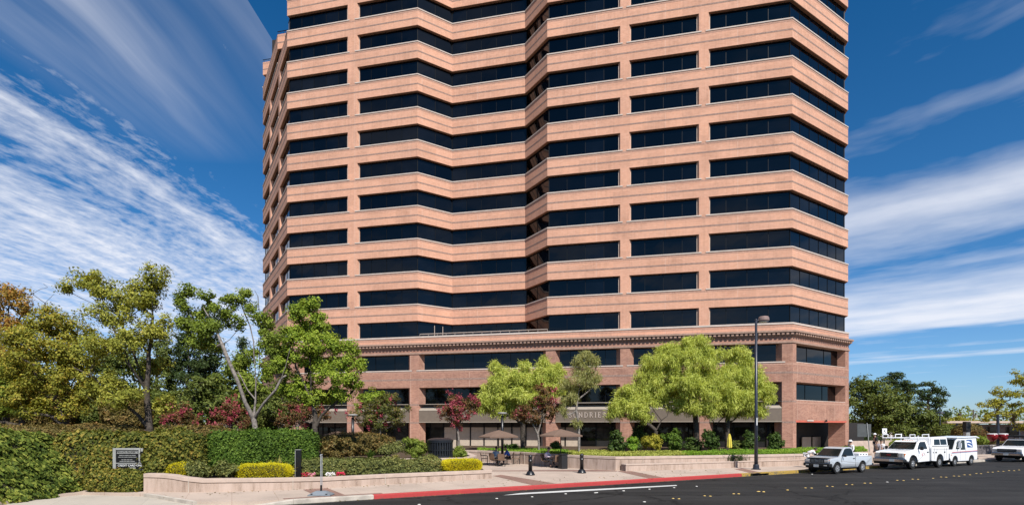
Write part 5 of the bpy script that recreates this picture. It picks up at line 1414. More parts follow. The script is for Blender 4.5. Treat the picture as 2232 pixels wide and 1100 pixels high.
for px, Yq, rx, ry, cy, lf, lab in [(2110, 66, 30, 22, 945, 'hedgeb', 'reddish shrub behind the mail truck roof'), (2150, 62, 22, 12, 962, 'juniper', 'low green bank shrub right of the mail truck'), (2175, 60, 14, 9, 966, 'hedgeb', 'small tan shrub on the stone wall'),
        (2135, 64, 18, 14, 950, 'crape', 'dark red shrub under the red rounded pots'), (1890, 70, 30, 14, 960, 'dark', 'low dark shrub behind the grey sign'), (2060, 70, 24, 20, 945, 'mid', 'green shrub behind the raised canopy of the utility truck'), (1960, 64, 40, 10, 967, 'juniper', 'pale hedge behind the pedestrians')]:
    c = W(px, cy, Yq); s = Yq / FOC
    shrub('roadside_shrub', lab, 'shrub', (c.x, c.y, c.z), (rx * s, rx * s * .7, ry * s), lf, 2600, 0.20, sup=2.5, rough=0.14)
# distant tree line closing the horizon
m = []
for i in range(12000):
    x = rng.uniform(-250, 420); m.append((x, 260 + rng.uniform(-8, 8), rng.uniform(0, 1) ** 0.7 * (9 + 4 * math.sin(x * 0.06) + 2 * math.sin(x * 0.21))))
tl = np_mesh('treeline', leaf_quads(np.array(m), np.tile([0, -1, .5], (len(m), 1)), 1.5, 0.7, 0.8), 4, [L['mid']]); tag(tl, kind='stuff')

m = []
for i in range(9000):
    x = rng.uniform(-90, 140); m.append((x, -32 - rng.uniform(0, 6) - 0.25 * x, rng.uniform(0, 1) ** 0.8 * (8.5 + 3 * math.sin(x * 0.21) + 2 * math.sin(x * 0.53))))
tl = np_mesh('treeline', leaf_quads(np.array(m), np.tile([0, 1, .5], (len(m), 1)), 1.1, 0.7, 0.8), 4, [L['mid']]); tag(tl, kind='stuff')

# fallen leaves on the pavement and in the gutter
m = []
for i in range(420):
    if i < 240:
        a_ = rng.uniform(-14, 16); b_ = 3.9 - abs(rng.normal(0, 0.55)); zz = PZ + 0.012
        if a_ > -1.5: b_ = rng.uniform(0.35, 3.2)
    else:
        a_ = rng.uniform(-10, 30); b_ = -abs(rng.normal(0.05, 0.12)) - 0.03; zz = roadz(b_) + 0.014
    q = T(a_, b_, zz); m.append((q.x, q.y, q.z))
fl = np_mesh('fallen_leaves', leaf_quads(np.array(m), np.tile([0, 0, 1.0], (len(m), 1)), 0.085, 0.7, 0.25), 4, [L['hedgeb']]); tag(fl, kind='stuff')
# ------------------------------------------------------------------ vehicles (x forward, y left, z up; left side faces the road)
def arch(cx, r, z0, n=9):
    a0 = math.asin(max(-1, min(1, (z0 - 0.36) / r)))
    return [(cx + r * math.cos(math.pi - a0 - (math.pi - 2 * a0) * i / n), 0.36 + r * math.sin(math.pi - a0 - (math.pi - 2 * a0) * i / n)) for i in range(n + 1)]
def add_wheel(t, x, y, r, w, rimstyle='alloy', rim=0.62):
    sgn = 1 if y > 0 else -1
    m = MB()
    prof = [(r * rim, -w / 2), (r * 0.93, -w / 2), (r, -w * 0.33), (r, w * 0.33), (r * 0.93, w / 2), (r * rim, w / 2), (r * rim * .96, w * 0.2), (r * rim * .96, -w * 0.2), (r * rim, -w / 2)]
    m.lathe((0, 0, 0), prof, 26)
    m.v = [(v[0], v[2], v[1]) for v in m.v]
    wh = m.build('wheel', [M['rubber']], t, loc=(x, y, r))
    k = MB(); ri = r * rim
    k.lathe((0, 0, 0), [(0, 0.02), (ri * 0.30, 0.035), (ri * 0.33, 0.0), (ri * 0.9, -0.03), (ri * 0.92, 0.02), (ri * 0.99, 0.03), (ri * 0.99, -0.05), (0, -0.06)], 26, 1)
    for i in range(5 if rimstyle == 'alloy' else 8):
        an = 2 * math.pi * i / (5 if rimstyle == 'alloy' else 8)
        hw = 0.085 if rimstyle == 'alloy' else 0.045
        p0 = (math.cos(an) * ri * .2, math.sin(an) * ri * .2); p1 = (math.cos(an) * ri * .93, math.sin(an) * ri * .93); q = (-math.sin(an) * hw, math.cos(an) * hw)
        vs = [(p0[0] - q[0], p0[1] - q[1], .0), (p0[0] + q[0], p0[1] + q[1], .0), (p1[0] + q[0], p1[1] + q[1], -.0), (p1[0] - q[0], p1[1] - q[1], -.0)]
        vs = vs + [(a, b, 0.04) for a, b, c in vs]
        k.add(vs, [(3, 2, 1, 0), (4, 5, 6, 7), (0, 1, 5, 4), (1, 2, 6, 5), (2, 3, 7, 6), (3, 0, 4, 7)], 0)
    k.lathe((0, 0, 0), [(0, 0.03), (ri * 0.22, 0.03), (ri * 0.20, 0.06), (0, 0.065)], 14, 0)
    k.v = [(v[0], sgn * (v[2] + w * 0.36), v[1]) for v in k.v]
    k.build('rim', [M['alloy'], M['plastic']], wh)
    return wh
def poly_y(m, pts, y, mi=0, th=0.006):
    """flat outline (x,z) lying at y, with a little thickness"""
    n = len(pts); s = 1 if y > 0 else -1
    yy = y if not callable(y) else None
    vs = [(x, y, z) for x, z in pts] + [(x, y - s * th, z) for x, z in pts]
    m.add(vs, [tuple(range(n)), tuple(range(2 * n - 1, n - 1, -1))] + [(i, (i + 1) % n, n + (i + 1) % n, n + i) for i in range(n)], mi)
def side_pane(m, pts, hw, out=0.006, mi=0, sides=(1, -1)):
    for s in sides:
        vs = [(x, s * (hw(z) + out), z) for x, z in pts]; m.add(vs, [tuple(range(len(vs)))], mi)
def vehicle(name, label, a_px, b_near, width, front_axle_x, cat, wheel_py=None):
    """origin on the ground under the vehicle's middle; the near front wheel shows at a_px"""
    bn = b_near; a = a_for(a_px, bn)
    heading = SA + math.pi
    p = T(a, bn) + Vector((SD.x, SD.y, 0)) * front_axle_x - Vector((SN.x, SN.y, 0)) * 0 + Vector((SN.x, SN.y, 0)) * (width / 2 - 0.1)
    z = roadz(bn - (0) + width / 2 * 0.3)
    return thing(name, label, cat, (p.x, p.y, roadz(bn)), heading)

# --- silver compact pickup
W2 = 0.845
t = vehicle('pickup_truck', 'silver compact pickup with a black grille guard parked first at the kerb', 1822, -1.95, 2 * W2, 1.33, 'pickup truck')
hwb = lambda z: W2 - 0.05 * max(0, (z - 0.75)) / 0.35 - 0.05 * max(0, 0.6 - z) / 0.25
prof = [(-2.42, 0.46)] + arch(-1.33, 0.40, 0.42) + [(-0.86, 0.36), (0.86, 0.36)] + arch(1.33, 0.40, 0.42) + [(1.86, 0.44), (2.02, 0.60), (2.06, 0.80), (2.00, 0.90), (1.80, 0.965), (1.0, 1.04), (0.92, 1.05), (-0.62, 1.05), (-0.66, 1.00), (-2.42, 0.99)]
m = MB(); m.loft(prof, hwb); bd = m.build('body', [M['silver']], t, bevel=0.035)
m = MB()
for s in (1, -1): m.box((-1.54, s * 0.76, 1.02), (1.72, 0.07, 0.07))
m.box((-2.40, 0, 1.0), (0.06, 1.5, 0.10)); m.box((-0.70, 0, 1.02), (0.06, 1.5, 0.07))
m.box((-1.54, 0, 0.955), (1.62, 1.42, 0.08), 1); m.build('bed', [M['silver'], M['plastic']], t, bevel=0.012)
hwc = lambda z: 0.775 - 0.13 * (z - 1.05) / 0.58
cabp = [(0.98, 1.04), (0.36, 1.56), (0.20, 1.615), (-0.28, 1.63), (-0.48, 1.58), (-0.60, 1.04)]
m = MB(); m.loft(cabp, hwc); cab = m.build('cab', [M['silver']], t, bevel=0.03)
m = MB(); m.add([(0.955, 0.70, 1.085), (0.955, -0.70, 1.085), (0.44, -0.60, 1.515), (0.44, 0.60, 1.515)], [(0, 1, 2, 3)])
m.v = [(v[0] + 0.018, v[1], v[2] + 0.016) for v in m.v]; m.build('windscreen', [M['carglass']], t)
m = MB(); side_pane(m, [(0.80, 1.09), (0.36, 1.50), (0.16, 1.555), (-0.24, 1.555), (-0.40, 1.50), (-0.46, 1.09)], hwc, 0.008); m.build('side_window', [M['carglass']], t)
m = MB(); m.add([(-0.60, 0.55, 1.12), (-0.60, -0.55, 1.12), (-0.51, -0.5, 1.52), (-0.51, 0.5, 1.52)], [(0, 1, 2, 3)]); m.v = [(v[0] - 0.02, v[1], v[2]) for v in m.v]; m.build('rear_window', [M['carglass']], t)
m = MB()
for s in (1, -1):
    for x in (0.90, -0.55): m.box((x, s * (hwb(0.7) + 0.000), 0.72), (0.012, 0.012, 0.60))
    m.box((0.0, s * (hwb(.45) + .0), 0.43), (1.5, 0.014, 0.012))
m.build('door_seam', [M['plastic']], t)
m = MB()
for s in (1, -1): m.box((-0.40, s * (hwb(.92) + 0.012), 0.92), (0.15, 0.03, 0.05))
m.build('door_handle', [M['plastic']], t)
for s in (1, -1):
    m = MB(); m.box((0.74, s * 0.95, 1.12), (0.09, 0.17, 0.13)); m.box((0.75, s * 0.85, 1.08), (0.05, 0.12, 0.04)); m.build('mirror', [M['plastic']], t, bevel=0.02)
m = MB(); m.box((2.075, 0, 0.555), (0.14, 1.70, 0.20)); m.box((1.97, 0.80, 0.56), (0.26, 0.10, 0.19)); m.box((1.97, -0.80, 0.56), (0.26, 0.10, 0.19)); m.box((2.03, 0, 0.40), (0.10, 1.50, 0.10)); m.build('bumper', [M['plastic']], t, bevel=0.03)
m = MB(); m.box((2.045, 0, 0.79), (0.07, 0.92, 0.20)); m.build('grille', [M['plastic']], t, bevel=0.015)
m = MB()
for i in range(-4, 5): m.box((2.085, i * 0.09, 0.79), (0.012, 0.02, 0.16))
m.box((2.087, 0, 0.79), (0.012, 0.2, 0.045), 0)
m.build('grille_bar', [M['rubgrey']], t)
m = MB(); m.box((1.90, 0, 0.965), (0.30, 1.36, 0.035)); m.build('hood_guard', [M['black']], t, bevel=0.015)
for s in (1, -1):
    m = MB(); m.box((2.035, s * 0.60, 0.80), (0.09, 0.27, 0.16)); hl = m.build('headlight', [M['lens']], t, bevel=0.02)
    m = MB(); m.box((1.985, s * 0.765, 0.80), (0.12, 0.075, 0.15)); m.build('indicator', [M['amberl']], t, bevel=0.015)
    m = MB(); m.box((2.145, s * 0.58, 0.53), (0.02, 0.20, 0.07)); m.build('fog_light', [M['lens']], t, bevel=0.01)
    m = MB(); m.box((-2.43, s * 0.72, 0.82), (0.03, 0.13, 0.28)); m.build('tail_light', [M['redl']], t)
m = MB(); m.box((2.152, 0.0, 0.50), (0.012, 0.32, 0.16)); m.build('licence_plate', [M['plate']], t)
m = MB(); m.box((-2.52, 0, 0.50), (0.16, 1.60, 0.15)); m.build('rear_bumper', [M['chrome']], t, bevel=0.02)
m = MB(); m.box((0, 0, 0.32), (3.9, 1.1, 0.16)); m.build('underbody', [M['rubber']], t)
for x in (1.33, -1.33):
    for s in (1, -1): add_wheel(t, x, s * 0.73, 0.345, 0.22)
m = MB(); m.box((1.33, 0, 0.45), (0.74, 1.3, 0.30)); m.box((-1.33, 0, 0.45), (0.74, 1.3, 0.30)); m.build('wheel_well', [M['rubber']], t)
m = MB()
for s in (1, -1): m.tube([(0.93, s * .1 - .2, 1.10), (0.93, s * .1 + .25, 1.13)], 0.012, 5)
m.build('wiper', [M['plastic']], t)
tk = t
wb = thing('tool_box', 'white box standing in the bed of the silver pickup', 'box', (0, 0, 0), SA + math.pi)
mt = Matrix.Translation(tk.location) @ Matrix.Rotation(SA + math.pi, 4, 'Z') @ Vector((-1.75, 0.1, 1.0)); wb.location = mt
m = MB(); m.box((0, 0, 0.10), (1.0, 1.1, 0.24)); m.build('box_body', [M['cwhite']], wb, bevel=0.02)
m = MB()
for i in (-.3, 0, .3): m.box((i, 0.555, 0.14), (0.12, 0.012, 0.06))
m.build('slot', [M['plastic']], wb)

# --- white one-ton utility truck with a canopy body and ladder rack
W2 = 1.0
t = vehicle('utility_truck', 'white utility truck with ladder rack and canopy body parked behind the silver pickup', 1987, -2.15, 2 * W2, 1.75, 'truck')
hwb = lambda z: W2 - 0.06 * max(0, (z - 0.85)) / 0.4 - 0.04 * max(0, 0.6 - z) / 0.25
prof = [(-0.50, 0.50), (1.18, 0.46)] + [(1.75 + 0.52 * math.cos(math.pi - math.pi * i / 10), 0.46 + 0.50 * math.sin(math.pi * i / 10)) for i in range(11)] + [(2.34, 0.52), (2.66, 0.62), (2.74, 0.78), (2.74, 1.08), (2.60, 1.20), (1.9, 1.28), (1.25, 1.32), (-0.50, 1.32)]
m = MB(); m.loft(prof, hwb); m.build('body', [M['carwhite']], t, bevel=0.045)
hwc = lambda z: 0.92 - 0.15 * (z - 1.32) / 0.62
m = MB(); m.loft([(1.30, 1.31), (0.62, 1.86), (0.46, 1.93), (-0.30, 1.95), (-0.46, 1.90), (-0.50, 1.31)], hwc); m.build('cab', [M['carwhite']], t, bevel=0.035)
m = MB(); m.add([(1.265, 0.83, 1.36), (1.265, -0.83, 1.36), (0.70, -0.72, 1.82), (0.70, 0.72, 1.82)], [(0, 1, 2, 3)]); m.v = [(v[0] + .02, v[1], v[2] + .02) for v in m.v]; m.build('windscreen', [M['carglass']], t)
m = MB(); side_pane(m, [(1.05, 1.36), (0.62, 1.79), (0.42, 1.86), (-0.18, 1.86), (-0.26, 1.36)], hwc, 0.008); m.build('side_window', [M['carglass']], t)
m = MB()
for s in (1, -1):
    for x in (1.10, -0.40): m.box((x, s * hwb(0.9), 0.92), (0.012, 0.014, 0.78))
m.build('door_seam', [M['plastic']], t)
m = MB()
for s in (1, -1): m.box((-0.22, s * (hwb(1.15) + .012), 1.14), (0.17, 0.03, 0.06))
m.build('door_handle', [M['plastic']], t)
m = MB()
poly_y(m, [(0.56, 0.98), (0.61, 0.98), (0.61, 1.07), (0.56, 1.07)], W2 + 0.012, 0); poly_y(m, [(0.50, 0.92), (0.66, 0.92), (0.66, 0.945), (0.50, 0.945)], W2 + 0.012, 0)
m.build('door_emblem', [M['usred']], t)
m = MB()
m.tube([(0.78, W2 + .006, 1.22), (0.45, W2 + .006, 1.16), (0.25, W2 + .006, 1.02), (0.22, W2 + .006, 0.88)], 0.009, 5)
m.build('door_stripe', [M['usred']], t)
for s in (1, -1):
    m = MB(); m.box((0.92, s * 1.13, 1.42), (0.10, 0.18, 0.24)); m.box((0.93, s * 1.02, 1.38), (0.05, 0.16, 0.04)); m.build('mirror', [M['plastic']], t, bevel=0.02)
m = MB(); m.box((2.76, 0, 0.97), (0.06, 1.16, 0.34), 0); m.build('grille', [M['chrome']], t, bevel=0.02)
m = MB(); m.box((2.795, 0, 0.97), (0.02, 1.06, 0.26), 0)
m.build('grille_mesh', [M['plastic']], t)
text_ = MB(); text_.box((2.81, 0, 0.98), (0.012, 0.26, 0.06)); text_.build('badge', [M['redl']], t)
m = MB(); m.box((2.84, 0, 0.62), (0.18, 1.98, 0.24)); m.box((2.70, 0.94, 0.62), (0.34, 0.12, 0.22)); m.box((2.70, -0.94, 0.62), (0.34, 0.12, 0.22)); m.build('bumper', [M['chrome']], t, bevel=0.04)
m = MB(); m.box((2.82, 0, 0.44), (0.14, 1.85, 0.16)); m.box((0.2, 0, 0.42), (5.0, 1.2, 0.2)); m.build('underbody', [M['rubber']], t)
m = MB(); m.box((2.937, 0.25, 0.62), (0.012, 0.32, 0.16)); m.build('licence_plate', [M['plate']], t)
for s in (1, -1):
    m = MB(); m.box((2.735, s * 0.73, 0.97), (0.09, 0.30, 0.30)); m.build('headlight', [M['lens']], t, bevel=0.025)
    m = MB(); m.box((2.64, s * 0.925, 0.97), (0.20, 0.09, 0.27)); m.build('indicator', [M['amberl']], t, bevel=0.02)
m = MB()
for y in (-0.3, -0.15, 0, 0.15, 0.3): m.box((0.42, y, 1.955), (0.08, 0.06, 0.03))
m.build('roof_marker_light', [M['amberl']], t)
# utility body
hs_ = lambda z: 1.02
prof = [(-2.95, 0.52)] + [(-1.75 + 0.50 * math.cos(math.pi - math.pi * i / 10), 0.48 + 0.50 * math.sin(math.pi * i / 10)) for i in range(11)] + [(-0.60, 0.52), (-0.60, 1.50), (-2.95, 1.50)]
m = MB(); m.loft(prof, hs_); m.build('utility_body', [M['carwhite']], t, bevel=0.02)
m = MB()
for s in (1, -1):
    for x in (-0.95, -1.30, -2.30, -2.62): m.box((x, s * 1.022, 1.02 if abs(x + 1.75) > .5 else 1.2), (0.010, 0.010, 0.80 if abs(x + 1.75) > .5 else .4))
    m.box((-1.78, s * 1.022, 1.30), (2.2, 0.010, 0.010))
    for x in (-0.80, -1.12, -1.2, -2.3, -2.4): m.box((x, s * 1.028, 1.10), (0.06, 0.02, 0.09))
m.build('locker_seam', [M['plastic']], t)
m = MB(); m.loft([(-0.72, 1.50), (-0.90, 2.10), (-0.98, 2.16), (-2.85, 2.16), (-2.95, 2.10), (-2.95, 1.50)], lambda z: 0.98 - 0.10 * (z - 1.5) / 0.66); m.build('canopy', [M['carwhite']], t, bevel=0.03)
m = MB(); side_pane(m, [(-1.02, 1.62), (-1.14, 2.02), (-1.86, 2.02), (-1.86, 1.62)], lambda z: 0.98 - 0.10 * (z - 1.5) / 0.66, 0.008); side_pane(m, [(-1.94, 1.62), (-1.94, 2.02), (-2.78, 2.02), (-2.78, 1.62)], lambda z: 0.98 - 0.10 * (z - 1.5) / 0.66, 0.008)
m.build('canopy_window', [M['carglass']], t)
m = MB()
for s in (1, -1): m.box((-1.85, s * 1.0, 1.54), (2.2, 0.06, 0.06))
m.build('ledge', [M['galv']], t)
m = MB()
for s in (1, -1):
    m.tube([(1.9, s * 0.86, 2.13), (-0.6, s * 0.86, 2.13)], 0.035, 6); m.tube([(0.2, s * .9, 1.3), (0.1, s * 0.88, 2.13)], 0.03, 6) if False else None
    m.tube([(1.9, s * 0.86, 2.13), (1.9, s * 0.86, 2.36)], 0.03, 6); m.tube([(1.25, s * 0.86, 2.13), (1.25, s * 0.86, 2.36)], 0.03, 6); m.tube([(1.9, s * 0.86, 2.36), (1.25, s * 0.86, 2.36)], 0.03, 6)
    m.tube([(-0.55, s * 0.93, 1.4), (-0.50, s * 0.86, 2.40)], 0.04, 6); m.tube([(0.3, s * 0.86, 2.36), (-0.5, s * 0.86, 2.36)], 0.03, 6)
    m.tube([(0.3, s * 0.86, 2.13), (0.3, s * 0.86, 2.36)], 0.03, 6); m.tube([(0.85, s * 0.86, 1.95), (0.85, s * 0.86, 2.30)], 0.03, 6)
for x in (1.88, 0.85, -0.5): m.tube([(x, -0.86, 2.13), (x, 0.86, 2.13)], 0.03, 6)
m.build('ladder_rack', [M['carwhite']], t)
for x in (1.75, -1.75):
    for s in (1, -1): add_wheel(t, x, s * 0.86, 0.40, 0.25, 'steel', 0.56)
m = MB(); m.box((1.75, 0, 0.5), (0.9, 1.5, 0.36)); m.box((-1.75, 0, 0.5), (0.9, 1.5, 0.36)); m.build('wheel_well', [M['rubber']], t)
m = MB()
for s in (1, -1):
    n_ = 10; pts = [(1.75 + 0.53 * math.cos(math.pi - math.pi * i / n_), s * (W2 + .0), 0.46 + 0.51 * math.sin(math.pi * i / n_)) for i in range(n_ + 1)]
    m.tube(pts, 0.035, 6)
m.build('arch_shade', [M['plastic']], t)  # added dark rims, wheel arch shading put into their colour

# --- boxy right-hand-drive mail truck
W2 = 0.95
t = vehicle('mail_truck', 'boxy white mail truck with blue eagle emblem and red and blue stripe', 2079, -2.05, 2 * W2, 1.22, 'mail truck')
hwb = lambda z: W2
prof = [(-2.10, 0.42)] + arch(-1.22, 0.42, 0.40) + [(-0.78, 0.36), (0.78, 0.36)] + arch(1.22, 0.42, 0.40) + [(1.86, 0.42), (1.96, 0.60), (1.94, 0.98), (1.80, 1.10), (1.42, 1.18), (1.38, 1.20), (-2.10, 1.20)]
m = MB(); m.loft(prof, hwb); m.build('body', [M['carwhite']], t, bevel=0.04)
hwc = lambda z: 0.95 - 0.06 * (z - 1.2) / 0.9
m = MB(); m.loft([(1.40, 1.19), (0.86, 2.02), (0.74, 2.10), (-1.98, 2.14), (-2.04, 2.08), (-2.10, 1.19)], hwc); m.build('cargo_box', [M['carwhite']], t, bevel=0.03)
m = MB(); m.loft([(0.98, 2.06), (0.98, 2.12), (-1.95, 2.20), (-2.38, 2.10), (-2.42, 2.02), (-1.9, 2.10)], lambda z: 0.96); m.build('roof', [M['carwhite']], t, bevel=0.03)
m = MB(); m.add([(1.36, 0.84, 1.26), (1.36, -0.84, 1.26), (0.90, -0.80, 1.96), (0.90, 0.80, 1.96)], [(0, 1, 2, 3)]); m.v = [(v[0] + .02, v[1], v[2] + .014) for v in m.v]; m.build('windscreen', [M['carglass']], t)
m = MB(); side_pane(m, [(1.20, 1.27), (0.80, 1.90), (0.62, 1.90), (0.62, 1.27)], hwc, 0.008); side_pane(m, [(0.42, 1.22), (0.42, 1.92), (-0.22, 1.92), (-0.22, 1.22)], hwc, 0.008); m.build('side_window', [M['carglass']], t)
m = MB()
for s in (1, -1):
    for x in (0.52, -0.30): m.box((x, s * (W2 - .0), 0.9), (0.012, 0.012, 0.9))
m.build('door_seam', [M['rubgrey']], t)
m = MB()
for s in (1, -1): side_pane(m, [(1.80, 1.02), (1.80, 1.06), (-2.08, 1.13), (-2.08, 1.09)], lambda z: W2, 0.006, 0, (s,))
m.build('red_stripe', [M['usred']], t)
m = MB()
for s in (1, -1): side_pane(m, [(1.80, 0.965), (1.80, 1.00), (-2.08, 1.07), (-2.08, 1.03)], lambda z: W2, 0.006, 0, (s,))
m.build('blue_stripe', [M['usblue']], t)
m = MB()
ex = lambda z: 0.95 - 0.06 * (z - 1.2) / 0.9
side_pane(m, [(-0.55, 1.36), (-0.50, 1.94), (-1.30, 1.94), (-1.42, 1.36)], ex, 0.006, 0, (1,))
em = m.build('emblem', [M['usblue']], t)
m = MB(); side_pane(m, [(-0.55, 1.36), (-0.50, 1.94), (-1.30, 1.94), (-1.42, 1.36)], ex, 0.006, 0, (-1,)); m.build('emblem', [M['usblue']], t)
m = MB()
for s in (1, -1):
    side_pane(m, [(-0.50, 1.86), (-0.85, 1.84), (-1.16, 1.74), (-1.30, 1.62), (-1.08, 1.70), (-0.80, 1.73), (-0.52, 1.70)], ex, 0.012, 0, (s,))
    side_pane(m, [(-0.54, 1.62), (-0.82, 1.62), (-1.16, 1.52), (-1.38, 1.40), (-1.1, 1.44), (-0.80, 1.52)], ex, 0.012, 0, (s,))
m.build('emblem_bird', [M['carwhite']], em)
for s in (1, -1):
    m = MB(); m.box((0.92, s * 1.10, 1.55), (0.08, 0.20, 0.34)); m.box((0.98, s * 1.10, 1.85), (0.08, 0.16, 0.14)); m.tube([(1.0, s * .95, 1.4), (0.95, s * 1.1, 1.4), (0.95, s * 1.1, 1.9)], 0.018, 5); m.build('mirror', [M['carwhite']], t, bevel=0.02)
    m = MB(); m.ell((1.93, s * 0.68, 0.84), (0.05, 0.10, 0.10)); m.build('headlight', [M['lens']], t, smooth=True)
    m = MB(); m.box((1.78, s * 0.94, 0.86), (0.12, 0.04, 0.07)); m.build('indicator', [M['amberl']], t)
m = MB(); m.box((1.98, 0, 0.50), (0.12, 1.8, 0.16)); m.box((-2.20, 0, 0.50), (0.22, 1.86, 0.14)); m.build('bumper', [M['plastic']], t, bevel=0.02)
m = MB(); m.box((1.955, 0, 0.80), (0.03, 0.9, 0.20)); m.build('grille', [M['plastic']], t)
m = MB(); m.box((0, 0, 0.34), (3.6, 1.2, 0.16)); m.box((1.22, 0, 0.46), (0.8, 1.5, 0.34)); m.box((-1.22, 0, 0.46), (0.8, 1.5, 0.34)); m.build('underbody', [M['rubber']], t)
for x in (1.22, -1.22):
    for s in (1, -1): add_wheel(t, x, s * 0.82, 0.34, 0.20, 'steel', 0.55)

# --- white full-size pickup at the right edge
W2 = 0.99
t = vehicle('pickup_truck', 'white full size pickup with a black roof rack, cut off by the right edge', 2236, -2.3, 2 * W2, 1.75, 'pickup truck')
hwb = lambda z: W2 - 0.05 * max(0, (z - 0.85)) / 0.4
prof = [(-2.9, 0.5)] + [(-1.75 + 0.48 * math.cos(math.pi - math.pi * i / 10), 0.46 + 0.46 * math.sin(math.pi * i / 10)) for i in range(11)] + [(1.26, 0.46)] + [(1.75 + 0.48 * math.cos(math.pi - math.pi * i / 10), 0.46 + 0.46 * math.sin(math.pi * i / 10)) for i in range(11)] + [(2.4, 0.5), (2.66, 0.62), (2.70, 1.06), (2.58, 1.16), (1.9, 1.23), (1.15, 1.27), (-2.9, 1.27)]
m = MB(); m.loft(prof, hwb); m.build('body', [M['carwhite']], t, bevel=0.05)
hwc = lambda z: 0.91 - 0.15 * (z - 1.27) / 0.6
m = MB(); m.loft([(1.2, 1.26), (0.56, 1.80), (0.4, 1.87), (-0.9, 1.88), (-1.05, 1.82), (-1.1, 1.26)], hwc); m.build('cab', [M['carwhite']], t, bevel=0.035)
m = MB(); m.add([(1.165, 0.82, 1.31), (1.165, -0.82, 1.31), (0.64, -0.71, 1.76), (0.64, 0.71, 1.76)], [(0, 1, 2, 3)]); m.v = [(v[0] + .02, v[1], v[2] + .018) for v in m.v]; m.build('windscreen', [M['carglass']], t)
m = MB(); side_pane(m, [(0.95, 1.31), (0.55, 1.73), (0.36, 1.80), (-0.85, 1.80), (-0.92, 1.31)], hwc, 0.008); m.build('side_window', [M['carglass']], t)
m = MB(); m.box((2.72, 0, 0.94), (0.06, 1.25, 0.26)); m.build('grille', [M['plastic']], t, bevel=0.02)
m = MB(); m.box((2.75, 0, 0.94), (0.02, 1.2, 0.03)); m.box((2.75, 0, 1.06), (0.02, 1.26, 0.03)); m.build('grille_bar', [M['rubgrey']], t)
m = MB(); m.box((2.80, 0, 0.62), (0.18, 1.96, 0.24)); m.box((2.68, 0.93, 0.62), (0.3, 0.12, 0.2)); m.box((2.68, -0.93, 0.62), (0.3, 0.12, 0.2)); m.build('bumper', [M['chrome']], t, bevel=0.04)
m = MB(); m.box((2.897, 0, 0.62), (0.012, 0.32, 0.16)); m.build('licence_plate', [M['plate']], t)
for s in (1, -1):
    m = MB(); m.box((2.69, s * 0.78, 0.96), (0.08, 0.28, 0.20)); m.build('headlight', [M['lens']], t, bevel=0.02)
    m = MB(); m.box((0.85, s * 1.10, 1.38), (0.10, 0.20, 0.18)); m.box((0.86, s * 1.0, 1.33), (0.05, 0.16, 0.04)); m.build('mirror', [M['plastic']], t, bevel=0.02)
m = MB()
for x in (0.35, -0.8): m.tube([(x, -0.8, 2.08), (x, 0.8, 2.08)], 0.04, 6)
for s in (1, -1): m.tube([(0.6, s * 0.74, 2.08), (-2.8, s * 0.74, 2.08)], 0.04, 6); m.tube([(0.35, s * .74, 1.84), (0.35, s * .74, 2.08)], 0.03, 6); m.tube([(-0.8, s * .74, 1.84), (-0.8, s * .74, 2.08)], 0.03, 6); m.tube([(-2.6, s * .8, 1.2), (-2.6, s * .74, 2.08)], 0.03, 6)
m.box((-0.9, 0, 2.14), (3.0, 1.3, 0.08))
m.build('roof_rack', [M['plastic']], t)
m = MB(); m.box((0, 0, 0.40), (5, 1.2, 0.2)); m.box((1.75, 0, 0.5), (0.9, 1.5, 0.34)); m.box((-1.75, 0, 0.5), (0.9, 1.5, 0.34)); m.build('underbody', [M['rubber']], t)
for x in (1.75, -1.75):
    for s in (1, -1): add_wheel(t, x, s * 0.86, 0.385, 0.25, 'steel', 0.56)

# ------------------------------------------------------------------ street furniture
b = P(1648, 1022, PZ)
t = thing('street_lamp', 'tall blue black street lamp pole at the kerb, flat round head turned right', 'street lamp', b)
m = MB(); m.tube([(0, 0, 0.05), (0, 0, 3.0), (0, 0, 9.80)], [0.120, 0.105, 0.075], 14); m.build('pole', [M['navy']], t, smooth=True)
m = MB(); m.lathe((0, 0, 0), [(0.29, 0), (0.29, 0.05), (0.20, 0.07), (0.18, 0.30), (0.15, 0.34)], 18); m.build('base_plate', [M['navy']], t)
m = MB(); m.tube([(0, 0, 9.62), (0.14, 0, 9.80), (0.36, 0, 9.84)], [0.05, 0.05, 0.06], 8); m.build('arm', [M['navy']], t, smooth=True)
m = MB(); m.lathe((0.50, 0, 9.74), [(0.0, -0.02), (0.32, 0.0), (0.35, 0.05), (0.33, 0.22), (0.26, 0.31), (0.0, 0.33)], 22); hd = m.build('lamp_head', [M['lamphead']], t, smooth=False)
m = MB(); m.lathe((0.50, 0, 9.74), [(0.0, -0.09), (0.20, -0.065), (0.29, -0.022)], 22); m.build('lens', [M['lampglass']], hd, smooth=True)
m = MB(); m.ell((0, 0, 9.82), (0.09, 0.09, 0.08)); m.build('pole_cap', [M['navy']], t, smooth=True)
m = MB(); m.box((-0.02, -0.135, 1.0), (0.10, 0.02, 0.22)); m.build('hand_hole', [M['plastic']], t)
m = MB(); m.box((0.0, -0.128, 3.15), (0.05, 0.012, 0.5)); m.build('sticker', [M['white']], t)
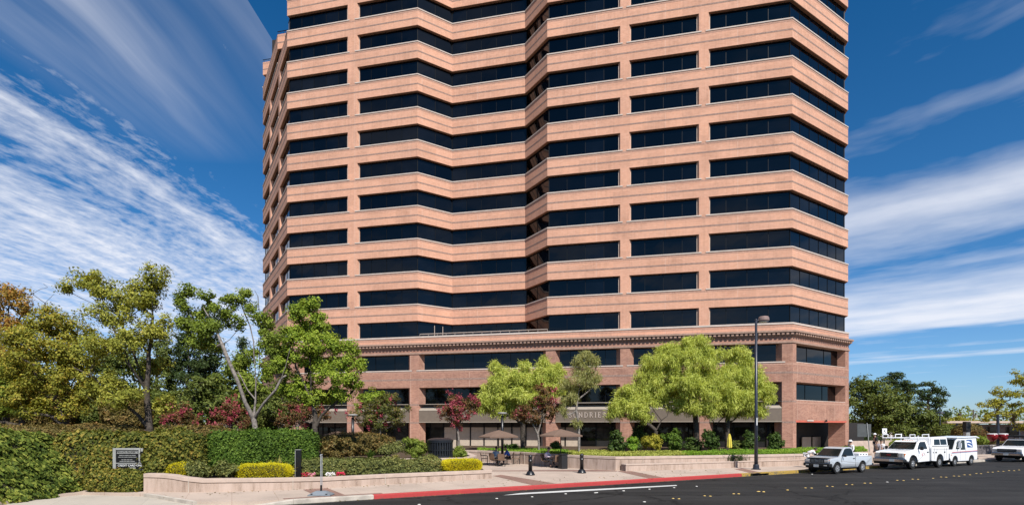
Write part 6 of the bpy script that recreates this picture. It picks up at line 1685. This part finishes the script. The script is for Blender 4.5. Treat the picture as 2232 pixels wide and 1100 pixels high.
# bollards
def bollard(px, py, label):
    p = P(px, py, PZ); t = thing('bollard', label, 'bollard', p, 0, 'black iron bollards')
    m = MB(); m.lathe((0, 0, 0), [(0.115, 0.25), (0.112, 0.78), (0.13, 0.79), (0.13, 0.84), (0.112, 0.85), (0.112, 1.02), (0.125, 1.03), (0.12, 1.10), (0.085, 1.17), (0.0, 1.20)], 20); m.build('post', [M['black']], t, smooth=True)
    m = MB(); m.lathe((0, 0, 0), [(0.27, 0.0), (0.27, 0.06), (0.23, 0.10), (0.20, 0.19), (0.15, 0.22), (0.12, 0.26)], 20); m.build('base', [M['black']], t, smooth=True)
bollard(1156, 1034.5, 'left black bollard, standing in front of the seated people')
bollard(1268, 1030.0, 'right black bollard, standing before the corner of the patio planter')
# black post in the planter
p = P(651, 1038, 0.5); t = thing('marker_post', 'square matt black post standing in the planter beside the flowers', 'post', (p.x, p.y, 0.5))
m = MB(); m.box((0, 0, 0.65), (0.25, 0.16, 1.3)); m.build('post_body', [M['black']], t, bevel=0.01)
m = MB(); m.box((-0.137, 0, 0.64), (0.02, 0.165, 1.26)); m.box((0, 0, 1.312), (0.27, 0.18, 0.02)); m.build('edge_trim', [M['galv']], t)
# portable sign stand
p = P(700, 1078.5, PZ); t = thing('sign_stand', 'portable sign stand with grey base and thin pale pole on the pavement', 'sign stand', p)
m = MB(); m.prism([(-0.46, -0.30), (0.46, -0.30), (0.46, 0.30), (-0.46, 0.30)], 0.0, 0.05)
vs = [(-0.45, -0.29, .05), (.45, -.29, .05), (.45, .29, .05), (-.45, .29, .05), (-.20, -.10, .19), (.20, -.10, .19), (.20, .10, .19), (-.20, .10, .19)]
m.add(vs, [(0, 1, 5, 4), (1, 2, 6, 5), (2, 3, 7, 6), (3, 0, 4, 7), (4, 5, 6, 7)]); m.build('base', [M['rubgrey']], t, bevel=0.02)
m = MB()
for s in (-.3, .3): m.lathe((s, -0.235, 0.085), [(0.05, -0.02), (0.05, 0.012), (0.02, 0.014), (0.0, 0.014)], 12)
m.build('socket', [M['black']], t)
m = MB(); m.tube([(0, 0, 0.15), (0, 0, 0.42)], 0.040, 10); m.build('sleeve', [M['black']], t)
m = MB(); m.tube([(-0.014, 0, 0.4), (-0.014, 0, 1.68)], 0.020, 8); m.tube([(0.03, 0.02, 0.4), (0.03, 0.02, 1.62)], 0.015, 8); m.tube([(-0.05, 0, 1.62), (0.06, 0, 1.68)], 0.014, 6); m.build('pole', [M['steel']], t)
# round slatted bin
p = P(960, 998.0, 1.04); t = thing('slatted_bin', 'large round black slatted metal bin with low domed lid on the upper planter', 'bin', (p.x, p.y, 1.02))
m = MB(); rr = 0.72
for i in range(30):
    an = 2 * math.pi * i / 30
    m.box((rr * math.cos(an), rr * math.sin(an), 0.60), (0.03, 0.085, 0.92), 0, an)
m.build('slats', [M['bin']], t)
m = MB()
for z0, z1 in ((0.0, 0.20), (0.98, 1.08)): m.lathe((0, 0, 0), [(rr - .04, z0), (rr + 0.045, z0), (rr + 0.045, z1), (rr - .04, z1)], 36)
m.lathe((0, 0, 0), [(rr - .03, .50), (rr + .03, .50), (rr + .03, .54), (rr - .03, .54)], 36)
m.build('hoop', [M['bin']], t)
m = MB(); m.lathe((0, 0, 0), [(rr + 0.06, 1.08), (rr + 0.06, 1.12), (rr * 0.85, 1.20), (rr * 0.45, 1.245), (0.0, 1.25)], 36); m.build('lid', [M['bin']], t, smooth=False)
m = MB(); m.lathe((0, 0, 0), [(0.60, 0.05), (0.60, 0.98)], 28); m.build('liner', [M['rubber']], t)
# path lamps with flat round heads
def path_lamp(px, Yl, top_py, label, z=0.84):
    X = XA(px, Yl); h = EYE + (HY - top_py) * Yl / FOC - z
    t = thing('path_lamp', label, 'lamp post', (X, Yl, z))
    m = MB(); m.tube([(0, 0, 0), (0, 0, h - 0.25)], [0.11, 0.10], 10); m.build('post', [M['black']], t, smooth=True)
    m = MB(); m.tube([(0, 0, h - .28), (0, 0, h - .12)], 0.05, 8); m.lathe((0, 0, h), [(0.0, -0.17), (0.10, -0.16), (0.34, -0.10), (0.36, -0.03), (0.30, 0.0), (0.0, 0.03)], 22); m.build('lamp_head', [M['galv']], t)
path_lamp(1095, 41.2, 898, 'black post lamp with flat disc head behind the left parasol')
path_lamp(769, 38.5, 902, 'black post lamp with flat disc head before the left brick pier', 1.0)
# parasols
def parasol(px, Yp, apex_py, edge_py, wpx, label, mat='umb', z=PZ, show=True):
    X = XA(px, Yp); s = Yp / FOC; za = EYE + (HY - apex_py) * s; ze = EYE + (HY - edge_py) * s; rr = wpx / 2 * s
    t = thing('parasol', label, 'parasol', (X, Yp, z))
    m = MB(); n = 8; vs = [(0, 0, za - z)]
    for ring, (f, dz) in enumerate(((0.5, 0.44), (1.0, 1.0))):
        for i in range(n):
            an = 2 * math.pi * (i + .5) / n; vs.append((rr * f * math.cos(an), rr * f * math.sin(an), za - z + (ze - za) * dz))
    fs = [(0, 1 + i, 1 + (i + 1) % n) for i in range(n)] + [(1 + i, 1 + n + i, 1 + n + (i + 1) % n, 1 + (i + 1) % n) for i in range(n)]
    for i in range(n):
        a_ = vs[1 + n + i]; vs.append((a_[0] * 1.0, a_[1] * 1.0, a_[2] - 0.10))
    fs += [(1 + n + i, 1 + 2 * n + i, 1 + 2 * n + (i + 1) % n, 1 + n + (i + 1) % n) for i in range(n)]
    m.add(vs, fs); m.build('canopy', [M[mat]], t)
    m = MB()
    for i in range(n):
        an = 2 * math.pi * (i + .5) / n
        m.tube([(0.03 * math.cos(an), 0.03 * math.sin(an), za - z - 0.05), (rr * .5 * math.cos(an), rr * .5 * math.sin(an), za - z + (ze - za) * .44 - 0.03), (rr * .98 * math.cos(an), rr * .98 * math.sin(an), ze - z - 0.03)], 0.010, 4)
    m.build('ribs', [M['plastic']], t)
    m = MB(); m.tube([(0, 0, 0.05), (0, 0, za - z - 0.02)], 0.028, 8); m.tube([(0, 0, za - z - .02), (0, 0, za - z + .07)], 0.03, 6); m.build('pole', [M['plastic']], t)
    m = MB(); m.lathe((0, 0, 0), [(0.30, 0), (0.30, 0.05), (0.05, 0.09), (0.05, 0.3)], 18); m.build('base', [M['plastic']], t)
    return t
parasol(1087, 39.0, 936, 950, 92, 'brown parasol over the table with the person in blue')
parasol(1222, 37.4, 934, 947.5, 98, 'brown parasol over the person in the pale pink top')
parasol(735, 40.5, 939, 947, 60, 'dark parasol barely showing over the brown shrubs, right of the bright tree', z=1.0)
parasol(300, 42, 933, 941, 70, 'dark parasol top showing over the ivy behind the tall airy tree', z=1.0)
t = thing('parasol', 'folded yellow parasol between dark camellias', 'parasol', (XA(1590, 42.6), 42.6, 0.84))
s = 42.6 / FOC; zt = EYE + (HY - 944) * s - 0.84; zb_ = max(0.15, EYE + (HY - 975) * s - 0.84)
m = MB(); n = 14; vs = []; pr_ = [(0.03, zt), (0.09, zt - .12), (0.15, zt * .62 + zb_ * .38), (0.20, zb_ + .12), (0.17, zb_)]
for r_, z_ in pr_:
    for i in range(n): an = 2 * math.pi * i / n; q = r_ * (1.0 if i % 2 else 0.68); vs.append((q * math.cos(an), q * math.sin(an), z_))
fs = [(j * n + i, j * n + (i + 1) % n, (j + 1) * n + (i + 1) % n, (j + 1) * n + i) for j in range(4) for i in range(n)] + [tuple(range(n))]
m.add(vs, fs); m.build('canopy', [M['umby']], t)
m = MB(); m.tube([(0, 0, -.2), (0, 0, zt + .1)], 0.025, 8); m.build('pole', [M['plastic']], t)
# cafe tables and chairs
def table(px, py, label, r=0.45):
    p = P(px, py, PZ); t = thing('cafe_table', label, 'table', p)
    m = MB(); m.lathe((0, 0, 0), [(0.0, 0.715), (r, 0.715), (r, 0.745), (0.0, 0.745)], 24); m.build('tabletop', [M['plastic']], t)
    for k in range(3):
        an = 2 * math.pi * k / 3 + .4
        m = MB(); m.tube([(0.06 * math.cos(an), .06 * math.sin(an), 0.71), (0.10 * math.cos(an), .10 * math.sin(an), 0.3), (0.36 * math.cos(an), .36 * math.sin(an), 0.0)], 0.018, 6); m.build('leg', [M['plastic']], t)
    return p
tb1 = table(1087, 1012.5, 'dark round table under the left brown parasol'); tb2 = table(1224, 1018, 'dark round table under the right brown parasol')
def chair(px, py, rz, label):
    p = P(px, py, PZ); t = thing('patio_chair', label, 'chair', p, rz, 'dark metal patio chairs')
    m = MB(); m.box((0, 0, 0.44), (0.46, 0.46, 0.025)); m.build('seat', [M['cbrown']], t, bevel=0.01)
    m = MB(); vs = [(-.22, -.23, .46), (-.22, .23, .46), (-.32, .23, .90), (-.32, -.23, .90)]; vs += [(x - .02, y, z) for x, y, z in vs]
    m.add(vs, [(0, 1, 2, 3), (7, 6, 5, 4), (0, 3, 7, 4), (1, 5, 6, 2), (2, 6, 7, 3), (0, 4, 5, 1)]); m.build('backrest', [M['cbrown']], t)
    for sx_ in (.21, -.21):
        for sy_ in (.23, -.23):
            m = MB(); m.tube([(sx_, sy_, 0.0), (sx_, sy_, 0.44)], 0.016, 6); m.build('leg', [M['plastic']], t)
    for sy_ in (.25, -.25):
        m = MB(); m.tube([(.22, sy_, .44), (.22, sy_, .64), (.10, sy_, .67), (-.24, sy_, .66), (-.28, sy_, .8)], 0.016, 6); m.build('armrest', [M['plastic']], t)
    return p
ch = [(1056, 1011, 0.1, 'dark patio chair standing empty left of the table, in profile'), (1077, 1014, 0.9, 'dark patio chair under the person in pale blue'), (1094, 1015.5, 1.4, 'dark patio chair with its back to the street, front of the left table'), (1111, 1011, 3.3, 'dark patio chair under the person in blue'),
      (1126, 1010.5, 3.2, 'dark patio chair standing empty right of the person in blue'), (1190, 1017, -0.6, 'dark patio chair under the person in the pale pink top'), (1214, 1019, 1.8, 'dark patio chair before the square bin'), (1209, 1013, 3.6, 'dark patio chair against the wall by the right table')]
chp = [chair(*c) for c in ch]
p = P(1227, 1020.5, PZ); t = thing('litter_bin', 'square dark litter bin at the end of the patio wall', 'bin', p, SA)
m = MB(); m.box((0, 0, 0.45), (0.46, 0.46, 0.90)); m.build('bin_body', [M['plastic']], t, bevel=0.02)
m = MB(); m.box((0, 0, 0.96), (0.50, 0.50, 0.10)); m.build('lid', [M['black']], t, bevel=0.03)

# ------------------------------------------------------------------ signs, poles and station on the right
def sign_post(name, label, px, Yq, base_py, top_py, lean=0.0, mat='galv', r=0.035, z=0.1):
    X = XA(px, Yq); t = thing(name, label, 'sign', (X, Yq, z)); h = EYE + (HY - top_py) * Yq / FOC - z
    m = MB(); m.tube([(0, 0, 0), (lean, 0, h)], r, 8); m.build('post', [M[mat]], t)
    return t, h
t, h = sign_post('street_sign', 'pale leaning sign post with the grey back of a large sign', 1897, 44.5, 990, 921, -0.28)
m = MB(); m.box((-0.48, 0.05, h - 0.62), (1.15, 0.03, 1.05)); m.build('sign_panel', [M['signgrey']], t, bevel=0.01)
t, h = sign_post('parking_sign', 'small white square sign on a black post behind the utility truck', 1927, 46, 990, 938, 0, 'black', 0.05)
m = MB(); m.box((0, -0.06, h - .02), (0.40, 0.03, 0.44)); m.build('sign_panel', [M['white']], t, bevel=0.01)
m = MB(); m.tube([(-.08, -.08, h - .10), (.0, -.08, h + .08), (.06, -.08, h + .02), (-.02, -.08, h - .02), (.08, -.08, h - .13)], 0.022, 5); m.build('symbol', [M['rubgrey']], t)
t = thing('ticket_machine', 'tall slim grey box with dark upper half behind the mail truck', 'kiosk', (XA(2107, 58), 58, 0.1))
h = EYE + (HY - 918) * 58 / FOC - .1
m = MB(); m.box((0, 0, h / 2 - .5), (0.42, 0.4, h - 1.0)); m.build('cabinet', [M['galv']], t, bevel=0.02)
m = MB(); m.box((0, 0, h - .55), (0.50, 0.5, 1.1)); m.build('head_unit', [M['plastic']], t, bevel=0.02)
def lamp_small(px, Yq, top, label):
    t = thing('street_lamp', label, 'street lamp', (XA(px, Yq), Yq, 0.1)); h = EYE + (HY - top) * Yq / FOC - .1
    m = MB(); m.tube([(0, 0, 0), (0, 0, h)], [0.08, 0.06], 8); m.build('pole', [M['navy']], t)
    m = MB(); m.lathe((0, 0, h), [(0.0, -0.05), (0.5, 0.0), (0.45, 0.16), (0.1, 0.25), (0.0, 0.26)], 16); m.build('lamp_head', [M['navy']], t)
lamp_small(2049, 70, 900, 'thin distant lamp pole among the green trees')
t = thing('banner_pole', 'dark pole at the kerb left of the white full size pickup', 'pole', (XA(2175, 49.5), 49.5, 0.1)); h = EYE + (HY - 905) * 49.5 / FOC
m = MB(); m.tube([(0, 0, 0), (0, 0, h)], [0.13, 0.11], 10); m.build('pole', [M['navy']], t)
m = MB(); m.lathe((0, 0, 0), [(0.25, 0), (0.25, 0.1), (0.15, 0.3)], 12); m.build('base', [M['navy']], t)
for px, lab in ((2163, 'glossy red rounded pot hung left of the dark pole'), (2186, 'glossy red rounded pot hung right of the dark pole')):
    t = thing('hanging_pot', lab, 'pot', (XA(px, 49.3), 49.3, EYE + (HY - 961) * 49.3 / FOC))
    m = MB(); m.lathe((0, 0, 0), [(0.0, 0.0), (0.16, 0.02), (0.34, 0.22), (0.42, 0.48), (0.40, 0.62), (0.34, 0.66), (0.0, 0.60)], 20); m.build('pot_body', [M['redpot']], t, smooth=True)
    m = MB(); m.lathe((0, 0, 0), [(0.36, 0.64), (0.40, 0.68), (0.30, 0.72), (0.0, 0.70)], 20); m.build('rim', [M['white']], t, smooth=True)
t = thing('utility_pole', 'distant wooden utility pole with crossarm against the sky', 'utility pole', (XA(2122, 130), 130, 0)); h = EYE + (HY - 892) * 130 / FOC
m = MB(); m.tube([(0, 0, 0), (0, 0, h)], [0.17, 0.13], 8); m.build('pole', [M['wood']], t)
m = MB(); m.box((0, 0, h - .35), (1.9, 0.14, 0.16)); m.box((0.35, 0, h - 1.2), (1.2, .12, .12)); m.build('crossarm', [M['wood']], t)
m = MB(); m.tube([(0.5, -.2, h - 2.0), (0.5, -.2, h - 1.3)], 0.2, 8); m.build('transformer', [M['galv']], t)
# low station building
t = thing('station_building', 'low dark flat roofed station building with a thin white roof edge', 'building', (XA(2160, 92), 92, 0))
s = 92 / FOC; zr = EYE + (HY - 919) * s
x0, x1 = XA(2055, 92), XA(2420, 92)
m = MB(); m.box(((x0 + x1) / 2, 96, zr - 0.0), (x1 - x0, 10, 0.35)); m.build('roof', [M['cap']], t, world=True)
m = MB(); m.box(((x0 + x1) / 2 + 1, 97.5, zr / 2 - .2), (x1 - x0 - 3, 6, zr - .4)); m.build('wall', [M['stone']], t, world=True)
m = MB()
for i in range(8): m.box((x0 + 2 + i * (x1 - x0 - 4) / 7, 91.5, zr / 2), (0.25, 0.25, zr - .36))
m.build('column', [M['navy']], t, world=True)
m = MB()
for i in range(7): m.box((x0 + 3.6 + i * (x1 - x0 - 4) / 7, 94.45, zr * .55), (2.2, 0.08, zr * .45))
m.build('window', [M['shopglass']], t, world=True)
# dark stone wall
t = thing('stone_wall', 'dark rough stone retaining wall between the mail truck and the white pickup', 'wall', (XA(2140, 55), 55, 0))
A, Bq = Vector((XA(2120, 54.5), 54.5)), Vector((XA(2300, 60), 60)); m = MB(); m.strip([A, Bq], 0, -0.5, 0.0, 0.95); m.build('wall_body', [M['stone']], t, world=True)
m = MB(); m.strip([A, Bq], 0.04, -0.54, 0.953, 1.05); m.build('coping', [M['kgrey']], t, world=True)
# low rail wall / hedge terrace beyond the pedestrians
t = thing('terrace_wall', 'pale low terrace walls behind the pedestrians', 'wall', (XA(1890, 58), 58, 0))
for z_, yy in ((0.75, 56), (1.35, 60)):
    m = MB(); A, Bq = Vector((XA(1856, yy), yy)), Vector((XA(1960, yy + 4), yy + 4)); m.strip([A, Bq], 0, -0.4, 0, z_); m.build('wall_body', [M['cap']], t, world=True)

# ------------------------------------------------------------------ people
def skin_obj(name, nodes, edges, radii, mat, parent, sub=1):
    me = bpy.data.meshes.new(name); me.from_pydata(nodes, edges, []); me.materials.append(mat)
    o = bpy.data.objects.new(name, me); COL.objects.link(o); o.parent = parent
    md = o.modifiers.new('skin', 'SKIN'); md.use_smooth_shade = True
    sv_ = me.skin_vertices[0].data
    for i, r in enumerate(radii): sv_[i].radius = (r, r) if not isinstance(r, tuple) else r
    sv_[0].use_root = True
    ss = o.modifiers.new('sub', 'SUBSURF'); ss.levels = sub; ss.render_levels = sub
    return o
def person(label, loc, rz, J, shirt, legs, hair='hair', hat=None, holding=None):
    """J: joint positions (x forward, y left, z up)"""
    t = thing('person', label, 'person', loc, rz)
    n = []; e = []; r = []
    def add(p, rad, par=None):
        n.append(tuple(p)); r.append(rad)
        if par is not None: e.append((par, len(n) - 1))
        return len(n) - 1
    pel = add(J['pelvis'], (0.15, 0.12)); che = add(J['chest'], (0.165, 0.125), pel); nec = add(J['neck'], 0.06, che); hea = add(J['head'], (0.085, 0.10), nec); add(tuple(Vector(J['head']) + Vector((0.01, 0, 0.09))), (0.07, 0.085), hea)
    hands = {}
    for s in ('l', 'r'):
        sh = add(J['sh_' + s], 0.062, che); el = add(J['el_' + s], 0.046, sh); wr = add(J['wr_' + s], 0.031, el)
        d = (Vector(J['wr_' + s]) - Vector(J['el_' + s])).normalized(); up = Vector((0, 0, 1)); sd_ = d.cross(up); sd_ = sd_.normalized() if sd_.length > .1 else Vector((0, 1, 0))
        pal = add(Vector(J['wr_' + s]) + d * 0.075, (0.036, 0.022), wr); hands[s] = Vector(J['wr_' + s]) + d * 0.08
        for k, (off, ln) in enumerate(((-.03, .065), (-.01, .08), (.01, .075), (.03, .06))):
            f1 = add(Vector(J['wr_' + s]) + d * (0.10) + sd_ * off, 0.009, pal); add(Vector(J['wr_' + s]) + d * (0.10 + ln) + sd_ * off * 1.15 - up * 0.025, 0.008, f1)
        th = add(Vector(J['wr_' + s]) + d * 0.06 + sd_ * (-.05 if s == 'l' else .05), 0.010, pal); add(Vector(J['wr_' + s]) + d * 0.105 + sd_ * (-.065 if s == 'l' else .065), 0.009, th)
        hp = add(J['hip_' + s], 0.085, pel); kn = add(J['kn_' + s], 0.058, hp); an = add(J['an_' + s], 0.040, kn); add(Vector(J['an_' + s]) + Vector((J.get('foot', .15), 0, -0.05)), 0.036, an)
    skin_obj('body', n, e, r, M['skin'], t)
    # shirt
    n = []; e = []; r = []
    pel = add(Vector(J['pelvis']) + Vector((0, 0, 0.02)), (0.17, 0.14)); che = add(J['chest'], (0.185, 0.145), pel); add(Vector(J['chest']).lerp(Vector(J['neck']), 0.75), 0.085, che)
    for s in ('l', 'r'):
        sh = add(J['sh_' + s], 0.078, che); el = add(J['el_' + s], 0.060, sh); add(Vector(J['el_' + s]).lerp(Vector(J['wr_' + s]), 0.75), 0.047, el)
    skin_obj('top', n, e, r, M[shirt], t)
    n = []; e = []; r = []
    pel = add(J['pelvis'], (0.168, 0.135))
    for s in ('l', 'r'):
        hp = add(J['hip_' + s], 0.098, pel); kn = add(J['kn_' + s], 0.072, hp); add(Vector(J['kn_' + s]).lerp(Vector(J['an_' + s]), 0.93), 0.058, kn)
    skin_obj('trousers', n, e, r, M[legs], t)
    for s in ('l', 'r'):
        m = MB(); a_ = Vector(J['an_' + s]); m.ell((a_.x + J.get('foot', .15) * .5, a_.y, a_.z - 0.045), (0.145, 0.052, 0.055), 12, 8); m.build('shoe', [M['rubber']], t, smooth=True)
    h = Vector(J['head']) + Vector((0.0, 0, 0.05))
    m = MB(); m.ell((h.x - 0.022, h.y, h.z + 0.03), (0.100, 0.092, 0.105), 14, 10); m.build('hair', [M[hair]], t, smooth=True)
    m = MB(); m.ell((h.x + 0.092, h.y, h.z - 0.035), (0.022, 0.014, 0.024), 8, 6); m.build('nose', [M['skin']], t, smooth=True)
    m = MB()
    for s in (.034, -.034): m.ell((h.x + 0.084, h.y + s, h.z - 0.010), (0.008, 0.012, 0.007), 8, 6)
    m.ell((h.x + 0.082, h.y, h.z - 0.085), (0.008, 0.024, 0.006), 8, 6)
    m.build('face_features', [M['hair']], t, smooth=True)
    m = MB()
    for s in (.088, -.088): m.ell((h.x - 0.0, h.y + s, h.z - 0.02), (0.02, 0.012, 0.03), 8, 6)
    m.build('ear', [M['skin']], t, smooth=True)
    if hat:
        m = MB(); m.lathe((h.x, h.y, h.z + 0.05), [(0.17, 0.0), (0.165, 0.015), (0.11, 0.03), (0.105, 0.09), (0.07, 0.12), (0.0, 0.125)], 18); m.build('hat', [M[hat]], t, smooth=True)
    return t
def sit(lean=0.1, fold=0.0):
    return dict(pelvis=(0, 0, .52), chest=(lean, 0, .86), neck=(lean + .06, 0, 1.08), head=(lean + .13, 0, 1.22), sh_l=(lean, .19, .98), sh_r=(lean, -.19, .98), el_l=(lean + .16, .25, .74), el_r=(lean + .16, -.25, .74),
        wr_l=(lean + .38, .12, .76), wr_r=(lean + .38, -.12, .76), hip_l=(.06, .10, .50), hip_r=(.06, -.10, .50), kn_l=(.46, .12, .50), kn_r=(.46, -.12, .50), an_l=(.46 + fold, .12, .10), an_r=(.46 - fold * .4, -.12, .10))
def stand(step=0.12, arm=0.05):
    return dict(pelvis=(0, 0, .96), chest=(.02, 0, 1.27), neck=(.03, 0, 1.48), head=(.06, 0, 1.60), sh_l=(.01, .19, 1.40), sh_r=(.01, -.19, 1.40), el_l=(-.02 + arm, .25, 1.13), el_r=(-.02 - arm, -.25, 1.13), wr_l=(.10 + arm, .25, .90), wr_r=(.06 - arm, -.25, .90),
        hip_l=(0, .10, .92), hip_r=(0, -.10, .92), kn_l=(step * .7 + .03, .10, .50), kn_r=(-step * .4 + .03, -.10, .50), an_l=(step, .10, .10), an_r=(-step, -.10, .10))
person('person in pale blue top seated with their back to the street at the left table', (chp[1].x, chp[1].y, PZ), 0.9, sit(.14, .05), 'cpale', 'cdark')
person('person in bright blue top leaning on the left table', (chp[3].x, chp[3].y, PZ), 3.3, sit(.20, .06), 'cblue', 'cdark')
person('person in pale pink top and dark trousers seated under the right parasol', (chp[5].x, chp[5].y, PZ), -0.5, sit(.10, .18), 'cpink', 'cdark')
def walker(label, px, Yq, rz, shirt, legs, hat=None, z=PZ, J=None): return person(label, (XA(px, Yq), Yq, z), rz, J or stand(), shirt, legs, hat=hat)
walker('pedestrian in white shirt and white hat behind the silver pickup', 1855, 41.0, 3.4, 'cwhite', 'cdark', 'cwhite')
walker('pedestrian in a patterned grey shirt left of the utility truck hood', 1912, 43.0, 3.6, 'cplaid', 'cdark')
walker('pedestrian in a white top close beside the grey shirted one', 1921, 43.4, 3.9, 'cwhite', 'cbrown')
walker('pedestrian with a white cap further back behind the leaning sign post', 1908, 52.0, 3.2, 'cdark', 'cdark', 'cwhite', 0.5)
Jb = stand(); Jb.update(pelvis=(-.12, 0, .93), chest=(.16, 0, 1.10), neck=(.36, 0, 1.19), head=(.47, 0, 1.20), sh_l=(.26, .19, 1.13), sh_r=(.26, -.19, 1.13), el_l=(.40, .24, .88), el_r=(.40, -.24, .88), wr_l=(.62, .14, .84), wr_r=(.62, -.14, .84), hip_l=(-.12, .1, .9), hip_r=(-.12, -.1, .9))
pb = P(1771, 1019, PZ)
person('person in white bending down between the silver pickup and the planter wall', (XA(1762, 37.2), 37.2, PZ), -0.2, Jb, 'cwhite', 'cwhite')
